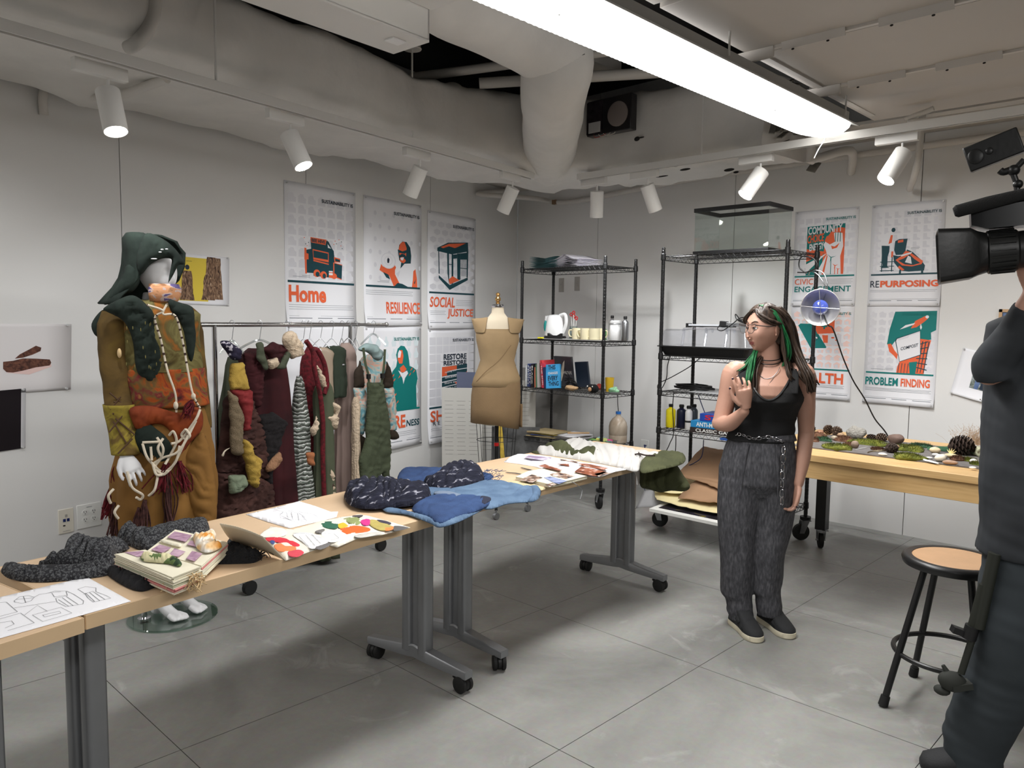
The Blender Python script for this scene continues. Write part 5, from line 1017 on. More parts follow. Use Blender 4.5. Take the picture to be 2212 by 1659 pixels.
# slate mat
m = MB(); SL = ramp_mat('grey_bark_sheet', [(.3, (96, 92, 90)), (.7, (124, 119, 116))], 'noise', 10, 6, 1, .8, .3, (1, 4, 1)); 
m.box(B(1.02, .5, .004), (2.4, .6, .006), 0, bR); tag(m.build('bark_mat', SL), 'flat grey bark mat laid along the workbench', 'mat')
MOSS = ramp_mat('green_moss', [(.3, (62, 72, 26)), (.55, (104, 108, 40)), (.75, (130, 128, 60))], 'noise', 26, 6, 0, .95, 1.0); MOSSD = ramp_mat('dark_moss', [(.3, (40, 62, 48)), (.7, (62, 96, 66))], 'noise', 26, 6, 0, .95, 1.0); BRN = ramp_mat('brown_lichen', [(.3, (70, 46, 34)), (.7, (118, 84, 64))], 'noise', 30, 6, 0, .95, 1.0)
def bpt(x, y, z=0): return atZ(x, y, BZ+.008+z)
def fuzzy(name, label, c, rad, mt, n, hair, seed, cat='moss'):
    """tuft: low mound with short blades standing on it"""
    m = MB(); r_ = random.Random(seed); R = bR
    m.ell((0, 0, 0), rad, None, 30, 16); m.v = [c+R @ (p*(1+.45*nz(p, 22, seed))) for p in m.v]
    for k in range(n):
        a = r_.random()*2*PI; q = math.sqrt(r_.random()); h = math.sqrt(max(0, 1-q*q)); b = c+R @ V(rad[0]*q*math.cos(a), rad[1]*q*math.sin(a), rad[2]*h); d = V(r_.gauss(0, .6), r_.gauss(0, .6), 1).normalized()*hair*(.5+r_.random()); s_ = d.orthogonal().normalized()*.0012
        m.add([b-s_, b+s_, b+d], [(0, 1, 2)], 0)
    return tag(m.build(name, mt, smooth=80), label, cat)
def bp2(zx, zy, z=0): return bpt(1730+zx/5.144, 880+zy/5.144, z)     # from the bench close-up
for k, (zx, zy, rx, ry, rz_, mt, lb) in enumerate((
    (400, 455, .085, .06, .022, MOSS, 'bright green moss clump nearest the woman'), (765, 410, .12, .05, .022, MOSS, 'long green moss clump beside the two dark cones'), (1190, 470, .085, .07, .022, MOSS, 'moss clump in the middle of the bark mat'), (1195, 560, .075, .06, .02, MOSS, 'moss clump at the front edge of the mat'),
    (255, 370, .045, .03, .016, MOSSD, 'small dark green moss at the left end'), (1340, 437, .06, .035, .014, MOSSD, 'dark green moss behind the middle clump'), (1840, 590, .05, .03, .010, MOSS, 'thin moss strip in front of the big pine cone'), (2000, 640, .05, .025, .010, MOSS, 'thin moss at the right front'),
    (470, 370, .055, .045, .024, BRN, 'brown lichen clump left of the grey shell'), (170, 330, .06, .05, .024, BRN, 'brown curled lichen beside the arm'), (130, 375, .035, .03, .02, BRN, 'small rust brown lichen at the left end of the mat'), (545, 435, .04, .03, .018, BRN, 'brown crumbly lichen behind the white bark strip'), (1740, 585, .035, .03, .016, BRN, 'dark brown seed husk by the star shell'), (860, 475, .04, .02, .01, BRN, 'dark brown bark crumbs beside the small cone'))):
    fuzzy('moss_clump' if mt is not BRN else 'lichen_clump', lb, bp2(zx, zy), (rx, ry, rz_), mt, 500, .012, 20+k)
CONE = mat('pine_cone_brown', (88, 70, 56), .8, var=.25, vscale=40); CONED = mat('pine_cone_dark', (58, 44, 36), .8, var=.3, vscale=40)
def pine_cone(c, L_, R_, ang, mt, label, tilt=0.0, open_=1.0):
    t = thing('pine_cone', label, 'pine cone', c); R = rotz(ang) @ rot(0, PI/2-tilt, 0); m = MB(); m.ell((0, 0, 0), (R_*.55, R_*.55, L_*.48), None, 14, 10); n = int(38+30*L_/.1)
    for k in range(n):
        tt = (k+.5)/n; a = k*2.39996; z_ = -L_*.46+L_*.92*tt; r_ = R_*.55*math.sqrt(max(.03, 1-(2*tt-1)**2)); rr_ = R_*math.sqrt(max(.06, 1-(2*tt-.85)**2*.85)); sc = R_*.42
        o = V(math.cos(a), math.sin(a), 0); s_ = V(-math.sin(a), math.cos(a), 0); b = o*r_*.6+V(0, 0, z_); e = o*rr_+V(0, 0, z_+R_*.32*open_)
        m.add([b-s_*sc*.35, b+s_*sc*.35, e+s_*sc*.7-V(0, 0, .003), e-s_*sc*.7-V(0, 0, .003), e+o*.003+V(0, 0, .004), b+V(0, 0, .005)], [(0, 1, 2, 3), (3, 2, 4), (1, 5, 4, 2), (5, 0, 3, 4)], 0)
    m.v = [c+V(0, 0, R_*.8)+R @ p for p in m.v]; m.build('scales', mt, t, smooth=0); return t
pine_cone(bp2(300, 300), .055, .03, .5, CONE, 'grey brown pine cone standing at the left back', 1.2); pine_cone(bp2(390, 320), .055, .032, .8, CONE, 'round pine cone right beside the standing one', .6); pine_cone(bp2(885, 375), .06, .026, .3, CONE, 'closed pine cone behind the long moss'); pine_cone(bp2(1000, 500), .065, .028, 1.0, CONED, 'dark pine cone beside a white bark chip'); pine_cone(bp2(1760, 520), .12, .055, .2, CONED, 'largest open pine cone near the dried grass', .2)
pine_cone(bp2(1760-30, 430), .07, .03, .2, CONE, 'closed cone tip resting behind the largest cone', .5) if False else None
pine_cone(bp2(110, 280), .05, .024, 1.2, CONED, 'small dark pine cone at the left rear corner', .8); pine_cone(bp2(780, 360), .06, .018, .1, CONED, 'thin dark cone lying at the rear of the long moss')
def stone(zx, zy, rad, col, label, name='stone', cat='stone', sq=.15, seed=1, rz_=0, bump=.2):
    m = MB(); m.ell((0, 0, 0), rad, None, 22, 14); c = bp2(zx, zy); R = rotz(rz_); m.v = [c+V(0, 0, rad[2]*.85)+R @ (p*(1+sq*nz(p, 30, seed))) for p in m.v]
    return tag(m.build(name, mat('stone_%d_%d_%d' % col, col, .7, var=.15, vscale=40, bump=bump), smooth=80), label, cat)
stone(610, 345, (.055, .03, .04), (150, 146, 138), 'grey fan-shaped fungus shell on the bench', 'shell', 'shell', .3, 4, 0, 1); stone(1055, 400, (.045, .028, .03), (112, 90, 80), 'ribbed brown nut pod in the middle', 'seed_pod', 'seed pod', .2, 2)
stone(600, 450, (.02, .02, .022), (140, 120, 104), 'round brown nut behind the white strip', 'seed_pod', 'seed pod'); stone(1050, 470, (.02, .018, .016), (176, 140, 112), 'small tan nut beside the dark pine cone', 'seed_pod', 'seed pod', seed=5); stone(215, 295, (.022, .02, .014), (160, 120, 96), 'tan shell piece at the left back', 'shell', 'shell', seed=6); stone(375, 362, (.022, .016, .014), (168, 156, 136), 'pale pebble beside the lichen clump', seed=8)
stone(440, 335, (.022, .018, .016), (170, 140, 110), 'tan pebble right of the pine cone pair', seed=9); stone(1490, 505, (.028, .02, .017), (216, 196, 160), 'smooth cream stone in front of the pine needles', sq=.05, bump=0); stone(1550, 600, (.025, .022, .017), (226, 216, 196), 'white blocky shell by the long white strip', seed=3, sq=.35); stone(1500, 545, (.02, .012, .009), (206, 204, 200), 'small pale chip near the cream stone', seed=12)
stone(1670, 555, (.035, .02, .01), (206, 190, 150), 'pale fan shell in front of the largest cone', 'shell', 'shell', .3, 3); stone(1920, 620, (.018, .014, .012), (232, 228, 220), 'white shell at the right front', 'shell', 'shell', .3, 7); stone(2050, 635, (.018, .016, .014), (226, 224, 216), 'white shell right of the thin moss', 'shell', 'shell', .3, 8); stone(1905, 680, (.018, .012, .006), (236, 234, 230), 'flat white chip at the front right edge', 'shell', 'shell', .3, 9); stone(2150, 635, (.025, .02, .018), (224, 220, 212), 'white shell beside the operator', 'shell', 'shell', .3, 10)
stone(1580, 565, (.02, .014, .012), (190, 184, 172), 'grey pebble between the two white shells', seed=15); stone(1650, 630, (.035, .014, .01), (170, 140, 118), 'curled tan bark chip at the mat edge', 'bark_chip', 'bark', .5, 16); stone(915, 535, (.025, .012, .008), (234, 234, 230), 'white chip before the dark pine cone', 'bark_chip', 'bark', .4, 17); stone(1430, 572, (.02, .01, .006), (214, 214, 210), 'tiny white flake above the long strip', 'bark_chip', 'bark', .3, 18)
WB_ = mat('white_birch', (234, 234, 230), .7)
def strip(pts, wd, label, mt=WB_, name='birch_strip', h=.006):
    m = MB(); P_ = catmull([bp2(*q) for q in pts], 6); n = len(P_); rings = []
    for i, p in enumerate(P_):
        w_ = wd*math.sin(PI*min(.97, max(.06, (i+.3)/n)))**.6; rings.append([p+by_*w_+V(0, 0, .002), p+by_*w_*.5+V(0, 0, h), p-by_*w_*.5+V(0, 0, h), p-by_*w_+V(0, 0, .002)])
    m.loft(rings); return tag(m.build(name, mt, smooth=60), label, 'bark')
strip([(1325, 560), (1380, 590), (1440, 605), (1530, 630)], .016, 'long white birch bark strip near the front of the mat'); strip([(590, 480), (660, 465), (740, 450)], .014, 'white birch curl between two moss clumps'); strip([(740, 515), (800, 498), (900, 492), (930, 488)], .008, 'thin mottled twig lying before the pine cone', mat('pale_twig', (170, 156, 130), .8, var=.3, vscale=60), 'twig', .01); strip([(1990, 685), (2060, 688), (2150, 690)], .014, 'hollow tan stick at the front right corner', mat('tan_stick', (150, 124, 96), .8, var=.2, vscale=40), 'twig', .022)
c = bp2(1665, 520, .01); m = MB(); LC = mat('pale_star_shell', (226, 206, 140), .6)
for k in range(5): a = .6+.45*k; m.tube([c, c+V(.028*math.cos(a), .01, .03*math.sin(a))], [.005, .001], 6)
tag(m.build('star_shell', LC), 'pale yellow spiky shell standing by the largest cone', 'shell')
m = MB(); r_ = random.Random(9)
for k in range(160):
    a = bp2(1400+90*r_.random(), 440+30*r_.random(), .004); m.tube([a, a+bx_*(.10+.12*r_.random())+by_*(r_.gauss(0, .03)+.02)+V(0, 0, .02*r_.random())], .0007, 3, cap=False)
tag(m.build('pine_needles', mat('needle_green', (46, 92, 62), .6)), 'spray of green pine needles behind the cream stone', 'needles', kind='stuff')
m = MB(); P0, P1 = bp2(1880, 470, .02), bp2(2230, 560, .03); rings = []
for i in range(21):
    p = P0.lerp(P1, i/20); r = .03*(.7+.3*math.sin(PI*i/20))
    rings.append([p+by_*(r*math.cos(a*PI/9))*(1+.3*nz((i*.3, a*.5, 0), 1))+V(0, 0, r*math.sin(a*PI/9)*(1+.3*nz((i*.3, a*.5, 2), 1))) for a in range(18)])
m.loft(rings); tag(m.build('lichen_log', ramp_mat('lichen_bark', [(.35, (88, 78, 60)), (.52, (176, 176, 148)), (.7, (206, 208, 184))], 'noise', 24, 5, .5, .95, 1.0), smooth=70), 'lichen covered branch beside the operator', 'log')
m = MB(); c = bp2(2010, 420, .02)
for k in range(420):
    a = c+bx_*r_.gauss(0, .05)+by_*r_.gauss(0, .03); d = V(r_.gauss(0, .5), r_.gauss(0, .4), 1).normalized()*(.03+.10*r_.random()**2); m.tube([a, a+d*.6, a+d+V(r_.gauss(0, .01), 0, 0)], .0005, 3, cap=False)
for k in range(500):
    a = c+bx_*r_.gauss(.01, .06)+V(0, 0, abs(r_.gauss(.04, .03))); m.ell(a, (.0022, .0022, .0022), None, 5, 3)
tag(m.build('dried_grass', mat('dried_grass_tan', (178, 150, 120), .9)), 'feathery tan dried grass at the right end of the bench', 'grass', kind='stuff')
m = MB(); b0 = bp2(2190, 380, 0); br = [(2065, -10), (2120, 80), (2170, 200), (2200, 330)]; pa = [bp2(2230, 500, 0)]+[D_ for D_ in ()]
st = catmull([atY(*q, -.85) for q in ((2166, 975), (2162, 930), (2150, 900), (2138, 885), (2120, 866))], 6); m.tube(st, .0012, 5)
for k in range(16):
    a = st[6+k]; d = V(r_.gauss(-.4, .6), r_.gauss(0, .3), .4+r_.random()).normalized()*(.03+.03*r_.random()); m.tube([a, a+d], .0007, 4); m.ell(a+d, .0032, None, 6, 5)
tag(m.build('dried_plant', mat('dry_stem', (108, 92, 76), .9)), 'thin dried stem with round seeds against the wall', 'plant')
# ---- stool
c = V(4.605, -2.42, 0); t = thing('stool', 'round stool with tan seat and black steel legs', 'stool', c); SH = .575
m = MB(); m.lathe([(.150, SH-.034), (.172, SH-.030), (.178, SH-.012), (.174, SH-.001), (.160, SH+.003), (.143, SH+.001), (.142, SH-.004)], c, 48, cap=False); m.lathe([(.001, SH-.034), (.15, SH-.034)], c, 48, cap=False); m.build('seat_rim', BLACK, t, smooth=60)
m = MB(); m.lathe([(.001, SH+.0005), (.139, SH+.0005), (.143, SH-.003)], c, 48, cap=False); m.build('seat', mat('hardboard_tan', (196, 156, 118), .35, var=.05, vscale=20), t)
for (sx, sy) in ((-1, -1), (-1, 1), (1, 1), (1, -1)):
    m = MB(); top = c+V(sx*.075, sy*.078, SH-.03); bot = c+V(sx*.163, sy*.172, .03); m.tube([top, bot], .0125, 14); lg = m.build('leg', BLACK, t); m = MB(); d = (bot-top).normalized(); m.tube([bot-d*.012, bot+d*.026], [.0165, .018], 14); m.build('rubber_foot', RUBBER, lg)
m = MB(); m.tube([c+V(.188*math.cos(a*PI/24), .188*math.sin(a*PI/24), .205) for a in range(48)], .0095, 10, loop=True); m.build('foot_ring', BLACK, t)
# ---- dress form
DF = Vector((1.318, -1.575, 0)); rim = V(.718, .696, 0); rin = V(-.696, .718, 0)   # picture right, away from viewer
t = thing('dress_form', 'tailor dress form wearing a fitted tan canvas dress', 'dress form', DF)
k_ = 5.86/1675.05
def fr(cx, w_, z_, d_, n=40, tw=0): return [DF+rim*((cx-1073)*k_+w_*math.cos(2*PI*j/n))+rin*(d_*math.sin(2*PI*j/n))+V(0, 0, z_) for j in range(n)]
def zz(y): return 1.478-(y-671)*k_*1.0
LIN = mat('linen_form', (226, 212, 188), .85, bump=.1, bscale=150); KH = mat('khaki_canvas', (168, 142, 106), .8, var=.06, vscale=10, bump=.15, bscale=220); KHD = mat('khaki_skirt', (142, 116, 84), .8, var=.08, vscale=8, bump=.2, bscale=160)
m = MB(); m.loft([fr(1073, w_, zz(y), d_) for y, w_, d_ in ((905, .10, .08), (890, .17, .12), (850, .172, .125), (800, .135, .10), (775, .118, .09), (740, .14, .115), (720, .152, .125), (700, .150, .11), (690, .148, .095), (683, .12, .075), (677, .07, .055), (668, .047, .045), (657, .043, .043))]); m.build('torso', LIN, t, smooth=70)
m = MB(); m.lathe([(.045, 0), (.046, .012), (.040, .022), (.001, .024)], DF+V(0, 0, zz(657)), 24); m.build('neck_plate', CHROME, t); m = MB(); m.lathe([(.012, 0), (.018, .008), (.010, .016), (.020, .026), (.022, .04), (.012, .054), (.010, .058), (.016, .066), (.015, .078), (.001, .086)], DF+V(0, 0, zz(650)), 24); m.build('finial', mat('brass', (190, 152, 96), .3, .9), t)
def wr(ring, amp, sd, sc=9):
    return [p+(p-(DF+V(0, 0, p.z))).normalized()*(amp*nz((p.x*1.0, p.y, p.z*2.2), sc, sd)) for p in ring]
bod = [(1073-3, 1, .178, zz(822), .135), (1073, 1, .172, zz(805), .128), (1073, 1, .142, zz(785), .108), (1073, 1, .124, zz(768), .098), (1073, 1, .142, zz(745), .122), (1073, 1, .158, zz(725), .135), (1073, 1, .158, zz(712), .128), (1073, 1, .152, zz(702), .115)]
m = MB(); m.loft([wr(fr(cx, w_, z_, d_, 64), .006, 2) for cx, _, w_, z_, d_ in bod], 0, False); m.build('bodice', KH, t, smooth=80, solid=.003)
for s in (-1, 1):   # wide straps and cap sleeves
    m = MB(); P_ = [[DF+rim*(s*a)+rin*(f_)+V(0, 0, z_) for a, f_, z_ in row] for row in (
        ((.085, -.118, zz(712)), (.120, -.105, zz(712)), (.160, -.05, zz(712)), (.160, .0, zz(712))), ((.080, -.10, zz(695)), (.125, -.09, zz(694)), (.172, -.045, zz(694)), (.185, .0, zz(694))),
        ((.072, -.075, zz(680)), (.12, -.065, zz(680)), (.185, -.03, zz(681)), (.195, .01, zz(681))), ((.070, -.01, zz(676)), (.12, 0, zz(679)), (.19, .0, zz(681)), (.2, .02, zz(682))), ((.075, .06, zz(682)), (.12, .06, zz(684)), (.17, .04, zz(688)), (.18, .03, zz(692))))]
    m.loft(P_, 0, False, False); m.build('cap_sleeve', KH, t, smooth=80, solid=.004, sub=1)
m = MB(); m.loft([[p+V(0, 0, (-.045 if r[1] > 0 else 0)*max(0, math.cos(2*PI*(j/64)))) for j, p in enumerate(wr(fr(r[0], r[2], r[3], r[4], 64), .004, 7))] for r in ((1069, 1, .180, zz(900), .15), (1070, 0, .182, zz(870), .15), (1071, 0, .182, zz(845), .145), (1072, 0, .174, zz(815), .13), (1073, 0, .164, zz(805), .12))], 0, False); m.build('skirt', KHD, t, smooth=80, solid=.003)
m = MB(); m.grid(lambda u, v: DF+rim*(.10+.09*u)+rin*(.10-.12*u)+V(0, 0, zz(860+50*v)), 6, 6); m.build('rear_hem', KHD, t, smooth=80, solid=.003)
m = MB(); n0_ = DF+V(0, 0, 0); m.tube(catmull([DF+rim*(.10)+rin*(-.105)+V(0, 0, zz(735)), DF+rim*(.02)+rin*(-.128)+V(0, 0, zz(765)), DF+rim*(-.08)+rin*(-.115)+V(0, 0, zz(790)), DF+rim*(-.15)+rin*(-.08)+V(0, 0, zz(812))], 6), .0022, 6); m.build('diagonal_seam', KHD, t)
m = MB(); m.cyl(DF+V(0, 0, .12), DF+V(0, 0, zz(880)), .016, 18); m.build('pole', BLACK, t); m = MB(); m.cyl(DF+V(0, 0, zz(951)), DF+V(0, 0, zz(944)), .0185, 18); m.build('red_band', mat('signal_red', (190, 32, 30), .3), t)
for k in range(8):
    a = k*PI/4+.2; m = MB(); m.tube([DF+rim*(.155*math.cos(a))+rin*(.12*math.sin(a))+V(0, 0, zz(895)), DF+rim*(.125*math.cos(a))+rin*(.11*math.sin(a))+V(0, 0, zz(1010))], .0022, 6); m.build('cage_wire', BLACK, t)
for z_, q in ((zz(938), .148), (zz(994), .130)): m = MB(); m.tube([DF+rim*(q*math.cos(a*PI/16))+rin*(q*.8*math.sin(a*PI/16))+V(0, 0, z_) for a in range(32)], .0024, 6, loop=True); m.build('cage_ring', BLACK, t)
for k in range(4):
    a = k*PI/2+.8; e = DF+V(.24*math.cos(a), .24*math.sin(a), .07); m = MB(); m.tube(catmull([DF+V(0, 0, .17), DF+V(.1*math.cos(a), .1*math.sin(a), .13), e], 4), .011, 10); m.build('base_leg', BLACK, t); m = MB(); m.cyl(e, e-V(0, 0, .02), .006, 8); m.tube([V(e.x-.012, e.y, .026), V(e.x+.012, e.y, .026)], .025, 16); m.build('caster', STEEL, t)
# boards leaning in the corner behind
FO = mat('foam_board', (186, 184, 178), .7); FT = mat('board_grey_print', (140, 138, 134), .7)
def lean(label, px, ytop, dx, w_, h_, lx, mt, name='foam_board', prt=None, cat='board', base=None):
    """board standing on the floor, its top resting against the left wall or the one behind"""
    b = V(base[0], base[1], 0.0); e = V(math.cos(px), math.sin(px), 0); up_ = V(dx*-e.y+lx*e.x, dx*e.x+lx*e.y, 1).normalized(); m = MB(); n = e.cross(up_).normalized()
    b += V(0, 0, .004); t = thing(name, label, cat, b); m.box(b+e*w_/2+up_*h_/2, (w_, h_, .006), 0, Matrix((e, up_, n)).transposed()); m.build('board', mt, t)
    if prt:
        m = MB()
        for i in range(14):
            for j in range(3): m.box(b+e*(w_*(.18+.3*j))+up_*(h_*(.35+.04*i))-n*(.0035 if n.dot(CAM-b) < 0 else -.0035), (w_*.22*(1-.2*(i % 3 == 0)), .003, .0006), 0, Matrix((e, up_, n)).transposed())
        m.build('printed_text', prt, t)
    return t
lean('white poster board full of grey text leaning behind the dress form', .75, .0, .12, .50, .92, .0 , FO, prt=FT, base=(.62, -1.12)); lean('second white board leaning at the far left of the corner', .75, 0, .10, .34, .86, -.02, FO, prt=FT, base=(.50, -1.40))
lean('dark grey picture board low behind the dress form cage', .75, 0, .14, .40, .55, 0, mat('dark_photo_board', (70, 70, 70), .5, var=.6, vscale=12), base=(.86, -1.18)); lean('tall grey board leaning in the room corner', .3, 0, .12, .50, 1.0, -.02, mat('grey_board', (128, 126, 122), .7), base=(.50, -.52)); lean('yellow and black striped stick leaning with the boards', .75, 0, .1, .035, .9, -.1, mat('yellow_rule', (190, 160, 60), .5, var=.3, vscale=30), 'ruler', cat='ruler', base=(.95, -1.12))
lean('blue grey board behind the skirt hem of the dress form', .75, 0, .1, .16, .98, 0, mat('blue_grey_board', (86, 92, 116), .6), base=(.44, -1.2))
# ================================================================= SOFT SHAPES AND FIGURES
from mathutils.geometry import delaunay_2d_cdt
def edge_dist(p, P):
    d = 1e9
    for i in range(len(P)):
        a, b = P[i-1], P[i]; ab = b-a; t = max(0, min(1, (p-a).dot(ab)/max(ab.length_squared, 1e-9))); d = min(d, (p-(a+ab*t)).length)
    return d
def puff_geo(mb, pts, F, h=.01, w=10.0, fold=None, seed=1, step=6.0, m=0, smoothout=True, base=0.0):
    """cloth or paper lying over a plane: outline pts, rounded edges of height h, folds = (angle, wavelength, amp)"""
    P = [Vector(p) for p in pts]
    if smoothout: P = [Vector((q.x, q.y)) for q in catmull([(p.x, p.y, 0) for p in P], 4, True)]
    x0, x1 = min(p.x for p in P), max(p.x for p in P); y0, y1 = min(p.y for p in P), max(p.y for p in P); B_ = []
    for i, a in enumerate(P):
        b = P[(i+1) % len(P)]; n = max(1, int((b-a).length/step)); B_ += [a.lerp(b, k/n) for k in range(n)]
    I = []; y = y0+step/2; k = 0
    while y < y1:
        x = x0+(step/2 if k % 2 else 0)
        while x < x1: I.append(Vector((x+.13*step*math.sin(y*3+x), y))); x += step
        y += step*.87; k += 1
    vs, es, fs, *_ = delaunay_2d_cdt(B_+I, [], [list(range(len(B_)))], 1, 1e-4)
    out = []
    for v in vs:
        d = edge_dist(v, P); l = base+h*(1-math.exp(-d/w))
        if fold:
            for (an, wl, am) in fold: t = (v.x*math.cos(an)+v.y*math.sin(an))/wl+1.4*noise.noise((v.x/wl/2.5, v.y/wl/2.5, seed)); l += am*(abs(math.sin(t*PI))**.8)*(1-math.exp(-d/(w*.8)))
        out.append(F(v.x, v.y, l))
    mb.add(out, [tuple(f) for f in fs if len(f) > 2], m); return mb
SQ = [1.0]
def puff(name, pts, F, mt, parent=None, h=.01, w=10.0, fold=None, seed=1, step=6.0, th=.003, label=None, cat=None, smoothout=True, base=0.0, sub=0, group=None):
    m = puff_geo(MB(), pts, F, h, w, fold, seed, step, 0, smoothout, base); o = m.build(name, mt, parent, smooth=100, solid=th, sub=sub)
    if parent is None and cat: tag(o, label, cat, group)
    elif label: o['label'] = label
    return o
class Frame:
    """upright plane through a standing thing, square to the viewer; l comes toward the viewer"""
    def __init__(s, P): s.P = Vector(P); n = CAM-s.P; n.z = 0; s.n = n.normalized(); s.e = Vector((-s.n.y, s.n.x, 0))
    def __call__(s, x, y, l=0.0):
        d = ray(x, y); t = s.n.dot(s.P-CAM)/s.n.dot(d); return CAM+d*t+s.n*l
    def ring(s, x, y, a, b, l=0.0, n=32, tilt=0.0, sq=1.0, tw=0.0):
        c = s(x, y, l); R_ = []
        for j in range(n):
            t = 2*PI*j/n; ct, st = math.cos(t), math.sin(t)
            if sq != 1.0: ct = math.copysign(abs(ct)**sq, ct); st = math.copysign(abs(st)**sq, st)
            e = s.e*math.cos(tw)+s.n*math.sin(tw); nn = -s.e*math.sin(tw)+s.n*math.cos(tw); R_.append(c+e*(a*ct)+nn*(b*st)+V(0, 0, tilt*a*ct))
        return R_
def remesh_geo(mb, voxel, it=6, fac=.5):
    me = bpy.data.meshes.new('tmp'); me.from_pydata([tuple(p) for p in mb.v], [], mb.f); bm = bmesh.new(); bm.from_mesh(me); bmesh.ops.recalc_face_normals(bm, faces=bm.faces); bm.to_mesh(me); bm.free()
    o = bpy.data.objects.new('tmp', me); COL.objects.link(o); r = o.modifiers.new('r', 'REMESH'); r.mode = 'VOXEL'; r.voxel_size = voxel
    s = o.modifiers.new('s', 'SMOOTH'); s.factor = fac; s.iterations = it
    e = bpy.data.meshes.new_from_object(o.evaluated_get(bpy.context.evaluated_depsgraph_get())); out = ([v.co.copy() for v in e.vertices], [tuple(p.vertices) for p in e.polygons])
    bpy.data.objects.remove(o); bpy.data.meshes.remove(me); bpy.data.meshes.remove(e); return out
def limb(mb, P, R, n=18, flat=1.0):
    pp = catmull(P, 6); rr = []; K = len(P)-1
    for i in range(len(pp)):
        t = i/6; k = min(int(t), K-1); u = t-k; u = u*u*(3-2*u); rr.append(R[k]*(1-u)+R[k+1]*u)
    mb.tube(pp, rr, n, flat=flat); mb.ell(pp[0], rr[0]*.98, None, 14, 10); mb.ell(pp[-1], rr[-1]*.98, None, 14, 10)
def hand(mb, wrist, d, palm_n, L_=.165, curl=.5, side=1, spread=.12, thumb=.6, curls=None, w=1.0):
    """palm, four bent fingers of unequal length and a side thumb; d points along the hand, palm_n out of the palm"""
    d = Vector(d).normalized(); n = (Vector(palm_n)-d*Vector(palm_n).dot(d)).normalized(); s = d.cross(n)*side; k = L_/.17; wr_ = Vector(wrist)
    rings = []
    for t, a, b in ((0, .022, .017), (.02, .026, .016), (.05, .035, .015), (.078, .039, .0135), (.092, .037, .0115)): c = wr_+d*t*k; rings.append([c+s*(a*k*w*math.cos(2*PI*j/20))+n*(b*k*math.sin(2*PI*j/20)) for j in range(20)])
    mb.loft(rings)
    tips = []
    for i, (o, ln) in enumerate(((-.030, .068), (-.0105, .078), (.010, .073), (.029, .058))):
        cu = (curls[i] if curls else curl*(1+.12*i)); a = wr_+d*.085*k+s*o*k*w; dd = (d+s*(spread*(i-1.5)*.35)).normalized(); pts = [a-dd*.015*k, a]; ang = cu*.35
        for q, f_ in enumerate((.46, .30, .24)):
            dv = dd*math.cos(ang)+n*math.sin(ang); pts.append(pts[-1]+dv*ln*k*f_); ang += cu*.75
        r0_ = (.0085, .0088, .0083, .0074)[i]*k; mb.tube(pts, [r0_, r0_, r0_*.94, r0_*.86, r0_*.70], 12); mb.ell(pts[-1], r0_*.70, None, 10, 8)
        tips.append(pts[-1]-n*r0_*.62-dv*.002)
        for q in (1, 2, 3): mb.ell(pts[q], r0_*(.99-.05*q), None, 10, 8)
    a = wr_+d*.022*k-s*.022*k; td = (d*.72-s*.62+n*.35*thumb).normalized(); p1 = a+td*.040*k; p2 = p1+(d*.9-s*.2+n*.35*thumb).normalized()*.030*k; p3 = p2+(d+n*.35*thumb).normalized()*.024*k
    mb.tube([a, p1, p2, p3], [.013*k, .0108*k, .0095*k, .0075*k], 12); mb.ell(p3, .0075*k, None, 10, 8); mb.ell(p1, .0108*k, None, 10, 8); mb.ell(p2, .0095*k, None, 10, 8)
    return tips+[p3-n*.004*k-s*.003]
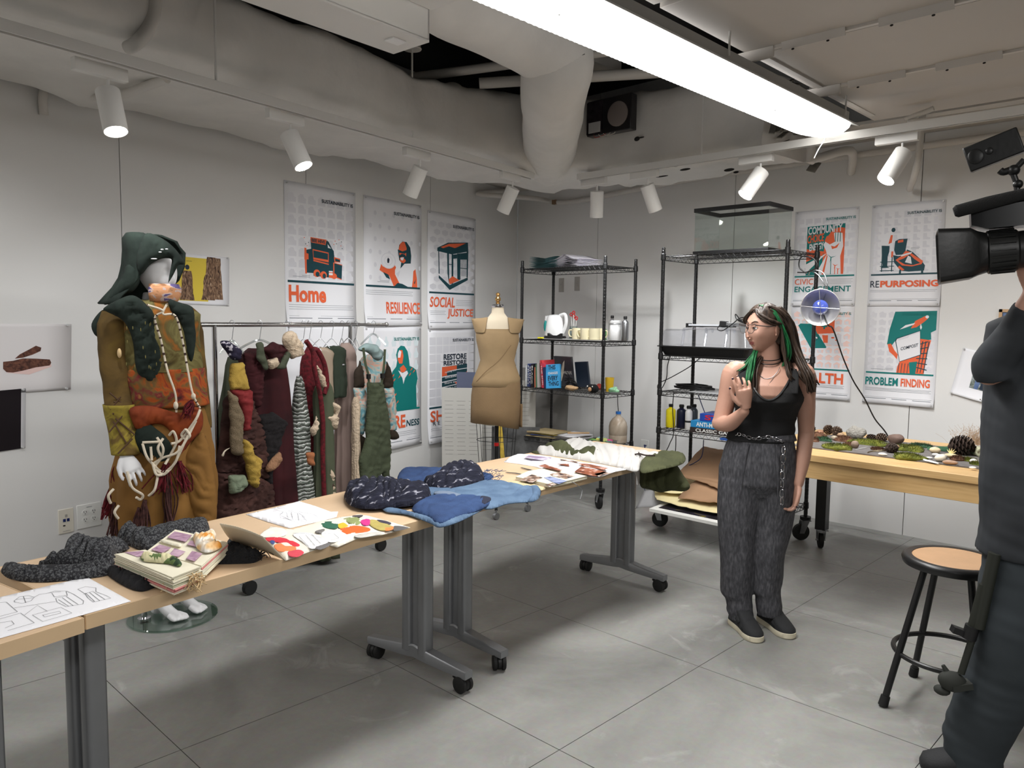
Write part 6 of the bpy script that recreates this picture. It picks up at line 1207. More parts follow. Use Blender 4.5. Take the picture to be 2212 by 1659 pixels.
def head_geo(mb, C_, fwd, upv, size=1.0, face=True, ms=(0, 1)):
    """head with brow, eye sockets, nose, lips and chin; fwd looks out of the face"""
    y_ = Vector(fwd).normalized(); z_ = (Vector(upv)-y_*Vector(upv).dot(y_)).normalized(); x_ = y_.cross(z_); nu, nv = 112, 84; vs = []; reg = []
    g = lambda a, b, c: math.exp(-((a-b)/c)**2)
    for i in range(nv+1):
        el = -PI/2+PI*i/nv
        for j in range(nu):
            az = -PI+2*PI*j/nu; X, Y, Z_ = math.cos(el)*math.sin(az), math.cos(el)*math.cos(az), math.sin(el); A, E = math.degrees(az), math.degrees(el)
            wx, wy, wz = .072, .093, .108
            p = V(X*wx, Y*wy, Z_*wz)
            if Z_ < 0: q = -Z_; p.x *= 1-.30*q**1.4; p.y *= (1-.10*q if Y > 0 else 1-.38*q); p.y += .010*q
            else: p.x *= 1+.04*math.sin(PI*Z_); p.y *= 1 if Y > 0 else 1.05
            if Y > 0:
                f_ = Y; r = 0
                if face:
                    fa = abs(A); r += .0035*g(E, 17, 6)*g(fa, 14, 16); r -= .0125*g(E, 5, 7.5)*g(fa, 21, 9.5); r -= .004*g(E, 3, 9)*g(fa, 7, 4)
                    r += .006*g(E, -14, 12)*g(fa, 36, 14); r += .0195*g(A, 0, 5.2)*(g(E, -15, 7.5) if E < -15 else g(E, -15, 15)); r += .0055*g(fa, 6.5, 3.6)*g(E, -18, 4.0); r -= .004*g(fa, 0, 12)*g(E, -25, 3.2)
                    r += .0060*g(A, 0, 12)*g(E, -31, 3.0); r += .0065*g(A, 0, 11)*g(E, -37.5, 3.2); r -= .0028*g(A, 0, 12)*g(E, -34.3, 1.3); r -= .0045*g(A, 0, 14)*g(E, -44, 4); r += .011*g(A, 0, 17)*g(E, -58, 11)
                else: r += .012*g(A, 0, 8)*g(E, -12, 12)-.006*g(E, 4, 8)*g(abs(A), 20, 10)+.004*g(A, 0, 14)*g(E, -34, 6)
                p += V(X, Y, Z_*.4)*r
            vs.append(Vector(C_)+(x_*p.x+y_*p.y+z_*p.z)*size)
            reg.append(1 if (face and abs(A) < 17.5-abs(E+34.5)*1.2 and -41 < E < -28.6) else 0)
    fs = []; mi = []
    n0 = len(mb.v); mb.v += vs
    for i in range(nv):
        for j in range(nu):
            a = (i*nu+j, i*nu+(j+1) % nu, (i+1)*nu+(j+1) % nu, (i+1)*nu+j); mb.f.append([n0+q for q in a]); mb.m.append(ms[1] if sum(reg[q] for q in a) >= 3 else ms[0])
    return x_, y_, z_
def hp(C_, ax, az, el, r):   # point on the head
    a, e = math.radians(az), math.radians(el); return Vector(C_)+(ax[0]*math.cos(e)*math.sin(a)*.072+ax[1]*math.cos(e)*math.cos(a)*.093+ax[2]*math.sin(e)*.108)*r
# ================================================================= COSTUMED MANNEQUIN
MW = mat('mannequin_white', (226, 226, 228), .35)
MP = Vector((1.704, -4.139, 0)); MF = Frame(MP)
def Z4(zx, zy, l=0.0): return MF(150+zx/2.37, 480+zy/2.37, l)
q4 = lambda L_: [(150+a/2.37, 480+b/2.37) for a, b in L_]
t = MT = thing('mannequin', 'hooded white mannequin in a tie-dyed tunic and mustard trousers', 'mannequin', MP)
m = MB(); m.lathe([(.001, .001), (.2, .001), (.203, .006), (.2, .011), (.001, .011)], MP, 64); m.build('glass_base', glass('base_glass', (218, 230, 224), .03, .06), t, smooth=30)
m = MB(); m.lathe([(.03, .012), (.03, .022), (.014, .026), (.014, .2)], MP+MF.e*-.125+MF.n*.02, 24); m.build('ankle_rod', CHROME, t)
b = MB(); fd = (MF.n*.80+MF.e*.60).normalized(); fs_ = V(fd.y, -fd.x, 0)
limb(b, [Z4(450, 880), Z4(400, 1200), Z4(400, 1620), MF(350, 1230, -.02), MF(352, 1303, .0)], [.09, .085, .055, .042, .032]); limb(b, [Z4(560, 880, -.05), Z4(600, 1200, -.05), Z4(560, 1620, -.05), MF(396, 1225, -.08), MF(398, 1296, -.08)], [.09, .085, .055, .042, .032])
for (x, y, l) in ((352, 1312, 0), (398, 1302, -.08)):
    a = MF(x, y, l); a.z = .045; h_ = a-fd*.045; h_.z = .038; b.ell(h_, (.03, .03, .027), None, 16, 12); limb(b, [a+V(0, 0, .02), a+fd*.05-V(0, 0, .007), a+fd*.115-V(0, 0, .013)], [.030, .027, .016])
    for k in range(5):
        o = (k-2)*.0155*(1 if x < 380 else -1); e_ = a+fd*(.125-.006*abs(k-1) if True else 0)+fs_*o; e_.z = .026; s0 = a+fd*.075+fs_*o*.8; s0.z = .032; b.tube([s0, e_, e_+fd*.022-V(0, 0, .006)], [.012, .011 if k else .013, .007], 10)
b.loft([MF.ring(150+x/2.37, 480+y/2.37, a, c, 0, 28) for x, y, a, c in ((470, 980, .15, .10), (470, 860, .15, .10), (465, 720, .125, .09), (455, 560, .15, .105), (450, 450, .16, .08), (440, 410, .06, .05), (438, 360, .05, .05))])
limb(b, [Z4(255, 480), Z4(250, 800, .04), Z4(292, 1130, .15)], [.05, .042, .03]); limb(b, [Z4(590, 480, -.05), Z4(620, 800, -.05), Z4(660, 1040, -.06)], [.05, .042, .03])
hand(b, Z4(288, 1150, .165), Z4(345, 1245, .19)-Z4(288, 1150, .165), -MF.e*.3-MF.n*.9, .17, .45, 1, .3, .4)
vs, fs = remesh_geo(b, .0045, 6); m = MB(); m.add(vs, fs); HC = Z4(450, 265, .0); head_geo(m, HC, MF.n*.72+MF.e*.68, (0, 0, 1), 1.02, False, (0, 0)); m.build('body', MW, t, smooth=180)
# hood
GRN = ramp_mat('dark_green_wool', [(.3, (24, 32, 28)), (.7, (40, 50, 44))], 'noise', 12, 5, 0, .95, .5); 
fa = math.atan2((MF.n*.72+MF.e*.68).y, (MF.n*.72+MF.e*.68).x); rings = []
for (x, y, a, c, op, l) in ((318, 60, .02, .02, .3, -.0), (350, 62, .075, .06, .75, -.01), (385, 90, .115, .10, .80, -.02), (405, 150, .125, .13, .85, -.02), (405, 220, .125, .135, 1.0, -.02), (385, 290, .120, .13, 1.15, -.03), (355, 340, .115, .13, 1.25, -.03), (330, 380, .13, .14, 1.3, -.02), (320, 420, .15, .16, 1.35, -.02)):
    C_ = Z4(x+30, y, l); R_ = []
    for j in range(41):
        th = fa+op+(2*PI-2*op)*j/40; q = C_+V(math.cos(th), math.sin(th), 0)*(c if abs(math.cos(th-fa)) > .6 else a); q += (q-C_).normalized()*.012*nz(q, 14, 3); R_.append(q)
    rings.append(R_)
m = MB(); m.loft(rings, 0, False, False); hood = m.build('hood', GRN, t, smooth=120, solid=.007)
puff('cape_point', q4([(185, 422), (215, 370), (270, 290), (300, 220), (345, 230), (360, 300), (330, 350), (290, 366), (235, 400)]), lambda x, y, l: MF(x, y, l+.05), GRN, hood, .03, 8, [(1, 14, .01)], th=.006)
puff('hood_brim', q4([(400, 70), (480, 100), (540, 150), (587, 216), (560, 222), (545, 240), (515, 300), (505, 312), (520, 245), (525, 200), (500, 190), (460, 196), (410, 225), (370, 270), (350, 220), (365, 130)]), lambda x, y, l: MF(x, y, l+.11), GRN, hood, .02, 6, [(.4, 14, .008)], th=.006)
for k, (x, y) in enumerate(((435, 198), (475, 152), (497, 150), (465, 165))): m = MB(); m.ell(Z4(x, y, .145), (.014 if k == 0 else .007, .004, .003), rotz(.8), 10, 6); m.build('slit', MW, hood)
# face mask
FM = ramp_mat('mask_patchwork', [(.0, (178, 128, 92)), (.4, (206, 150, 110)), (.52, (196, 176, 170)), (.62, (96, 84, 130)), (.75, (214, 200, 196))], 'noise', 16, 3, .6, .8, .2, (1, 1, 2.2), interp='CONSTANT')
mk = MB(); mk.loft([[Z4(452, y, 0)+(MF.n*.72+MF.e*.68).normalized()*(r*math.cos(a_))+(MF.e*.72-MF.n*.68)*(r*.82*math.sin(a_))+V(0, 0, 0) for a_ in [(-1.25+2.5*j/20) for j in range(21)]] for y, r in ((318, .100), (340, .110), (370, .108), (400, .095), (412, .08))], 0, False, False); mk.build('face_mask', FM, t, smooth=120, solid=.004)
# tunic: tie-dye, olive above and fire orange at the hem
TIE = ramp_mat('tie_dye', [(.24, (44, 38, 22)), (.36, (84, 72, 36)), (.47, (112, 104, 62)), (.54, (84, 76, 40)), (.63, (140, 84, 26)), (.72, (70, 50, 26))], 'noise', 6, 4, 1.4, .85, .25, (1, 1, 1.0))
FIRE = ramp_mat('tie_dye_fire', [(.28, (60, 30, 24)), (.38, (112, 36, 28)), (.47, (160, 76, 26)), (.54, (104, 84, 44)), (.62, (112, 32, 40)), (.72, (168, 120, 60))], 'noise', 7, 4, 1.6, .85, .25)
def cloth_loft(name, rows, mt, amp=.006, sc=9, seed=0, n=64, l0=0, fold=0, fk=9, th=.003, par=None, fr_=None, sq=1.0):
    fr_ = fr_ or MF; m = MB(); R_ = []
    for ri, row in enumerate(rows):
        x, y, a, c = row[:4]; l = row[4] if len(row) > 4 else 0; rg = fr_.ring(150+x/2.37, 480+y/2.37, a, c, l0+l, n, sq=sq) if fr_ is MF else fr_.ring(x, y, a, c, l0+l, n, sq=sq); ce = sum(rg, Vector())/n; amt = (fold*(ri/len(rows)) if fold else 0)
        R_.append([p+(p-ce).normalized()*(amp*nz((p.x, p.y, p.z*.6), sc, seed)+amt*math.sin(fk*2*PI*j/n+1.5*nz((0, 0, p.z), 3, seed))) for j, p in enumerate(rg)])
    D_ = []
    for i in range(len(R_)-1): D_ += [[R_[i][j].lerp(R_[i+1][j], k/5) for j in range(n)] for k in range(5)]
    D_.append(R_[-1]); D_ = [[p+MF.n*0+(V(nz(p, 18, seed), nz(p, 18, seed+5), 0))*amp*.5 for p in r] for r in D_]
    m.loft(D_, 0, False); return m.build(name, mt, par or t, smooth=150, solid=th)
cloth_loft('tunic', ((440, 400, .07, .065), (448, 430, .15, .09), (450, 470, .185, .115), (455, 560, .175, .13), (470, 660, .165, .135), (480, 745, .172, .14), (484, 760, .174, .142)), TIE, .010, 7, 1)
cloth_loft('tunic_hem', ((482, 745, .174, .142), (488, 800, .178, .146), (498, 880, .184, .150), (500, 935, .186, .15)), FIRE, .012, 8, 2)
SLV = ramp_mat('olive_sleeve', [(.3, (66, 50, 24)), (.55, (98, 76, 36)), (.75, (120, 100, 42))], 'noise', 6, 4, .8, .85, .3); SLY = ramp_mat('yellow_cuff', [(.35, (100, 80, 38)), (.55, (146, 130, 48)), (.7, (100, 80, 40))], 'noise', 12, 4, 1.5, .85, .3)
cloth_loft('sleeve', ((240, 455, .055, .055, .02), (235, 520, .072, .07, .02), (238, 680, .068, .062, .03), (250, 800, .066, .058, .05), (258, 880, .062, .055, .06), (262, 930, .064, .068, .07)), SLV, .008, 8, 3, 36); cu = cloth_loft('cuff', ((262, 922, .066, .072, .072), (275, 1000, .062, .054, .09), (290, 1100, .058, .05, .125), (296, 1160, .056, .046, .145)), SLY, .008, 9, 4, 36)
BRL = mat('brown_cord_line', (74, 50, 30), .8)
for L_ in ([(215, 860), (290, 925), (230, 965)], [(270, 880), (220, 945)], [(235, 905), (270, 915)], [(245, 985), (340, 1060), (300, 1100), (235, 1000)], [(215, 1050), (285, 965)], [(330, 1080), (260, 1150)]): m = MB(); m.tube([Z4(a, c_, .125+.075*max(0, (c_-925)/235)) for a, c_ in L_], .0035, 6); m.build('stitched_line', BRL, cu)
cloth_loft('sleeve', ((595, 460, .055, .055, -.05), (615, 560, .06, .055, -.06), (640, 760, .055, .05, -.06), (668, 1000, .05, .045, -.06), (672, 1060, .048, .04, -.06)), SLV, .006, 8, 6, 30)
m = MB(); m.ell(Z4(262, 665, .105), (.016, .008, .022), None, 12, 10); m.build('patch', mat('pale_patch', (218, 188, 140), .9), t)
# ragged vest panels
FV = lambda x, y, l: MF(x, y, l+.115)
vest = puff('vest', q4([(190, 440), (260, 400), (330, 380), (390, 420), (430, 470), (440, 560), (470, 640), (480, 740), (430, 812), (370, 785), (345, 720), (335, 620), (310, 540), (270, 490), (200, 455)]), FV, GRN, t, .018, 6, [(1.2, 13, .014), (.1, 21, .012)], 4, th=.006)
puff('vest_flap', q4([(510, 400), (560, 415), (625, 440), (635, 520), (640, 600), (622, 705), (600, 660), (585, 560), (560, 500), (520, 450)]), lambda x, y, l: MF(x, y, l+.10), GRN, vest, .015, 5, [(1.3, 12, .014)], 6, th=.006); puff('vest_flap', q4([(118, 520), (160, 460), (195, 450), (180, 500), (165, 560), (175, 600), (158, 590), (130, 570)]), lambda x, y, l: MF(x, y, l+.02), GRN, vest, .02, 8, None, 6, th=.006)
SLT = mat('olive_thread', (120, 112, 62), .8); r_ = random.Random(5)
for k in range(16): x, y = (300+150*r_.random(), 480+270*r_.random()); m = MB(); m.ell(Z4(x, y, .166), (.0025, .002, .008), None, 8, 6); m.build('slash', SLT, vest)
# trousers and sash
MU = ramp_mat('mustard_cotton', [(.3, (112, 78, 36)), (.7, (142, 102, 50))], 'noise', 4, 4, 0, .85, .15); SASH = ramp_mat('rust_sash', [(.3, (100, 40, 22)), (.7, (146, 66, 26))], 'noise', 6, 4, .5, .85, .2)
cloth_loft('trousers', ((490, 925, .155, .13), (495, 1000, .175, .14), (495, 1150, .205, .16, .0), (490, 1300, .225, .17), (490, 1450, .225, .17), (480, 1560, .205, .16), (470, 1660, .16, .13), (460, 1760, .11, .10)), MU, .012, 6, 8, 110, 0, .020, 11)
puff('sash', q4([(320, 935), (420, 925), (560, 960), (640, 930), (672, 960), (668, 1040), (600, 1120), (560, 1190), (540, 1110), (500, 1030), (440, 1010), (360, 1040), (330, 1000)]), lambda x, y, l: MF(x, y, l+.145), SASH, t, .016, 7, [(.9, 11, .016)], 4, th=.005); puff('under_sash_cloth', q4([(350, 1040), (400, 1010), (450, 1040), (520, 1100), (540, 1160), (470, 1220), (400, 1180), (345, 1110)]), lambda x, y, l: MF(x, y, l+.15), GRN, t, .012, 8, [(.9, 16, .008)], 5)  # rust sash and a dark green cloth piece just below it
puff('trouser_drape', q4([(560, 1190), (620, 1110), (680, 1060), (720, 1200), (742, 1380), (740, 1500), (690, 1560), (620, 1450), (570, 1320)]), lambda x, y, l: MF(x, y, l+.125), MU, t, .03, 16, [(2.3, 20, .018)], 5, th=.005)
ROPE = mat('cream_rope', (214, 202, 182), .85, bump=.4, bscale=300); MAR = ramp_mat('maroon_yarn', [(.3, (62, 24, 26)), (.7, (112, 28, 38))], 'noise', 60, 3, 0, .95, .5); DKC = mat('dark_rope_fleck', (60, 40, 36), .9)
def rope(pts, r=.0048, l=.19, name='rope', mt=ROPE): m = MB(); P_ = catmull([Z4(a, c_, l+.012*math.sin(i*1.7)) for i, (a, c_) in enumerate(pts)], 7); m.tube(P_, r, 8); return m.build(name, mt, t)
for L_ in ([(400, 425), (480, 455), (440, 490), (470, 600), (500, 740), (540, 860), (545, 950)], [(500, 420), (480, 470), (540, 480), (575, 600), (600, 740), (625, 860), (660, 930)]):
    rope(L_, .0048, .185); 
    P_ = catmull([Z4(a, c_, .187) for a, c_ in L_], 7); m = MB()
    for i in range(0, len(P_)-1, 2): m.tube([P_[i], P_[i].lerp(P_[i+1], .5)], .0054, 8)
    m.build('rope_fleck', DKC, t)
for L_ in ([(660, 935), (640, 980), (600, 1040), (560, 1090), (520, 1100)], [(640, 990), (560, 1130), (480, 1170), (430, 1200)], [(380, 1100), (400, 1160), (430, 1200), (480, 1240), (540, 1190), (560, 1110)], [(450, 1070), (480, 1120), (470, 1170), (440, 1220), (480, 1250), (500, 1230)], [(510, 1060), (530, 1040), (545, 1090), (520, 1150), (490, 1200)], [(480, 1075), (455, 1120), (475, 1170)], [(430, 1200), (450, 1250), (500, 1240), (545, 1180), (600, 1060)], [(590, 1030), (610, 1060), (590, 1080), (570, 1060), (590, 1030)], [(455, 1250), (440, 1320), (410, 1355)], [(305, 1235), (330, 1310), (380, 1350), (370, 1375), (350, 1360)], [(240, 1320), (215, 1350), (225, 1390)], [(265, 1400), (245, 1430), (262, 1465)], [(420, 1115), (425, 1180)], [(380, 1095), (460, 1090)]): rope(L_, .0058, .20)
m = MB(); m.ell(Z4(542, 915, .2), (.012, .01, .018), None, 12, 8); m.ell(Z4(628, 870, .2), (.012, .01, .014), None, 12, 8); m.build('rope_knot', ROPE, t)
def tassel(x0, y0, x1, y1, w_, n, l=.18, mt=MAR, sd=1):
    m = MB(); r_ = random.Random(sd)
    for k in range(n):
        a = Z4(x0+r_.gauss(0, w_*.25), y0, l+r_.gauss(0, .008)); e_ = Z4(x1+r_.gauss(0, w_), y1+r_.gauss(0, 14), l+r_.gauss(0, .02)); mid = a.lerp(e_, .5)+MF.e*r_.gauss(0, .01); m.tube(catmull([a, mid, e_], 4), .0028, 5)
    m.build('yarn_tassel', mt, t)
BRY = ramp_mat('brown_yarn', [(.3, (54, 34, 34)), (.7, (86, 54, 50))], 'noise', 60, 3, 0, .95, .5)
tassel(500, 1200, 470, 1330, 26, 40, sd=2); tassel(560, 1190, 590, 1330, 18, 34, sd=3); tassel(500, 1250, 510, 1490, 14, 34, mt=BRY, sd=4); tassel(390, 1380, 390, 1570, 16, 34, mt=BRY, sd=5); tassel(360, 1420, 330, 1560, 10, 20, mt=BRY, sd=6)
tassel(262, 1200, 250, 1330, 12, 30, .03, sd=7); tassel(230, 1330, 190, 1490, 16, 34, .02, sd=8); tassel(235, 1420, 230, 1580, 14, 34, .04, BRY, 9); tassel(620, 890, 600, 960, 14, 22, .19, sd=10)
# ================================================================= GARMENT RACK
RO = .80
def RP(s, z, o=RO): return LW(s, o, z)
def GS(px): return dL.dot(atL(px, 700, RO))
CHR = CHROME; t = thing('garment_rack', 'chrome rolling garment rack full of handmade clothes', 'garment rack', RP(3.48, 0))
ZR = 1.397
m = MB(); m.cyl(RP(4.05, ZR), RP(2.92, ZR), .0125, 16); m.build('rail', CHR, t)
m = MB(); m.cyl(RP(4.45, ZR), RP(4.0, ZR), .010, 14); m.build('extension_bar', CHR, t); m = MB(); m.cyl(RP(2.95, ZR), RP(2.68, ZR), .010, 14); m.ell(RP(2.675, ZR), .016, None, 12, 8); m.build('extension_bar', CHR, t)
for s in (3.955, 2.995):
    m = MB(); m.cyl(RP(s, .11), RP(s, ZR), .0125, 16); m.build('upright', CHR, t); m = MB(); m.cyl(RP(s, .115, RO-.27), RP(s, .115, RO+.27), .014, 14); m.build('base_tube', CHR, t)
    for o_ in (-.26, .26):
        c = RP(s, 0, RO+o_); m = MB(); m.prism([(-.012, .0), (.012, 0), (.02, .055), (-.02, .055)], c+V(0, -.012, .045), dL, (0, 0, 1), .024); m.build('caster_fork', STEEL, t); m = MB(); m.tube([c+nL*-.014+V(0, 0, .038), c+nL*.014+V(0, 0, .038)], .037, 22); m.build('wheel', RUBBER, t)
m = MB(); m.cyl(RP(3.955, .16), RP(2.995, .16), .011, 14); m.build('lower_bar', CHR, t)
def hanger(par, s, wdir, drop=.085, hw=.2, clear=False):
    top = RP(s, ZR+.012); c = RP(s, ZR-drop); m = MB(); m.tube(catmull([top+wdir*-.013+V(0, 0, -.006), top+V(0, 0, .012), top+wdir*.016, top+wdir*.01+V(0, 0, -.03), c+V(0, 0, .0)], 5), .0018, 6)
    m.build('hook', STEEL, par); m = MB(); mt = glass('clear_hanger', (236, 240, 240), .1, .25) if clear else STEEL
    m.tube(catmull([c+wdir*-hw+V(0, 0, -.07), c+wdir*-hw*.4+V(0, 0, -.02), c, c+wdir*hw*.4+V(0, 0, -.02), c+wdir*hw+V(0, 0, -.07)], 5), .006 if clear else .0025, 8); m.build('hanger', mt, par)
FD = [0]
def garment(px, ytop, ybot, wpx, label, mt, yaw=.6, name='garment', flare=1.2, fold=.02, fk=7, depth=.05, cat='clothing', top_w=.8, clear=False, o=0, drop=.085, rows=None, sh=0):
    """garment hung from the rail; yaw turns its width from the wall normal toward the rail"""
    s = GS(px); FD[0] += 1; C_ = RP(s, 0, RO+o); wdir = (nL*math.cos(yaw)-dL*math.sin(yaw)); dd = V(-wdir.y, wdir.x, 0); dist = (C_-CAM).dot(fw); k = dist/F; vis = abs((wdir).dot(rt)); hw = wpx*k/2/max(.35, vis)
    t = thing(name, label, cat, RP(s, ZR, RO), 0, None); hanger(t, s, wdir, drop, min(hw*.8, .2), clear); zt = C_.z+CAM.z-(ytop-671)*k; zb = CAM.z-(ybot-671)*k; N_ = 72; R_ = []
    rows = rows or [(0, top_w*.45), (.03, top_w*.8), (.08, top_w), (.25, .92), (.5, .95), (.75, 1.05*(1+flare)/2), (1, flare)]
    K = 26
    for i in range(K+1):
        u = i/K; q = 0
        for (a, b), (c_, d_) in zip(rows[:-1], rows[1:]):
            if a <= u <= c_: q = b+(d_-b)*(u-a)/(c_-a); break
        z = zt+(zb-zt)*u; ring = []
        for j in range(N_):
            th = 2*PI*j/N_; f_ = 1+fold/hw*u*math.sin(fk*th+FD[0]+2*nz((u*2, FD[0], 0), 1)); x = hw*q*math.cos(th)*f_; y = (depth+.02*u)*math.sin(th)*(1+.5*fold/depth*u*math.sin(fk*1.7*th+FD[0])); p = C_+wdir*(x+sh*u)+dd*y; ring.append(V(p.x, p.y, z+.004*math.sin(5*th))+wdir*.006*nz((th, u*6, FD[0]), 1.3))
        R_.append(ring)
    m = MB(); m.loft(R_); m.build('fabric_body', mt, t, smooth=150); return t
z5 = lambda L_: [(420+a/3.318, 640+b/3.318) for a, b in L_]
def over(par, pts, mt, o, name='patch', h=.02, fold=((1.4, 9, .01),), w=6, th=.004, sd=1):
    r_ = random.Random(len(pts)+int(pts[0][0])); P = []
    for i, a in enumerate(pts):
        b = pts[(i+1) % len(pts)]; n = max(1, int(math.dist(a, b)/34)); P += [(a[0]+(b[0]-a[0])*k/n+r_.uniform(-5, 5), a[1]+(b[1]-a[1])*k/n+r_.uniform(-5, 5)) for k in range(n)]
    return puff(name, z5(P), lambda x, y, l: atL(x, y, o)+nL*l, mt, par, h*.45, 3.5, list(fold or ())+[(.25, 11, .013), (1.9, 17, .008)], sd, 4, th)
OLV = mat('olive_drab', (72, 78, 62), .9, var=.12, vscale=6, bump=.2, bscale=120); BURG = ramp_mat('burgundy_cloth', [(.3, (38, 14, 18)), (.7, (70, 26, 30))], 'noise', 6, 4, 0, .9, .3); BRW = ramp_mat('chocolate_gauze', [(.3, (50, 32, 30)), (.7, (84, 56, 50))], 'noise', 8, 5, .5, .95, .4); MUST = mat('mustard_wool', (176, 146, 66), .9, bump=.4, bscale=160)
CROC = mat('taupe_crochet', (132, 116, 92), .95, var=.12, vscale=40, bump=1, bscale=240); REDS = mat('brick_red_sleeve', (122, 34, 36), .85, var=.08); SAGE = mat('sage_green', (120, 132, 110), .9, bump=.3, bscale=140); FLF = mat('cream_fluff', (202, 182, 158), .95, var=.15, vscale=50, bump=1, bscale=90)
SWIRL = ramp_mat('embossed_swirl', [(.0, (232, 232, 230)), (.18, (44, 50, 46)), (.32, (60, 116, 76)), (.48, (176, 166, 170)), (.7, (86, 92, 84))], 'rings', 4.5, 3, 9, .6, .7, (3, 3, 3)); PURP = ramp_mat('purple_lace', [(.4, (40, 36, 56)), (.6, (190, 186, 196))], 'noise', 40, 3, 0, .9, .3, interp='CONSTANT')
g = garment(500, 760, 1180, 60, 'patchwork dress with mustard, red and crochet pieces at the left rack end', OLV, .75, top_w=.55, flare=1.5, clear=True)
over(g, [(185, 320), (240, 322), (330, 380), (325, 450), (270, 450), (200, 360)], PURP, .92, 'lace_collar'); over(g, [(210, 740), (260, 700), (400, 740), (480, 960), (520, 1160), (530, 1320), (400, 1300), (140, 1260), (170, 1100)], BRW, .94, 'ruffle', .05, ((1.4, 7, .02),)); over(g, [(150, 1260), (380, 1260), (540, 1330), (560, 1500), (540, 1640), (150, 1640)], BRW, .95, 'ruffle', .05, ((.1, 8, .02),))
over(g, [(260, 485), (350, 478), (360, 560), (395, 668), (262, 668), (245, 600)], MUST, 1.03, 'mustard_panel', .03, None); over(g, [(255, 668), (395, 670), (412, 730), (390, 960), (350, 962), (330, 800), (280, 720)], REDS, 1.02, 'red_sleeve', .03); over(g, [(240, 680), (300, 720), (350, 860), (345, 1120), (310, 1145), (262, 1120), (255, 960)], CROC, 1.05, 'crochet_strip', .02, None); over(g, [(345, 1030), (390, 1040), (420, 1130), (470, 1170), (465, 1260), (440, 1370), (385, 1340), (365, 1200), (340, 1120)], MUST, 1.05, 'mustard_curl', .025, ((.8, 8, .02),)); over(g, [(245, 1285), (360, 1285), (382, 1350), (310, 1410), (252, 1412)], SAGE, 1.06, 'sage_patch', .02)
over(g, [(200, 1140), (215, 1100), (250, 1082), (248, 1095), (218, 1115), (210, 1145)], ROPE, 1.06, 'cord_loop', .006)
g = garment(560, 742, 1170, 130, 'dark burgundy layered jacket with olive collar straps', BURG, .8, fold=.03, depth=.09, flare=.95, clear=True); over(g, [(350, 410), (450, 400), (490, 560), (470, 780), (430, 800), (380, 640)], BURG, .93, 'sleeve', .04); over(g, [(445, 335), (480, 335), (530, 520), (500, 530), (450, 450)], OLV, 1.0, 'collar_strap', .01, None); over(g, [(660, 390), (700, 385), (650, 515), (590, 515)], OLV, 1.0, 'collar_strap', .01, None); over(g, [(480, 380), (560, 330), (640, 350), (655, 420), (560, 520), (520, 430)], BURG, .96, 'cowl', .04, ((.3, 6, .015),)); over(g, [(520, 470), (600, 430), (600, 500), (540, 525)], FLF, .99, 'fluff', .015, ((.3, 4, .01),))
over(g, [(455, 860), (560, 830), (660, 900), (600, 1080), (560, 1200), (540, 1450), (500, 1300), (470, 1050)], mat('black_cloth', (22, 18, 20), .9, bump=.3), .96, 'black_panel', .03); over(g, [(510, 1220), (560, 1150), (615, 1120), (620, 1180), (560, 1250), (515, 1258)], mat('tan_mesh', (150, 112, 84), .95, bump=.8, bscale=90), 1.02, 'mesh_cuff', .02)
g = garment(620, 800, 1180, 46, 'green and silver embossed swirl panel skirt', SWIRL, .8, flare=1.5, top_w=.5, fold=.01, o=.10)
g = garment(655, 808, 1190, 44, 'olive trousers with brown ink patches hung by the waist', ramp_mat('patched_olive', [(.45, (76, 82, 64)), (.62, (84, 88, 70)), (.66, (64, 44, 38))], 'noise', 5, 4, .5, .9, .2), .75, flare=1.3, top_w=1.0, fold=.012, o=.17); over(g, [(805, 1125), (855, 1120), (858, 1215), (812, 1205)], mat('rust_patch', (160, 100, 64), .9, var=.2, vscale=30), 1.12, 'rust_patch', .01, None)
g = garment(668, 738, 1180, 62, 'maroon knit with cream fluffy yarn braids', MAR, .7, fold=.02, flare=.9, depth=.07, o=.02)
for k, L_ in enumerate(([(640, 270), (700, 250), (760, 330), (770, 420), (690, 450), (630, 330)], [(880, 490), (930, 600), (940, 680), (900, 640), (880, 560)], [(950, 740), (1030, 780), (1010, 950), (960, 930), (930, 860), (990, 840)], [(940, 1150), (990, 1280), (1000, 1420), (960, 1440), (950, 1290)], [(830, 960), (870, 860), (880, 930), (850, 1000)])): over(g, L_, FLF, 1.0, 'fluffy_braid', .03, ((.5, 4, .02),), 4, .004, k)
for L_ in ([(800, 320), (850, 400), (860, 520), (900, 700), (920, 900), (920, 1150), (930, 1440)], [(880, 380), (930, 480), (950, 620), (930, 700)]): m = MB(); m.tube(catmull([atL(420+a/3.318, 640+b/3.318, 1.02) for a, b in L_], 6), .014, 10); m.build('maroon_braid', MAR, g)
g = garment(692, 738, 880, 56, 'taupe silk blouse on a clear hanger', mat('taupe_silk', (150, 134, 116), .5, var=.1, vscale=5), .85, flare=.8, fold=.015, top_w=1.0, o=.0)
g = garment(716, 735, 842, 50, 'dark green wool jacket with a silver badge', mat('forest_wool', (38, 48, 36), .9, bump=.2), .85, flare=.9, top_w=1.0, fold=.008, o=.02); m = MB(); m.ell(atL(742, 788, 1.0), (.007, .01, .006), None, 10, 6); m.build('badge', STEEL, g)
g = garment(738, 842, 1080, 18, 'cream boucle scarf strip hanging below the jacket', FLF, .9, 'scarf', flare=1.0, top_w=1.0, fold=.004, depth=.03, o=.12)
g = garment(752, 728, 1090, 50, 'long dusty pink coat near the right rack post', mat('dusty_pink', (150, 130, 122), .8, var=.08, vscale=4), .55, flare=1.2, fold=.015, top_w=.9, depth=.06, o=-.02)
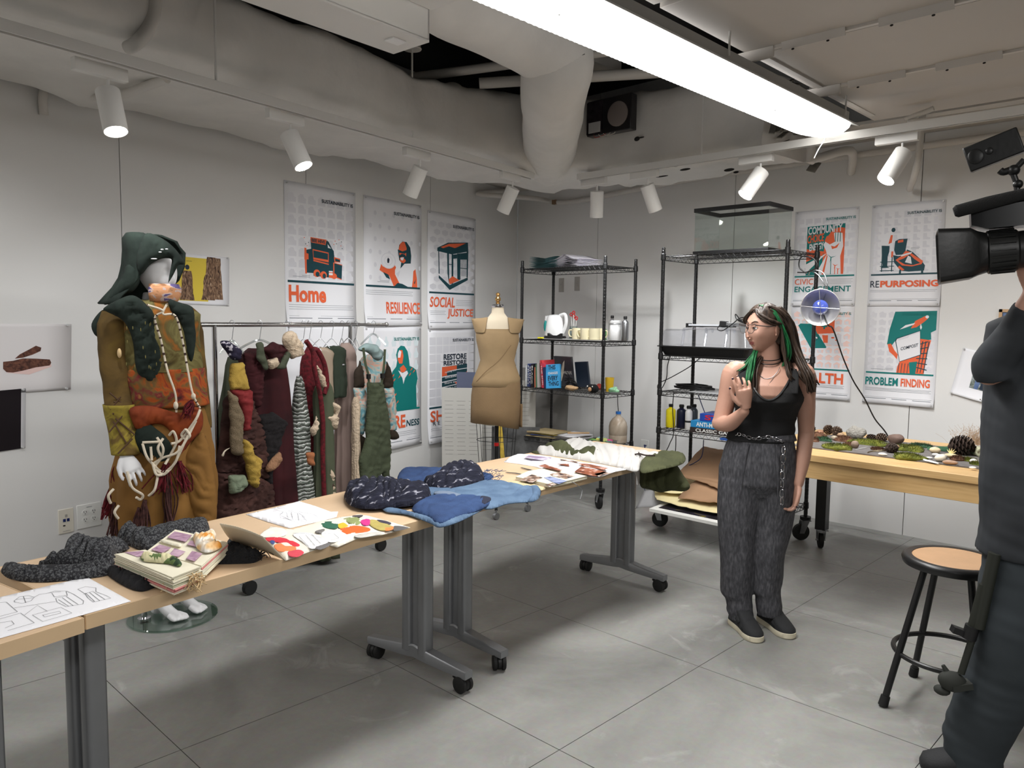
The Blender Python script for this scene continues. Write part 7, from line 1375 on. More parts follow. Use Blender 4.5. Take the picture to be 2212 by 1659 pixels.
g = garment(768, 845, 1060, 22, 'white cloth with thin blue stripes behind the overalls', ramp_mat('striped_white', [(.45, (196, 196, 200)), (.55, (150, 166, 196))], 'wave', 14, 1, 1, .85, .1), .5, top_w=1.0, fold=.01, o=-.1)
FLOR = ramp_mat('painterly_floral', [(.25, (58, 84, 104)), (.38, (110, 160, 170)), (.48, (170, 186, 180)), (.56, (210, 160, 140)), (.64, (150, 176, 172)), (.75, (44, 56, 78))], 'noise', 11, 4, 1.8, .85, .1); BRN2 = mat('dark_brown_sleeve', (48, 38, 28), .9); OVR = mat('olive_denim', (68, 76, 56), .9, var=.10, vscale=5, bump=.3, bscale=180)
g = garment(806, 752, 912, 62, 'floral hooded top under olive dungarees at the right end of the rail', FLOR, .95, 'outfit', flare=.95, fold=.008, top_w=.95, depth=.06, clear=True, cat='clothing', rows=[(0, .5), (.06, .8), (.2, .95), (1, .85)], drop=.06)
over(g, [(1175, 380), (1220, 340), (1300, 345), (1350, 400), (1330, 455), (1290, 450), (1230, 400), (1190, 395)], mat('pale_blue_hood', (140, 160, 160), .85), .95, 'hood', .03)
for L_, mt in (([(1185, 460), (1205, 560), (1210, 655), (1138, 655), (1140, 560)], BRN2), ([(1380, 470), (1415, 560), (1424, 650), (1355, 658), (1360, 560)], BRN2), ([(1140, 655), (1210, 655), (1260, 760), (1250, 810), (1225, 830), (1215, 960), (1190, 1000), (1160, 900)], FLOR), ([(1356, 660), (1424, 655), (1440, 820), (1445, 960), (1400, 960), (1385, 800)], FLOR), ([(1400, 965), (1448, 965), (1462, 1010), (1445, 1030), (1402, 1020)], BRN2), ([(1185, 1000), (1230, 1020), (1255, 1070), (1240, 1120), (1200, 1128), (1183, 1090)], BRN2)): over(g, L_, mt, .90, 'sleeve', .035, None)
ov = over(g, [(1240, 620), (1350, 625), (1365, 760), (1392, 900), (1398, 1010), (1394, 1370), (1345, 1370), (1340, 1260), (1300, 1370), (1180, 1370), (1182, 1180), (1225, 1000), (1225, 930), (1235, 780)], OVR, .96, 'dungarees', .04, ((.1, 10, .006),), 6)
for L_ in ([(1210, 370), (1225, 480), (1245, 560), (1252, 640)], [(1365, 380), (1360, 480), (1350, 560), (1340, 635)]): m = MB(); m.tube(catmull([atL(420+a/3.318, 640+b/3.318, 1.0) for a, b in L_], 5), .009, 8, flat=.4); m.build('brace', OVR, g)
for a, b in ((1248, 575), (1348, 570)): m = MB(); m.box(atL(420+a/3.318, 640+b/3.318, 1.012), (.02, .02, .03)); m.build('buckle', BLACKP, g)
# ================================================================= THINGS ON THE TABLES
def FT(b=0.0): return lambda x, y, l: atZ(x, y, TZ+.0012+b)+V(0, 0, l)
A4 = lambda L_: [(a/3.568, 1050+b/3.568) for a, b in L_]; A5 = lambda L_: [(440+a/2.911, 1050+b/2.911) for a, b in L_]; A6 = lambda L_: [(1000+a/3.95, 900+b/3.95) for a, b in L_]
PENC = mat('pencil_line', (150, 150, 156), .8); INKB = mat('black_ink_line', (60, 60, 64), .7)
def lines_on(par, Ls, conv, F_, mt=PENC, r=.0006, name='drawn_lines', z=.0022):
    m = MB()
    for L_ in Ls:
        P_ = [F_(x, y, z) for x, y in conv(L_)]; m.tube(P_, r, 4, flat=.4)
    return m.build(name, mt, par)
def flat(name, label, cat, pts, mt, conv, b=0.0, h=.001, w=4, fold=None, th=.0006, step=6, so=False, seed=1): 
    return puff(name, conv(pts), FT(b), mt, None, h, w, fold, seed, step, th, label, cat, so)
o = flat('pattern_drawing', 'white sheet with printed garment line drawings at the bottom left', 'drawing', [(668, 700), (1010, 888), (300, 1090), (-420, 1290), (-600, 1160), (-60, 870)], PAPER, A4, th=.0005, step=9)
lines_on(o, [[(110, 890), (150, 860), (220, 850), (265, 862), (240, 890), (170, 910), (115, 900), (110, 890)], [(120, 880), (255, 868)], [(180, 855), (200, 905)], [(265, 862), (300, 842), (400, 825), (470, 820)], [(0, 905), (50, 900), (135, 975), (0, 1010)], [(0, 1030), (160, 985), (265, 1060), (60, 1120)], [(250, 1000), (470, 940), (555, 985), (330, 1050), (250, 1000)], [(190, 1000), (290, 925), (365, 970)], [(110, 945), (430, 895)], [(330, 1000), (460, 970), (470, 985), (345, 1015), (330, 1000)], [(0, 1060), (90, 1045), (110, 1070), (40, 1100)],
    [(375, 830), (420, 815), (510, 815), (520, 850), (430, 870), (440, 900), (510, 935), (640, 915), (645, 890), (570, 840), (515, 815)], [(450, 880), (530, 932)], [(480, 865), (565, 928)], [(510, 855), (605, 920)], [(400, 830), (420, 860), (520, 845)], [(600, 800), (660, 780), (740, 790), (740, 820), (820, 850), (855, 870), (720, 900), (680, 870), (655, 835), (600, 800)], [(660, 830), (730, 895)], [(690, 825), (770, 890)], [(720, 820), (810, 880)], [(640, 840), (720, 815)]], A4, FT(), INKB, .0005)
GCL = ramp_mat('grey_geometric_weave', [(.0, (30, 30, 33)), (.35, (46, 47, 50)), (.55, (96, 98, 100)), (.8, (36, 36, 40))], 'voronoi', 150, 1, 0, .85, .3); BCL = mat('black_lining', (24, 24, 28), .9, bump=.3)
t = thing('patterned_cloth', 'dark grey geometric cloth lying rumpled under the sketchbook', 'cloth', atZ(200, 1220, TZ)); 
for nm_, L_, mt, h, b_, fd_ in (('cloth_fold', [(10, 655), (90, 625), (300, 650), (560, 640), (700, 610), (860, 560), (860, 640), (820, 690), (560, 725), (300, 742), (90, 720)], GCL, .018, 0, [(1.4, 9, .012)]), ('cloth_fold', [(300, 610), (470, 560), (510, 500), (560, 450), (640, 440), (700, 465), (900, 466), (1000, 480), (900, 530), (860, 620), (680, 630)], GCL, .032, .006, [(.9, 14, .02)]), ('lining_fold', [(130, 640), (300, 612), (680, 618), (640, 655), (300, 672)], BCL, .012, .014, None),
    ('cloth_fold', [(905, 405), (960, 340), (1020, 322), (1065, 370), (1200, 365), (1400, 315), (1580, 303), (1610, 365), (1500, 420), (1140, 495), (1000, 462), (920, 440)], GCL, .028, 0, [(1.2, 16, .02)]), ('lining_fold', [(820, 665), (900, 640), (1100, 700), (1350, 725), (1240, 760), (1150, 800), (1080, 812), (1000, 792), (880, 725)], BCL, .016, 0, [(.8, 9, .01)]), ('cloth_fold', [(990, 690), (1350, 735), (1340, 752), (1200, 760), (1010, 715)], GCL, .012, .012, None), ('fringed_end', [(1560, 640), (1700, 540), (1760, 440), (1830, 420), (1850, 480), (1920, 510), (2020, 545), (1960, 590), (1800, 600), (1660, 605)], mat('black_fringe', (30, 31, 34), .95, bump=1, bscale=120), .022, 0, [(.5, 6, .012)])):
    puff(nm_, A4(L_), FT(b_), mt, t, h, 5, fd_, len(L_), 4, .003)
m = MB(); r_ = random.Random(8)
for k in range(46):
    a = FT()(*A4([(1850+170*r_.random(), 500+90*r_.random())])[0], .012); m.tube(catmull([a, a+V(.012*r_.gauss(0, 1), .014*r_.random(), .008), a+V(.02*r_.gauss(0, 1), .022*r_.random(), 0)], 3), .0012, 4)
m.build('loose_thread', BCL, t)
# thick open sketchbook
t = thing('sketchbook', 'thick open sketchbook with pasted photos and fabric scraps', 'book', atZ(375, 1190, TZ)); PG = [CREAM, mat('pink_page', (214, 140, 136), .8), mat('green_grey_page', (176, 176, 150), .8)]
def block(C4, top, th, n, sp, seed):
    P_ = [FT(top)(*q, 0) for q in A4(C4)]; r_ = random.Random(seed)
    for k in range(n):
        z_ = -th*(k+1)/n; m = MB(); j = [V(r_.gauss(0, sp), r_.gauss(0, sp), 0) for _ in range(4)]; a = [P_[i]+j[i]+V(0, 0, z_) for i in range(4)]; b_ = [p+V(0, 0, th/n*.72) for p in a]; m.loft([a, b_]); m.build('page', PG[(1 if r_.random() < .13 else 2 if r_.random() < .25 else 0)] if k else CREAM, t)
block([(1345, 332), (1757, 430), (1555, 612), (1145, 492)], .052, .036, 11, .0012, 1); block([(888, 516), (1115, 487), (1550, 614), (1335, 700)], .056, .048, 15, .0022, 2)
m = MB(); P_ = [FT(.008)(*q, 0) for q in A4([(855, 625), (1130, 520), (1760, 510), (1560, 655), (1340, 735)])]; m.loft([P_, [p+V(0, 0, .004) for p in P_]]); m.build('red_cover', mat('book_red', (170, 50, 46), .5), t)
PP = ramp_mat('mauve_photo', [(.3, (150, 112, 140)), (.7, (208, 178, 196))], 'noise', 30, 3, 1, .4, 0); FS = FT(.0565)
for L_ in ([(1345, 350), (1480, 378), (1430, 430), (1290, 395)], [(1230, 450), (1320, 475), (1255, 515), (1165, 490)], [(1345, 480), (1430, 505), (1375, 545), (1300, 530)], [(1480, 500), (1560, 520), (1500, 580), (1435, 560)], [(1470, 420), (1560, 440), (1520, 470), (1440, 450)], [(960, 510), (1100, 500), (1170, 530), (1060, 545)]): m = MB(); m.poly([FS(*q, 0) for q in A4(L_)]); m.build('pasted_photo', PP, t, smooth=0, solid=.0006)
puff('stained_tissue', A4([(1490, 385), (1570, 375), (1640, 348), (1665, 380), (1660, 430), (1710, 470), (1600, 515), (1520, 480)]), FS, ramp_mat('orange_stained_tissue', [(.42, (232, 228, 220)), (.56, (226, 190, 140)), (.66, (206, 136, 50))], 'noise', 14, 2, 0, .8, .1), t, .012, 4, [(1, 8, .01)], 2, 3, .001)
puff('camo_scrap', A4([(1085, 545), (1130, 520), (1200, 540), (1290, 535), (1395, 590), (1380, 620), (1300, 600), (1200, 590), (1110, 580)]), FT(.058), ramp_mat('camouflage', [(.4, (206, 200, 160)), (.5, (96, 116, 70)), (.6, (52, 72, 50)), (.7, (170, 170, 128))], 'noise', 20, 1, 0, .85, .1, interp='CONSTANT'), t, .010, 4, [(.3, 8, .008)], 3, 3, .0015); puff('strap', A4([(1255, 415), (1390, 445), (1400, 462), (1370, 468), (1245, 432)]), FS, CREAM, t, .006, 2, None, 1, 3, .001)
m = MB(); r_ = random.Random(3)
for k in range(130):
    a = FT(.03)(*A4([(1290+250*r_.random(), 665+70*r_.random())])[0], .016*r_.random()); m.tube(catmull([a, a+V(r_.gauss(0, .012), r_.gauss(0, .012), -.006), a+V(r_.gauss(.004, .016), r_.gauss(-.004, .016), -.026)], 4), .0015, 5)
m.build('tan_fringe', mat('tan_thread', (200, 172, 130), .9), t)
# newsprint cover standing up and collage booklet
NEWS = ramp_mat('newsprint', [(.4, (196, 186, 164)), (.6, (216, 208, 190))], 'wave', 60, 1, 0, .85, .02); t = thing('collage_booklet', 'open booklet of coloured collage figures with its cover standing up', 'booklet', atZ(640, 1170, TZ))
bl = A5([(215, 372), (515, 470)]); tl = A5([(100, 235), (370, 318)]); m = MB(); a, b_, c, d = FT()(*bl[0], 0), FT()(*bl[1], 0), FT(.12)(*tl[0], 0), FT(.085)(*tl[1], 0)
m.grid(lambda u, v: (a.lerp(b_, u)).lerp(c.lerp(d, u), v)+V(0, 0, .006*math.sin(3*u))+V(.01, -.01, 0)*math.sin(PI*v)*(1-u), 14, 8); m.build('raised_cover', NEWS, t, smooth=100, solid=.001)
puff('collage_page', A5([(350, 315), (420, 258), (560, 276), (740, 222), (860, 196), (990, 180), (1080, 200), (1300, 262), (1130, 306), (970, 330), (840, 386), (780, 372), (515, 470)]), FT(), mat('collage_paper', (226, 220, 206), .7, var=.04, vscale=20), t, .004, 3, [(1.2, 26, .006)], 3, 5, .0015, smoothout=False)
def chip(L_, col, nm='cutout'): puff(nm, A5(L_), FT(.0095), mat('cut_%d_%d_%d' % col, col, .7, var=.1, vscale=40), t, .001, 2, None, 1, 3, .0005)
for L_, col in (([(395, 325), (480, 322), (560, 345), (605, 372), (560, 380), (470, 355), (400, 345)], (206, 50, 64)), ([(445, 370), (500, 360), (580, 385), (560, 410), (480, 412), (450, 395)], (226, 132, 80)), ([(530, 410), (600, 400), (630, 420), (590, 446), (540, 440)], (206, 70, 84)), ([(420, 335), (450, 340), (440, 365), (418, 355)], (60, 76, 130)), ([(350, 318), (430, 258), (520, 280), (500, 315)], (230, 226, 216)), ([(560, 305), (640, 292), (760, 325), (775, 365), (680, 395), (620, 350)], (238, 238, 238)), ([(730, 232), (800, 222), (850, 240), (830, 268), (760, 262)], (44, 96, 74)), ([(755, 240), (800, 232), (815, 250), (770, 254)], (236, 236, 232)), ([(840, 240), (880, 230), (910, 256), (880, 270), (850, 262)], (216, 180, 50)), ([(870, 262), (950, 248), (1040, 264), (1030, 286), (900, 302), (860, 285)], (232, 100, 40)),
    ([(740, 290), (850, 280), (900, 310), (860, 345), (780, 350)], (236, 236, 236)), ([(880, 205), (960, 195), (990, 225), (960, 245), (900, 225)], (140, 150, 96)), ([(975, 212), (1040, 208), (1055, 236), (1010, 248)], (200, 50, 130)), ([(1040, 215), (1090, 215), (1180, 250), (1200, 268), (1120, 280), (1050, 250)], (176, 160, 90)), ([(1085, 255), (1150, 245), (1205, 262), (1150, 282)], (230, 130, 70)), ([(1090, 212), (1150, 220), (1180, 236), (1110, 238)], (60, 54, 70)), ([(1200, 250), (1290, 262), (1200, 282)], (90, 88, 88)), ([(940, 185), (1000, 182), (985, 194), (940, 196)], (80, 72, 76)), ([(690, 380), (780, 355), (790, 375), (730, 400)], (110, 108, 108)), ([(700, 285), (760, 270), (740, 300)], (120, 118, 116)), ([(950, 310), (1080, 290), (1120, 300), (990, 325)], (200, 196, 190))): chip(L_, col)
lines_on(t, [[(600, 320), (660, 385)], [(640, 310), (700, 378)], [(680, 308), (735, 365)], [(560, 300), (640, 300), (740, 330)], [(760, 300), (820, 305), (850, 330), (800, 345)]], A5, FT(.011), INKB)
o = flat('figure_sketch', 'white curled sheet with a faint pencil costume sketch', 'drawing', [(265, 178), (430, 140), (600, 95), (700, 125), (800, 162), (846, 160), (835, 195), (780, 210), (540, 266), (400, 225)], PAPER, A5, h=.003, fold=[(1.2, 40, .006)])
lines_on(o, [[(440, 150), (500, 140), (560, 155), (500, 165), (440, 150)], [(470, 180), (540, 160), (600, 175), (640, 200), (700, 190), (750, 185)], [(480, 190), (540, 215), (640, 215), (720, 200), (690, 180), (600, 165)], [(550, 165), (560, 210)], [(590, 175), (600, 220), (660, 235), (730, 212)], [(520, 170), (530, 200), (580, 195)], [(620, 190), (650, 225)], [(500, 165), (480, 185), (520, 205), (600, 240)]], A5, FT(.008))
# denim and knit
DL = ramp_mat('light_denim', [(.3, (72, 94, 122)), (.7, (98, 122, 148))], 'noise', 12, 5, 0, .9, .3, bscale=300); DD = ramp_mat('dark_denim', [(.3, (34, 52, 88)), (.7, (52, 76, 118))], 'noise', 12, 5, 0, .9, .3, bscale=300); KN = ramp_mat('navy_slub_knit', [(.45, (22, 24, 38)), (.62, (34, 36, 52)), (.70, (150, 150, 160))], 'noise', 70, 2, 0, .95, .9, (1, .2, 1), (0, 0, .7)); NV = mat('navy_cotton', (30, 34, 54), .9)
t = thing('denim_garment', 'patchwork blue denim garment spread over the table joint', 'clothing', atZ(980, 1070, TZ)); PX = lambda L_: L_
for nm_, L_, mt, h, b_, fd_ in (('dark_panel', [(868, 1016), (900, 1010), (1000, 1014), (1066, 1030), (1000, 1050), (900, 1055), (860, 1045)], DD, .012, .0, [(1, 16, .006)]), ('light_panel', [(790, 1056), (830, 1040), (905, 1050), (980, 1056), (1060, 1038), (1130, 1050), (1162, 1054), (1165, 1072), (1145, 1084), (1100, 1088), (1050, 1100), (990, 1080), (900, 1075), (830, 1090)], DL, .012, .004, [(1.2, 18, .006)]), ('dark_panel', [(890, 1100), (935, 1072), (1010, 1070), (1062, 1082), (1040, 1100), (985, 1120), (950, 1132), (925, 1118)], DD, .012, .012, [(1, 18, .005)]), ('light_hem', [(826, 1096), (860, 1100), (930, 1118), (946, 1128), (986, 1116), (1030, 1096), (1062, 1080), (1064, 1086), (1034, 1106), (990, 1128), (950, 1139), (928, 1130), (880, 1112), (835, 1106)], DL, .012, .006, None), ('belt_loop_band', [(944, 1062), (980, 1064), (1040, 1086), (1028, 1088), (975, 1074), (940, 1068)], mat('grey_denim', (108, 122, 142), .9), .008, .02, None), ('navy_patch', [(1040, 1072), (1062, 1078), (1045, 1090), (1030, 1086)], NV, .008, .02, None), ('rolled_cuff', [(1140, 1056), (1160, 1052), (1168, 1064), (1160, 1080), (1142, 1084), (1148, 1070)], DL, .022, .006, None), ('white_lining', [(826, 1040), (850, 1042), (888, 1054), (878, 1060), (840, 1050)], PAPER, .008, .012, None)):
    puff(nm_, L_, FT(b_), mt, t, h, 4, fd_, 3, 4, .004)
for nm_, L_, lb in (('knit_piece', [(744, 1072), (762, 1052), (790, 1046), (850, 1050), (890, 1058), (924, 1060), (928, 1076), (900, 1090), (860, 1096), (800, 1100), (760, 1094)], 'left bundle of navy flecked knit'), ('knit_piece', [(915, 1042), (940, 1034), (975, 1012), (1012, 1008), (1040, 1022), (1044, 1038), (1020, 1048), (975, 1056), (935, 1054)], 'rear bundle of navy flecked knit')):
    puff(nm_, L_, FT(.012), KN, t, .045, 9, [(.7, 17, .022), (2.2, 30, .012)], 5, 3.5, .004, label=lb)
m = MB(); r_ = random.Random(4)
for k in range(60):
    a = FT(.02)(1040+42*r_.random(), 1016+22*r_.random(), 0); m.tube([a, a+V(r_.gauss(0, .014), r_.gauss(.01, .014), .006)], .0011, 4)
m.build('frayed_threads', DD, t)
FZ = mat('cream_fleece', (222, 204, 162), .95, bump=1, bscale=200, var=.05, vscale=30); flat('fleece_piece', 'cream fuzzy fleece between the denim and the notebook', 'cloth', [(310, 565), (420, 545), (560, 560), (720, 612), (640, 640), (480, 600)], FZ, A6, h=.010, w=4, step=3)
t = thing('open_notebook', 'small open notebook with pasted photos near the table edge', 'notebook', atZ(1190, 1038, TZ)); NB_ = A6([(450, 540), (560, 490), (740, 460), (1000, 508), (1060, 532), (920, 568), (740, 606)])
m = MB(); P_ = [FT()(*q, 0) for q in NB_]
for k in range(5): m.loft([[p+V(.0008*math.sin(k*2), 0, .0032*k) for p in P_], [p+V(.0008*math.sin(k*2), 0, .0032*k+.0022) for p in P_]])
m.build('pages', CREAM, t); PH = [ramp_mat('dark_photo', [(.35, (40, 40, 50)), (.5, (140, 110, 90)), (.65, (206, 196, 190))], 'noise', 40, 3, .5, .4, 0), ramp_mat('blue_photo', [(.4, (50, 62, 110)), (.6, (150, 160, 190))], 'noise', 30, 3, .5, .4, 0), ramp_mat('brown_photo', [(.35, (70, 36, 26)), (.55, (150, 86, 60)), (.7, (224, 206, 200))], 'noise', 22, 3, .5, .4, 0), ramp_mat('lilac_photo', [(.4, (150, 130, 160)), (.6, (216, 210, 224))], 'noise', 24, 3, .5, .4, 0)]
def pic(par, L_, k, b_, conv=A6): m = MB(); m.poly([FT(b_)(*q, 0) for q in conv(L_)]); m.build('photo', PH[k], par, smooth=0, solid=.0005)
pic(t, [(480, 540), (590, 492), (680, 520), (590, 565)], 0, .0165); pic(t, [(690, 520), (750, 510), (890, 548), (820, 575), (770, 562)], 1, .0165); pic(t, [(740, 490), (820, 475), (960, 505), (880, 530), (760, 505)], 0, .0165); pic(t, [(700, 580), (760, 565), (800, 578), (740, 600)], 0, .0165)
for (a, b_, c, lb) in (((360, 482), (450, 490), (540, 508), 'metal tweezers lying beside the open notebook'), ((490, 442), (560, 458), (650, 480), 'silver scissors lying behind the open notebook')):
    m = MB(); P_ = [FT()(*q, .004) for q in A6([a, b_, c])]; m.tube(P_, [.0015, .005, .003], 8, flat=.5); m.tube([P_[0]+V(0, .008, 0), P_[1], P_[2]+V(.004, -.008, 0)], [.0015, .004, .002], 8, flat=.5)
    if 'scissors' in lb: m.tube([P_[2]+V(.012*math.cos(a_), .012*math.sin(a_), 0) for a_ in [k*PI/6 for k in range(12)]], .0022, 6, loop=True)
    tag(m.build('scissors' if 'sciss' in lb else 'tweezers', STEEL), lb, 'tool')
t = thing('magazine', 'large glossy magazine lying open near the far table end', 'magazine', atZ(1250, 1000, TZ))
puff('spread', A6([(350, 388), (400, 350), (470, 322), (560, 322), (800, 355), (1100, 405), (1400, 452), (1300, 470), (1160, 520), (940, 500), (760, 470), (600, 425), (480, 405)]), FT(), PAPER, t, .012, 5, [(.3, 60, .010)], 2, 5, .003, smoothout=False)
for L_, k in (([(560, 330), (760, 350), (690, 375), (520, 350)], 3), ([(640, 420), (700, 405), (850, 455), (820, 465)], 2), ([(800, 405), (900, 400), (910, 425)], 2), ([(820, 360), (1000, 385), (960, 392), (840, 372)], 0), ([(950, 470), (1010, 425), (1180, 460), (1230, 475), (1130, 510)], 2), ([(980, 400), (1060, 400), (1240, 440), (1200, 455), (1030, 420)], 2), ([(1120, 490), (1200, 470), (1270, 480), (1160, 512)], 0)): pic(t, L_, k, .0225)
# white shirt with olive cuffs, hanging over the end
WS_ = mat('white_cotton', (186, 184, 181), .85, bump=.1, bscale=200); OC = ramp_mat('olive_cuff', [(.3, (54, 57, 36)), (.7, (76, 79, 52))], 'noise', 8, 4, 0, .9, .25, bscale=220); t = thing('shirt', 'white cotton shirt with olive sleeves draped over the far table end', 'clothing', atZ(1330, 990, TZ))
puff('shirt_body', A6([(632, 282), (690, 262), (800, 255), (900, 210), (980, 190), (1080, 222), (1300, 258), (1520, 300), (1690, 322), (1760, 345), (1620, 372), (1525, 400), (1480, 470), (1290, 425), (1000, 372), (760, 335), (650, 318)]), FT(), WS_, t, .022, 5, [(.25, 18, .016)], 4, 4.5, .003)
puff('olive_sleeve', A6([(700, 250), (790, 222), (880, 225), (960, 300), (1010, 290), (1090, 268), (1155, 292), (1150, 335), (1060, 348), (880, 322), (770, 300)]), FT(.012), OC, t, .03, 6, [(.5, 12, .014)], 5, 3.5, .003); puff('olive_tip', A6([(582, 305), (640, 290), (700, 300), (650, 320)]), FT(), OC, t, .008, 3, None, 1, 3, .003)
puff('olive_sleeve', A6([(1520, 372), (1600, 330), (1690, 300), (1790, 300), (1885, 325), (1880, 400), (1700, 450), (1525, 480)]), FT(), OC, t, .018, 5, [(.4, 14, .01)], 4, 4, .003); EF = Frame((3.20, -2.03, 0)); puff('olive_sleeve', A6([(1515, 375), (1600, 345), (1700, 335), (1780, 345), (1830, 390), (1880, 470), (1935, 560), (1890, 600), (1780, 595), (1690, 610), (1600, 585), (1530, 565), (1515, 480)]), lambda x, y, l: EF(x, y, l+.10), OC, t, .05, 8, [(.15, 22, .03)], 6, 4, .004)
puff('shirt_hem', A6([(1440, 400), (1530, 380), (1522, 470), (1512, 550), (1492, 460)]), lambda x, y, l: EF(x, y, l+.12), WS_, t, .012, 4, None, 1, 3, .003); m = MB(); m.tube(catmull([FT(.035)(*q, 0) for q in A6([(1470, 322), (1510, 318), (1560, 330), (1640, 332)])], 4), .004, 6); m.tube([FT(.035)(*q, 0) for q in A6([(1500, 305), (1515, 335)])], .003, 6); m.build('dark_tie', mat('dark_brown_cord', (44, 32, 28), .9), t)
m = MB(); m.tube(catmull([FT(.02)(*q, 0) for q in A6([(930, 555), (970, 580)])]+[FT(-.0)(*A6([(985, 600)])[0], 0)+V(.02, 0, -.01), FT(0)(*A6([(985, 620)])[0], 0)+V(.01, 0, -.04)], 4), .0015, 5); tag(m.build('ribbon', mat('grey_ribbon', (120, 122, 124), .7)), 'grey bookmark ribbon hanging over the table edge', 'ribbon')
# ================================================================= PEOPLE
SKIN = mat('skin', (184, 141, 122), .5, var=.05, vscale=14, bump=.03, bscale=200); LIP = mat('lips', (160, 92, 86), .4); SCL = mat('eye_white', (232, 230, 226), .2); IRI = mat('eye_iris', (70, 76, 70), .15); PUP = mat('eye_pupil', (12, 12, 12), .1)
HAIRB = ramp_mat('dark_brown_hair', [(.3, (34, 26, 22)), (.7, (72, 58, 48))], 'noise', 60, 3, 0, .45, .3, (1, 1, .08)); HAIRG = ramp_mat('green_hair', [(.3, (14, 66, 38)), (.7, (36, 118, 66))], 'noise', 60, 3, 0, .45, .3, (1, 1, .08)); NAIL = mat('dark_nail', (44, 26, 40), .2)
WP = Vector((3.75, -2.24, 0)); WF = Frame(WP)
t = W_ = thing('person', 'woman in black tank top and grey trousers, glasses, green-streaked dark hair', 'person', WP)
b = MB(); hd = (-WF.e*.71+WF.n*.70).normalized()
# torso, neck
rg = lambda x, y, a, c, l=0, tw=0: WF.ring(x, y, a, c, l, 36, 0, 1, tw)
b.loft([rg(1636, 1010, .148, .10), rg(1640, 960, .128, .09), rg(1650, 915, .118, .086), rg(1655, 885, .125, .092), rg(1658, 850, .142, .108, .01), rg(1660, 830, .150, .105, .005), rg(1660, 808, .155, .082, -.005), rg(1660, 796, .125, .062, -.01), rg(1661, 788, .075, .052, -.01), rg(1661, 778, .052, .050, -.008), rg(1660, 755, .048, .050, -.005), rg(1658, 735, .048, .050, -.005)])
b.ell(WF(1633, 862, .07), (.058, .05, .056), None, 18, 12); b.ell(WF(1686, 862, .07), (.058, .05, .056), None, 18, 12)
SL, EL, WL2 = WF(1583, 808, 0), WF(1557, 912, .03), WF(1610, 880, .165); SR, ER, WR2 = WF(1738, 812, -.01), WF(1742, 938, -.03), WF(1724, 1040, .045)
limb(b, [WF(1600, 800, -.01), SL, WF(1570, 865, .01), EL], [.042, .050, .043, .037], 20); limb(b, [EL, WF(1578, 910, .085), WL2], [.038, .036, .0235], 20); b.ell(EL+WF.e*-.004, (.036, .036, .036), None, 14, 10)
limb(b, [WF(1718, 800, -.01), SR, WF(1741, 868, -.015), ER], [.042, .050, .042, .035], 20); limb(b, [ER, WF(1735, 985, .0), WR2], [.036, .034, .0225], 20)
HW1 = WF(1614, 872, .175); tips = []; hdir = (WF(1610, 826, .185)-WF(1616, 872, .165)).normalized(); tips += hand(b, HW1-hdir*.004, hdir, -WF.n*.8-WF.e*.2, .165, .75, -1, .25, .5, curls=[.35, .55, .8, 1.0])
hd2 = (WF(1716, 1085, .05)-WR2).normalized(); tips += hand(b, WR2-hd2*.004, hd2, -WF.e*.8+WF.n*.25, .165, .7, 1, .15, .5, curls=[.8, .9, 1.0, 1.1])
for (x0, x1, x, y, l) in ((1612, 1598, 1600, 1328, 0), (1668, 1662, 1660, 1322, -.03)): limb(b, [WF(x0, 1010), WF(x1, 1160, l), WF(x, 1280, l), WF(x, y, l)], [.075, .05, .036, .034])
vs, fs = remesh_geo(b, .0033, 5); m = MB(); m.add(vs, fs)
HC = WF(1652, 712, .01); HSZ = .985; upH = V(0, 0, 1)-hd*.02; ax = head_geo(m, HC, hd, upH, HSZ, True, (0, 1))
P_ = lambda az, el, r: hp(HC, ax, az, el, r*HSZ)
for s in (-1, 1):   # eyes, lids, ears
    e = P_(s*21, 4.2, .872); m.ell(e, (.0118, .0118, .0105), None, 18, 12, 2); g_ = (ax[1]*.98+ax[0]*.10+ax[2]*.03).normalized(); m.ell(e+g_*.0078, .0062, None, 14, 10, 3); m.ell(e+g_*.0118, .0031, None, 10, 8, 4)
    m.tube(catmull([P_(s*11, 5, .985), P_(s*16, 7.2, 1.0), P_(s*22, 7.8, .99), P_(s*30, 5, .945)], 5), .0036, 8, 0); m.tube(catmull([P_(s*11, 5, .988), P_(s*16, 6.0, 1.010), P_(s*22, 6.4, 1.0), P_(s*31, 4, .95)], 5), .0016, 6, 5); m.tube(catmull([P_(s*12, 3, .97), P_(s*18, .5, .965), P_(s*25, .8, .95), P_(s*30, 4.5, .93)], 5), .0022, 8, 0)
    m.tube(catmull([P_(s*8, 15, 1.03), P_(s*18, 19, 1.03), P_(s*28, 18.5, 1.0), P_(s*37, 14, .97)], 5), [.0024]*5+[.0036]*6+[.0028]*4+[.0014], 8, 5)
    ea = P_(s*93, 0, 1.0); m.ell(ea, (.005, .014, .024), Matrix(ax).transposed() @ rot(-.1, 0, s*-.35), 14, 12); m.ell(ea+ax[2]*-.021+ax[1]*.003, (.0045, .007, .008), None, 10, 8)
    m.ell(P_(s*4.6, -21, 1.09), (.0055, .008, .0048), None, 12, 8); 
m.ell(P_(0, -16, 1.10), (.0072, .0125, .0072), None, 14, 10); m.tube([P_(-12, -34.4, 1.045), P_(-5, -34.2, 1.10), P_(0, -34.8, 1.105), P_(5, -34.2, 1.10), P_(12, -34.4, 1.045)], .0011, 6, 6)
body = m.build('body', [SKIN, LIP, SCL, IRI, PUP, HAIRB, mat('mouth_line', (110, 58, 56), .6)], t, smooth=180)
# fingernails
for q in tips: m = MB(); m.ell(q, .0052, None, 8, 6); m.build('nail', NAIL, t)
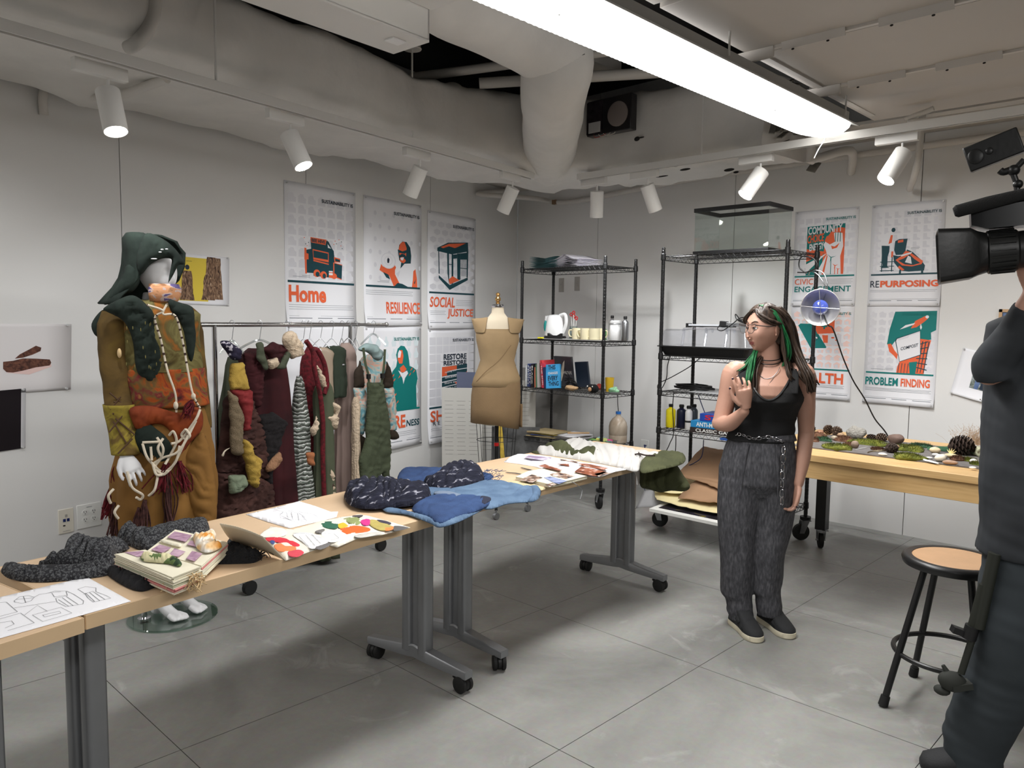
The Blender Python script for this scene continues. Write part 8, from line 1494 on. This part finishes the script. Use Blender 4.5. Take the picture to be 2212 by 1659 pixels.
# tank top: torso shell cut at the neckline and armholes
m = MB(); rows = [(1640, 950, .146, .106, 0), (1646, 930, .138, .102, 0), (1652, 905, .130, .098, .0), (1656, 885, .134, .104, .01), (1658, 862, .150, .124, .018), (1660, 842, .152, .122, .014), (1660, 826, .150, .106, .003), (1660, 812, .146, .088, -.005), (1660, 800, .128, .068, -.01), (1661, 792, .105, .058, -.012)]
R_ = []; 
for i in range(len(rows)-1):
    for k in range(14): R_.append([a+(b_-a)*k/14 for a, b_ in zip(rows[i], rows[i+1])])
R_.append(rows[-1]); N_ = 260; rr_ = []
for (x, y, a, c, l) in R_:
    ring = []
    for j in range(N_):
        th = 2*PI*j/N_; bust = .022*math.exp(-((y-862)/20)**2)*(math.exp(-((math.degrees(th)-58)/24)**2)+math.exp(-((math.degrees(th)-122)/24)**2)) if th < PI else 0
        f_ = 1.03; p = WF(x, y, l)+WF.e*(a*f_*math.cos(th))+WF.n*((c*f_+bust)*math.sin(th)); ring.append(p+V(0, 0, 0)+WF.n*.003*nz((p.x, p.y, p.z), 22, 1)+WF.e*.002*math.sin(p.z*120)*(y > 900))
    rr_.append(ring)
vs = [p for r in rr_ for p in r]; fs = []
for i in range(len(rr_)-1):
    for j in range(N_):
        q = (i*N_+j, i*N_+(j+1) % N_, (i+1)*N_+(j+1) % N_, (i+1)*N_+j); c = sum((vs[k] for k in q), Vector())/4; x = (c-WF(1660, 860)).dot(WF.e); z_ = c.z; front = (c-WF(1660, 860)).dot(WF.n) > 0; zs = WF(1660, 796).z
        neck = WF(1660, 858 if front else 830).z+((x-(-.0))/.098)**2*.115*(1 if front else .7); arm = WF(1660, 862).z+.0+((.158-abs(x))/.05)**1.0*.12
        if z_ > WF(1660, 866).z and (z_ > neck and abs(x) < .098): continue
        if z_ > WF(1660, 868).z and z_ > arm and abs(x) > .112: continue
        fs.append(q)
hem = []; zN = WF(1660, 858).z
for k in range(41):
    x = -.098+.196*k/40; zz_ = zN+(x/.098)**2*.115; q = min((v for v in vs if (v-WF(1660, 860)).dot(WF.n) > 0), key=lambda v: abs((v-WF(1660, 860)).dot(WF.e)-x)+abs(v.z-zz_)); hem.append(WF(1660, 860)+WF.e*x+WF.n*((q-WF(1660, 860)).dot(WF.n)+.001)+V(0, 0, zz_-WF(1660, 860).z))
m2 = MB(); m2.tube(hem, .0055, 8)
m.add(vs, fs); m2.build('neck_binding', BLACKP, t); m.build('tank_top', mat('black_ribbed_jersey', (20, 20, 21), .9, bump=.25, bscale=240), t, smooth=180, solid=.003)
for s, x0, x1 in ((-1, 1606, 1612), (1, 1716, 1706)):
    m = MB(); rows_ = [(x0 if s < 0 else x0-4, 846, .118), (x0-1 if s < 0 else x0-2, 826, .096), (x0-1 if s < 0 else x0-2, 808, .066), (x1-6 if s < 0 else x1+4, 795, .022), (x1-6 if s < 0 else x1+4, 792, -.03), (x1-4, 800, -.075), (x1, 822, -.10)]
    m.loft([[WF(x, y, l)+WF.e*u for u in (-.019, -.010, 0, .010, .019)] for x, y, l in catmull(rows_, 5)], 0, False, False); m.build('shoulder_strap', mat('black_ribbed_jersey', (0, 0, 0)), t, smooth=180, solid=.003)
# trousers
TR = bpy.data.materials.new('charcoal_slub_weave'); TR = ramp_mat('charcoal_slub_weave', [(.3, (58, 58, 62)), (.5, (74, 74, 78)), (.72, (96, 96, 100))], 'noise', 110, 5, 0, .95, .2, (1, 1, .3))
b = MB(); rg = lambda x, y, a, c, l=0: WF.ring(x, y, a, c, l, 32)
b.loft([rg(1649, 934, .133, .100), rg(1645, 945, .142, .106), rg(1640, 975, .163, .118), rg(1636, 1010, .176, .125), rg(1636, 1040, .176, .122), rg(1638, 1068, .140, .080), rg(1640, 1080, .08, .03)])
for rows_ in ([(1600, 1030, .100, .108), (1598, 1080, .098, .10, .01), (1594, 1150, .087, .090, .012), (1592, 1200, .080, .084, .012), (1590, 1250, .072, .078, .008), (1590, 1278, .070, .074), (1596, 1292, .059, .066), (1598, 1310, .060, .066), (1601, 1336, .056, .062)], [(1678, 1030, .098, .108, -.02), (1676, 1080, .092, .10, -.01), (1668, 1150, .082, .09, -.02), (1660, 1200, .074, .082, -.02), (1657, 1250, .072, .078, -.03), (1654, 1278, .068, .074, -.03), (1658, 1292, .058, .066, -.03), (1660, 1308, .060, .066, -.03), (1662, 1332, .056, .062, -.03)]):
    pp = catmull([tuple(r[:3]) for r in rows_], 4); q2 = catmull([(r[3], r[4] if len(r) > 4 else 0, 0) for r in rows_], 4); b.loft([rg(p.x, p.y, p.z, q.x, q.y) for p, q in zip(pp, q2)])
vs, fs = remesh_geo(b, .006, 4); z0 = WF(1650, 936).z
for i, v in enumerate(vs):
    c = WF(1645, 1000); d = V(v.x-WP.x, v.y-WP.y, 0).normalized(); low = max(0, (.32-v.z)/.32)
    vs[i] = v+d*(.007*nz((v.x, v.y, v.z*.35), 13, 2)+low*.010*nz((v.x*.4, v.y*.4, v.z*2.6), 11, 5)+.006*nz((v.x*2, v.y*2, v.z*.2), 12, 9)*(1-low))
m = MB(); m.add(vs, fs); m.build('trousers', TR, t, smooth=180)
m = MB(); m.loft([WF.ring(1649, y, a, c, 0, 48) for y, a, c in ((947, .146, .109), (940, .141, .106), (934, .137, .104), (933.5, .131, .098))], 0, False); m.build('waistband', TR, t, solid=.002)
for s in (-.055, .06): m = MB(); m.tube([WF(1647, 952, .112)+WF.e*s, WF(1640, 1010, .127)+WF.e*s*1.3, WF(1636, 1060, .12)+WF.e*s*1.5], .002, 6); m.build('pleat', TR, t)
# chain belt
LNK = mat('silver_link', (190, 190, 194), .18, 1.0)
def link(c, d, up_, L_=.014, W_2=.0062, r=.0019): d = Vector(d).normalized(); s_ = d.cross(Vector(up_)).normalized(); return ([Vector(c)+d*(L_*.5*(1 if math.cos(a) > 0 else -1)*.45+L_*.55*math.cos(a))+s_*(W_2*math.sin(a)) for a in [2*PI*k/14 for k in range(14)]], r)
def chain(pts, L_, nm='chain_link', nrm=None, W_2=.0065, r=.0019):
    P2 = catmull(pts, 12); acc = 0; c = 0; last = P2[0]; cen = []
    for a, b_ in zip(P2[:-1], P2[1:]):
        acc += (b_-a).length
        if acc >= L_*1.12: cen.append((b_, (b_-a).normalized())); acc = 0
    m = MB()
    for k, (p, d) in enumerate(cen): q = link(p, d, WF.n if k % 2 else (WF.n+d.cross(WF.n)*1.2), L_*.78, W_2, r); m.tube(q[0], q[1], 6, loop=True)
    return m.build(nm, LNK, t)
chain([WF(1590, 940, .06), WF(1600, 932, .095), WF(1630, 940, .117), WF(1660, 936, .119), WF(1685, 944, .108), WF(1692, 950, .10)], .017, 'chain_belt'); chain([WF(1692, 948, .105), WF(1691, 975, .115), WF(1689, 1020, .12), WF(1688, 1073, .115)], .030, 'hanging_chain', W_2=.0085, r=.0026)
# shoes
SH_ = mat('black_suede', (36, 37, 39), .8, bump=.15, bscale=150); SOL = mat('cream_sole', (216, 208, 184), .6)
for k, (hx, hy, tx, ty) in enumerate(((3.640, -2.262, 3.838, -2.398), (3.718, -2.128, 3.925, -2.250))):
    h_, e_ = V(hx, hy, 0), V(tx, ty, 0); d = (e_-h_).normalized(); s_ = V(-d.y, d.x, 0); L_ = (e_-h_).length; sh = []
    out = [(.0, .022), (.03, .034), (.25, .035), (.45, .036), (.7, .045), (.85, .042), (.95, .030), (1.0, .010)]; 
    P1 = [h_+d*(L_*u)+s_*w_ for u, w_ in out]+[h_+d*(L_*u)-s_*w_ for u, w_ in out[::-1]]; P1 = catmull(P1, 3, True); m = MB(); c0 = (h_+e_)/2
    m.loft([[c0+(p-c0)*q+V(0, 0, z_) for p in P1] for q, z_ in ((.96, .001), (1.0, .006), (1.0, .026), (.97, .029))]); shoe = m.build('shoe_sole', SOL, t)
    m = MB(); m.loft([[c0+(p-c0)*.985+V(0, 0, .026) for p in P1], [c0+(p-c0)*.97+V(0, 0, .038) for p in P1]]+[[h_+d*(L_*(a+(b_-a)*((p-h_).dot(d)/L_)))+s_*((p-h_).dot(s_)*w_)+V(0, 0, z_) for p in P1] for a, b_, w_, z_ in ((.02, .90, .92, .05), (.03, .78, .84, .064), (.04, .62, .78, .078), (.05, .52, .76, .092), (.07, .48, .74, .10))]); m.build('shoe_upper', SH_, t, smooth=80)
    for u in (.50, .68):
        m = MB(); m.loft([[h_+d*(L_*(u+.055*q-.03*abs(a)))+s_*(.046*a)+V(0, 0, (.082 if u < .6 else .066)+.004-.028*a*a-.008*q) for a in [-1+.2*j for j in range(11)]] for q in (-1, 0, 1)], 0, False, False); m.build('shoe_strap', SH_, t, smooth=80, solid=.004)
# hair: scalp cap and long locks
m = MB(); R_ = []
for i in range(22):
    el = -34+124*i/21; row = []
    for j in range(61):
        az = -180+360*j/60; edge = 60 if el > 55 else 999; r = 1.075+.035*nz((j*.5, i*.3, 0), 1)
        front = abs(az) < 78; lim = 50-.50*abs(az)
        if (el < lim and abs(az) < 80) or (el < 24 and abs(az) < 108): r = .93 if el > 0 else .62
        row.append(P_(az, el, r+(.06 if el > 40 and abs(az) > 40 else .02)*(0 if r < 1 else 1)))
    R_.append(row)
m.loft(R_, 0, False, False); hair = m.build('hair', HAIRB, t, smooth=120, solid=.004)
def lock(pts, r, mt, n=9, sp=.012, sd=1, nm='hair_lock'):
    m = MB(); r_ = random.Random(sd)
    for k in range(n):
        o = V(r_.gauss(0, sp), r_.gauss(0, sp), r_.gauss(0, sp*.3)); P2 = catmull([Vector(p)+o*(.35+.65*i/len(pts))+V(r_.gauss(0, .003), r_.gauss(0, .003), 0) for i, p in enumerate(pts)], 6); N2 = len(P2); m.tube(P2, [r*(1 if i < N2*.7 else 1-.85*(i-N2*.7)/(N2*.3)) for i in range(N2)], 7, flat=.6)
    return m.build(nm, mt, hair, smooth=120)
# right-of-picture mass behind the ear and down the shoulder
lock([P_(-110, 60, 1.10), P_(-125, 20, 1.16), WF(1700, 740, -.03), WF(1715, 790, .0), WF(1735, 812, .035), WF(1750, 830, .03)], .010, HAIRB, 16, .016, 1); lock([P_(-140, 60, 1.10), P_(-150, 20, 1.15), WF(1705, 750, -.07), WF(1722, 800, -.06), WF(1745, 840, -.05)], .011, HAIRB, 16, .018, 2)
lock([P_(-80, 55, 1.10), P_(-104, 20, 1.16), WF(1694, 750, .05), WF(1700, 785, .06), WF(1706, 806, .075), WF(1716, 818, .08)], .007, HAIRB, 8, .010, 3); lock([P_(-70, 66, 1.10), P_(-105, 40, 1.17), P_(-125, 10, 1.25), WF(1712, 745, .0), WF(1728, 785, .03), WF(1742, 815, .06), WF(1750, 845, .05)], .012, HAIRB, 18, .014, 12); lock([P_(-100, 50, 1.12), P_(-140, 15, 1.3), WF(1722, 760, -.03), WF(1738, 800, .0), WF(1756, 830, .0)], .011, HAIRB, 14, .012, 13); lock([P_(-4, 54, 1.08), P_(-30, 40, 1.10), P_(-58, 25, 1.12), P_(-84, 17, 1.14), P_(-108, 10, 1.18), P_(-125, -5, 1.2)], .0065, HAIRB, 12, .0065, 14); lock([P_(-4, 52, 1.07), P_(-26, 36, 1.07), P_(-56, 21, 1.09), P_(-80, 12, 1.10), P_(-100, 14, 1.16)], .0045, HAIRB, 7, .004, 15); lock([P_(2, 54, 1.08), P_(30, 40, 1.09), P_(60, 20, 1.12), P_(90, 0, 1.1)], .006, HAIRB, 8, .006, 16); lock([P_(-180, 40, 1.05), P_(-180, -10, 1.1), WF(1695, 780, -.09), WF(1690, 830, -.11)], .014, HAIRB, 14, .03, 9)
lock([P_(-72, 62, 1.11), P_(-84, 38, 1.14), P_(-100, 8, 1.19), WF(1699, 740, .045), WF(1702, 768, .045), WF(1690, 790, .05)], .0062, HAIRG, 13, .0085, 4, 'green_lock'); lock([P_(-20, 70, 1.11), P_(-50, 62, 1.12), P_(-78, 58, 1.12)], .005, HAIRG, 4, .007, 5, 'green_lock')
# strands on the near side falling in front of her right shoulder, held in the hand
lock([P_(120, 30, 1.1), P_(118, -10, 1.14), WF(1630, 765, .06), WF(1622, 800, .10), WF(1617, 826, .13), WF(1616, 858, .135)], .0075, HAIRG, 16, .010, 6, 'green_lock'); lock([P_(140, 30, 1.08), P_(140, -10, 1.14), WF(1622, 775, .0), WF(1606, 792, .03), WF(1592, 800, .05)], .0045, HAIRG, 8, .012, 7, 'green_lock'); lock([P_(160, 20, 1.08), P_(150, -20, 1.12), WF(1632, 790, .07), WF(1628, 830, .11), WF(1624, 850, .12)], .007, HAIRB, 9, .010, 8)
m = MB(); m.tube([P_(-78, 57, 1.16), P_(-92, 46, 1.18)], .004, 8); m.build('hair_clip', BLACKP, hair)
# glasses
GFM = mat('grey_glasses_frame', (96, 90, 90), .25, .3); g = thing('glasses', 'thin grey cat-eye glasses worn by the woman', 'glasses', P_(0, 3, 1.2)); 
lens_c = []
for s in (-1, 1):
    c = P_(s*17, 1.5, 1.14)+ax[1]*.006; lens_c.append(c); ol = [c+ax[0]*(x*.0265)+ax[2]*(z_*.0195) for x, z_ in ((-.95*s, .45), (-.5*s, .95), (.2*s, 1.0), (.95*s, 1.15), (1.08*s, .7), (.85*s, -.2), (.4*s, -.9), (-.2*s, -1), (-.75*s, -.6))]
    m = MB(); m.tube(catmull(ol, 5, True), .00125, 7, loop=True); m.build('rim', GFM, g); m = MB(); m.poly([p-ax[1]*.0003 for p in catmull(ol, 3, True)]); m.build('lens', glass('spectacle_lens', (246, 248, 248), .02, .0), g, smooth=0, solid=.0008)
    m = MB(); m.tube(catmull([c+ax[0]*(s*.027)+ax[2]*.017, P_(s*60, 8, 1.06), P_(s*93, 9, 1.05), P_(s*104, 2, 1.05)], 5), .0016, 7, flat=1.5, upv=ax[2]); m.build('temple', GFM, g)
m = MB(); m.tube([lens_c[0]+ax[0]*.025+ax[2]*.006, (lens_c[0]+lens_c[1])/2+ax[2]*.009+ax[1]*.004, lens_c[1]-ax[0]*.025+ax[2]*.006], .0013, 7); m.build('bridge', GFM, g)
def neckring(y0, y1, a, r, nm, mt, l=0): m = MB(); m.tube([WF(1660, (y0+y1)/2+(y1-y0)/2*math.sin(th), l)+WF.e*(a*math.cos(th))+WF.n*((a*.98)*math.sin(th)) for th in [2*PI*k/40 for k in range(40)]], r, 7, loop=True); m.build(nm, mt, t)
neckring(766, 778, .053, .0024, 'choker', BLACKP); neckring(771, 786, .055, .0022, 'choker', BLACKP)
for L_, r in (([(1636, 792, .045), (1640, 806, .075), (1652, 815, .088), (1668, 812, .088), (1680, 800, .07), (1684, 792, .05)], .0013), ([(1642, 800, .06), (1648, 814, .085), (1656, 826, .10), (1664, 822, .098), (1676, 804, .076)], .0008)): m = MB(); m.tube(catmull([WF(*q) for q in L_], 6), r, 6); m.build('necklace', STEEL, t)
m = MB(); m.tube([WF(1650, 828, .105), WF(1656, 832, .106), WF(1660, 828, .106), WF(1667, 833, .106)], .0018, 6); m.build('pendant', STEEL, t); m = MB(); m.tube(catmull([WF(1655, 856, .128), WF(1658, 862, .134), WF(1666, 863, .136), WF(1669, 860, .132)], 4), .0012, 5); m.build('microphone_wire', BLACKP, t)
# ---------------------------------------------------------------- operator at the right edge
OP = V(4.86, -2.80, 0); OF = Frame(OP); DC = ramp_mat('charcoal_jacket', [(.3, (34, 36, 39)), (.7, (50, 53, 57))], 'noise', 5, 4, 0, .85, .12); DP = mat('dark_slate_trousers', (40, 46, 50), .85, var=.08, vscale=6)
t = O_ = thing('person', 'camera operator in dark clothes, cut off by the right picture edge', 'person', OP); b = MB()
HN, KN_, AN = OF(2225, 1170, .02), OF(2180, 1420, .04), OF(2098, 1622, .03); HN2, KN2, AN2 = OF(2330, 1170, -.04), OF(2370, 1420, .02), OF(2400, 1650, .10)
limb(b, [HN, KN_, AN], [.09, .060, .042]); limb(b, [HN2, KN2, AN2], [.09, .060, .042])
b.loft([OF.ring(x, y, a, c, 0, 30) for x, y, a, c in ((2278, 1200, .155, .11), (2280, 1080, .15, .11), (2285, 900, .16, .115), (2290, 780, .18, .12), (2292, 710, .19, .10), (2294, 680, .12, .07), (2296, 660, .06, .06), (2296, 610, .055, .06))])
E1 = OF(2140, 800, .10); limb(b, [OF(2225, 725, .02), OF(2180, 775, .06), E1], [.06, .052, .042]); H1 = OF(2232, 640, .20); limb(b, [E1, OF(2185, 725, .15), H1], [.042, .038, .027])
hand(b, H1, (OF(2225, 580, .2)-H1), OF.e*.4+OF.n*-.8, .18, 1.0, 1, .2, .6); limb(b, [OF(2370, 730), OF(2420, 860, .1), OF(2330, 760, .25)], [.055, .042, .03]); hand(b, OF(2330, 760, .25), V(0, 0, 1), OF.n*-1, .18, 1.0, -1, .2)
HC2 = OF(2320, 520, -.03); vs, fs = remesh_geo(b, .006, 4); m = MB(); m.add(vs, fs); ax2 = head_geo(m, HC2, -OF.e, (0, 0, 1), 1.06, True, (0, 1)); m.build('body', [SKIN, LIP], t, smooth=180)
m = MB(); m.loft([[hp(HC2, ax2, az, el, 1.13*1.06/1.0) if (abs(az) > 70 or el > 45) else hp(HC2, ax2, az, el, .95) for az in [-180+10*j for j in range(37)]] for el in range(-25, 91, 8)], 0, False, False); m.build('hair', HAIRB, t, smooth=120, solid=.004)
def garb(nm, lofts, mt, vox=.008, amp=.014, sc=8, sd=1, amp2=.003):
    b = MB()
    for lf in lofts: b.loft(lf)
    vs, fs = remesh_geo(b, vox, 4); o = []
    for v in vs:
        d = V(v.x-OP.x, v.y-OP.y, 0); d = d.normalized() if d.length > 0 else d; o.append(v+d*(amp*nz((v.x, v.y, v.z*.7), sc, sd)+amp2*nz((v.x*.5+v.z, v.y*.5-v.z*.5, v.z*1.5), 16, sd)))
    m = MB(); m.add(o, fs); m.build(nm, mt, t, smooth=180)
R4 = lambda x, y, a, c, l=0: OF.ring(x, y, a, c, l, 30)
def tubr(P, R): pp = catmull(P, 6); K = len(P)-1; m = MB(); m.tube(pp, [R[min(int(i/6), K-1)]*(1-(i/6-min(int(i/6), K-1)))+R[min(int(i/6), K-1)+1]*(i/6-min(int(i/6), K-1)) for i in range(len(pp))], 24); n = 24; return [m.v[i*n:(i+1)*n] for i in range(len(pp))]
garb('jacket', [[R4(x, y, a, c) for x, y, a, c in ((2272, 1205, .205, .16), (2275, 1100, .20, .155), (2280, 960, .195, .15), (2283, 860, .19, .15), (2290, 770, .20, .145), (2292, 700, .195, .12), (2294, 675, .12, .08), (2296, 655, .075, .07))], tubr([OF(2245, 735, 0), OF(2190, 768, .06), OF(2150, 805, .095)], [.085, .072, .060]), tubr([OF(2150, 812, .095), OF(2150, 780, .11), OF(2188, 725, .15), OF(2222, 668, .19)], [.058, .060, .052, .042]), tubr([OF(2350, 740), OF(2420, 860, .1), OF(2340, 775, .22)], [.075, .06, .045])], DC)
garb('trousers', [[R4(x, y, a, c) for x, y, a, c in ((2270, 1120, .18, .14), (2268, 1180, .185, .145), (2262, 1230, .18, .14))], [R4(x, y, a, c, l) for x, y, a, c, l in ((2218, 1170, .125, .125, .01), (2208, 1260, .118, .12, .02), (2192, 1350, .110, .115, .03), (2172, 1430, .105, .11, .035), (2140, 1510, .100, .10, .035), (2112, 1580, .100, .095, .03), (2096, 1640, .085, .085, .03), (2094, 1668, .08, .08, .03))], [R4(x, y, a, c, l) for x, y, a, c, l in ((2325, 1170, .12, .12, -.03), (2350, 1300, .11, .11, 0), (2370, 1430, .095, .1, .02), (2400, 1640, .085, .085, .1))]], DP, amp=.02, sc=7, amp2=.004)
for (A, k) in ((AN, 0), (AN2, 1)):
    m = MB(); c = V(A.x, A.y, 0)+OF.e*.02; d = -OF.e*.92+OF.n*.38; s_ = V(-d.y, d.x, 0); m.loft([[c+d*(-.07+.24*u)+s_*(w_*math.cos(a))+V(0, 0, max(0.002, .004+h*(.5+.5*math.sin(a)))) for a in [2*PI*j/20 for j in range(20)]] for u, w_, h in ((0, .02, .06), (.06, .036, .09), (.3, .042, .10), (.5, .044, .08), (.75, .05, .06), (.93, .042, .045), (1, .015, .03))]); m.build('shoe', SH_, t, smooth=80)
# shoulder camera
t = thing('video_camera', 'black shoulder video camera with lens hood, microphone and tilted monitor', 'camera', OF(2200, 540, .25)); CF = Frame(OF(2200, 540, .22)); CB_ = mat('camera_black', (16, 17, 17), .42, bump=.05, bscale=80); CGL = mat('dark_lens_glass', (10, 12, 16), .05, coat=1)
Cx = (-CF.e*.985+CF.n*.10+V(0, 0, -.09)).normalized(); Cz = (V(0, 0, 1)-Cx*Cx.z).normalized(); Cy = Cz.cross(Cx); CO = CF(2160, 543)
def C3(x, y, z): return CO+Cx*x+Cy*y+Cz*z
CR = Matrix((Cx, Cy, Cz)).transposed()
def cc(prof, nm, n=36, mt=CB_, par=t, z=0): m = MB(); m.loft([[C3(x, r*math.cos(2*PI*j/n), z+r*math.sin(2*PI*j/n)) for j in range(n)] for x, r in prof]); return m.build(nm, mt, par)
cc([(-.30, .042), (-.17, .042), (-.165, .048), (-.10, .048), (-.095, .052), (-.045, .052), (-.04, .058), (.03, .062), (.035, .056), (.06, .056)], 'lens_barrel')
for k in range(40): 
    if k % 2 == 0: a = 2*PI*k/40; m = MB(); m.box(C3(-.005, .0615*math.cos(a), .0615*math.sin(a)), (.06, .004, .004), 0, CR @ rot(a, 0, 0)); m.build('focus_rib', CB_, t)
cc([(-.085, .053), (-.085, .0545), (-.07, .0545), (-.07, .053)], 'zoom_ring', mt=mat('ring_grey', (60, 62, 62), .4)); m = MB(); m.tube([C3(-.12, -.02, -.055), C3(-.12, -.02, -.085)], .012, 12); m.build('zoom_lever', CB_, t)
def rrx(x, hy, hz, r=.02, zc=0, n=5):
    out = []
    for (sy, sz, a0) in ((1, 1, 0), (-1, 1, PI/2), (-1, -1, PI), (1, -1, 3*PI/2)):
        for k in range(n+1): a = a0+PI/2*k/n; out.append(C3(x, sy*(hy-r)+r*math.cos(a), zc+sz*(hz-r)+r*math.sin(a)))
    return out
m = MB(); m.loft([rrx(.03, .056, .056, .05), rrx(.055, .062, .062, .03), rrx(.075, .086, .070, .018), rrx(.155, .094, .077, .016), rrx(.157, .09, .073, .014), rrx(.09, .075, .06, .02), rrx(.07, .05, .05, .03)]); m.build('lens_hood', CB_, t, smooth=50); cc([(.062, .048), (.07, .044), (.076, .001)], 'front_glass', mt=CGL)
m = MB(); m.loft([rrx(x, a, c, .02, z_) for x, a, c, z_ in ((-.62, .05, .08, .02), (-.60, .055, .09, .02), (-.28, .055, .09, .02), (-.255, .045, .06, .01))]); m.build('camera_body', CB_, t, smooth=50)
m = MB(); m.loft([[C3(x, y_*w_, z_) for y_, z_ in ((-1, a), (-1, b_), (-.6, c), (.6, c), (1, b_), (1, a))] for x, w_, a, b_, c in ((-.30, .04, .06, .12, .135), (-.14, .045, .062, .13, .15), (.035, .045, .065, .125, .142), (.07, .038, .08, .112, .125))]); m.build('viewfinder_housing', mat('housing_sheen', (27, 28, 30), .3), t, smooth=40)
m = MB(); m.tube([C3(-.15, .05, .158), C3(-.05, .052, .146), C3(.03, .054, .135), C3(.105, .056, .122), C3(.113, .056, .12)], [.012, .016, .018, .018, .012], 20); m.build('microphone', mat('mic_foam', (24, 24, 24), .95, bump=.5, bscale=300), t)
MC = CF(2146, 325); mx = (CF.e*.94+V(0, 0, .34)).normalized(); mz = (V(0, 0, .94)-CF.e*.34).normalized(); my = mz.cross(mx); MR = Matrix((mx, my, mz)).transposed(); m = MB(); m.box(MC, (.138, .03, .074), 0, MR); m.build('monitor', CB_, t, bev=.004); m = MB(); m.ell(MC-mx*.045-my*.016, (.020, .004, .022), MR, 16, 10); m.ell(MC-mx*.01-my*.016, (.01, .004, .01), MR, 12, 8); m.build('monitor_knob', CB_, t)
m = MB(); m.tube(catmull([CF(2160, 368), CF(2168, 372), CF(2185, 366)], 4), .010, 12); m.tube([CF(2185, 366), CF(2196, 395), CF(2198, 425)], .008, 12); m.ell(CF(2190, 368), .016, None, 14, 10); m.tube([CF(2212, 345), CF(2190, 368)], .008, 12); m.ell(CF(2199, 398), .013, None, 14, 10); m.box(CF(2205, 425), (.06, .03, .03)); m.build('articulated_arm', CB_, t)
# folded tripod leg carried at his side
t = thing('tripod', 'folded black tripod leg with clamp held beside the operator', 'tripod', OF(2090, 1380, .1)); TG = mat('tripod_carbon', (34, 36, 30), .5)
def T3(x, y, l=.12): return OF(x, y, l)
for (a, b_, r, nm_) in (((2152, 1175), (2118, 1330), .018, 'upper_tube'), ((2128, 1240), (2100, 1345), .013, 'upper_tube'), ((2112, 1330), (2082, 1425), .0105, 'lower_tube')): m = MB(); m.tube([T3(*a), T3(*b_)], r, 16); m.build(nm_, TG, t)
m = MB(); m.tube([T3(2106, 1326), T3(2098, 1352)], .021, 14); m.box(T3(2080, 1338), (.05, .03, .02), 0, rot(0, .3, .6)); m.build('leg_clamp', BLACKP, t)
m = MB(); c = T3(2064, 1442); m.ell(c, (.045, .03, .032), rot(0, .3, .7), 18, 12); m.tube([c+OF.e*.0, T3(2044, 1408)], [.014, .006], 8); m.box(T3(2080, 1450), (.06, .04, .02), 0, rot(0, -.2, .7)); m.ell(T3(2042, 1460), (.025, .02, .016), None, 12, 8); m.build('foot_clamp', mat('tripod_rubber', (40, 42, 38), .8), t)
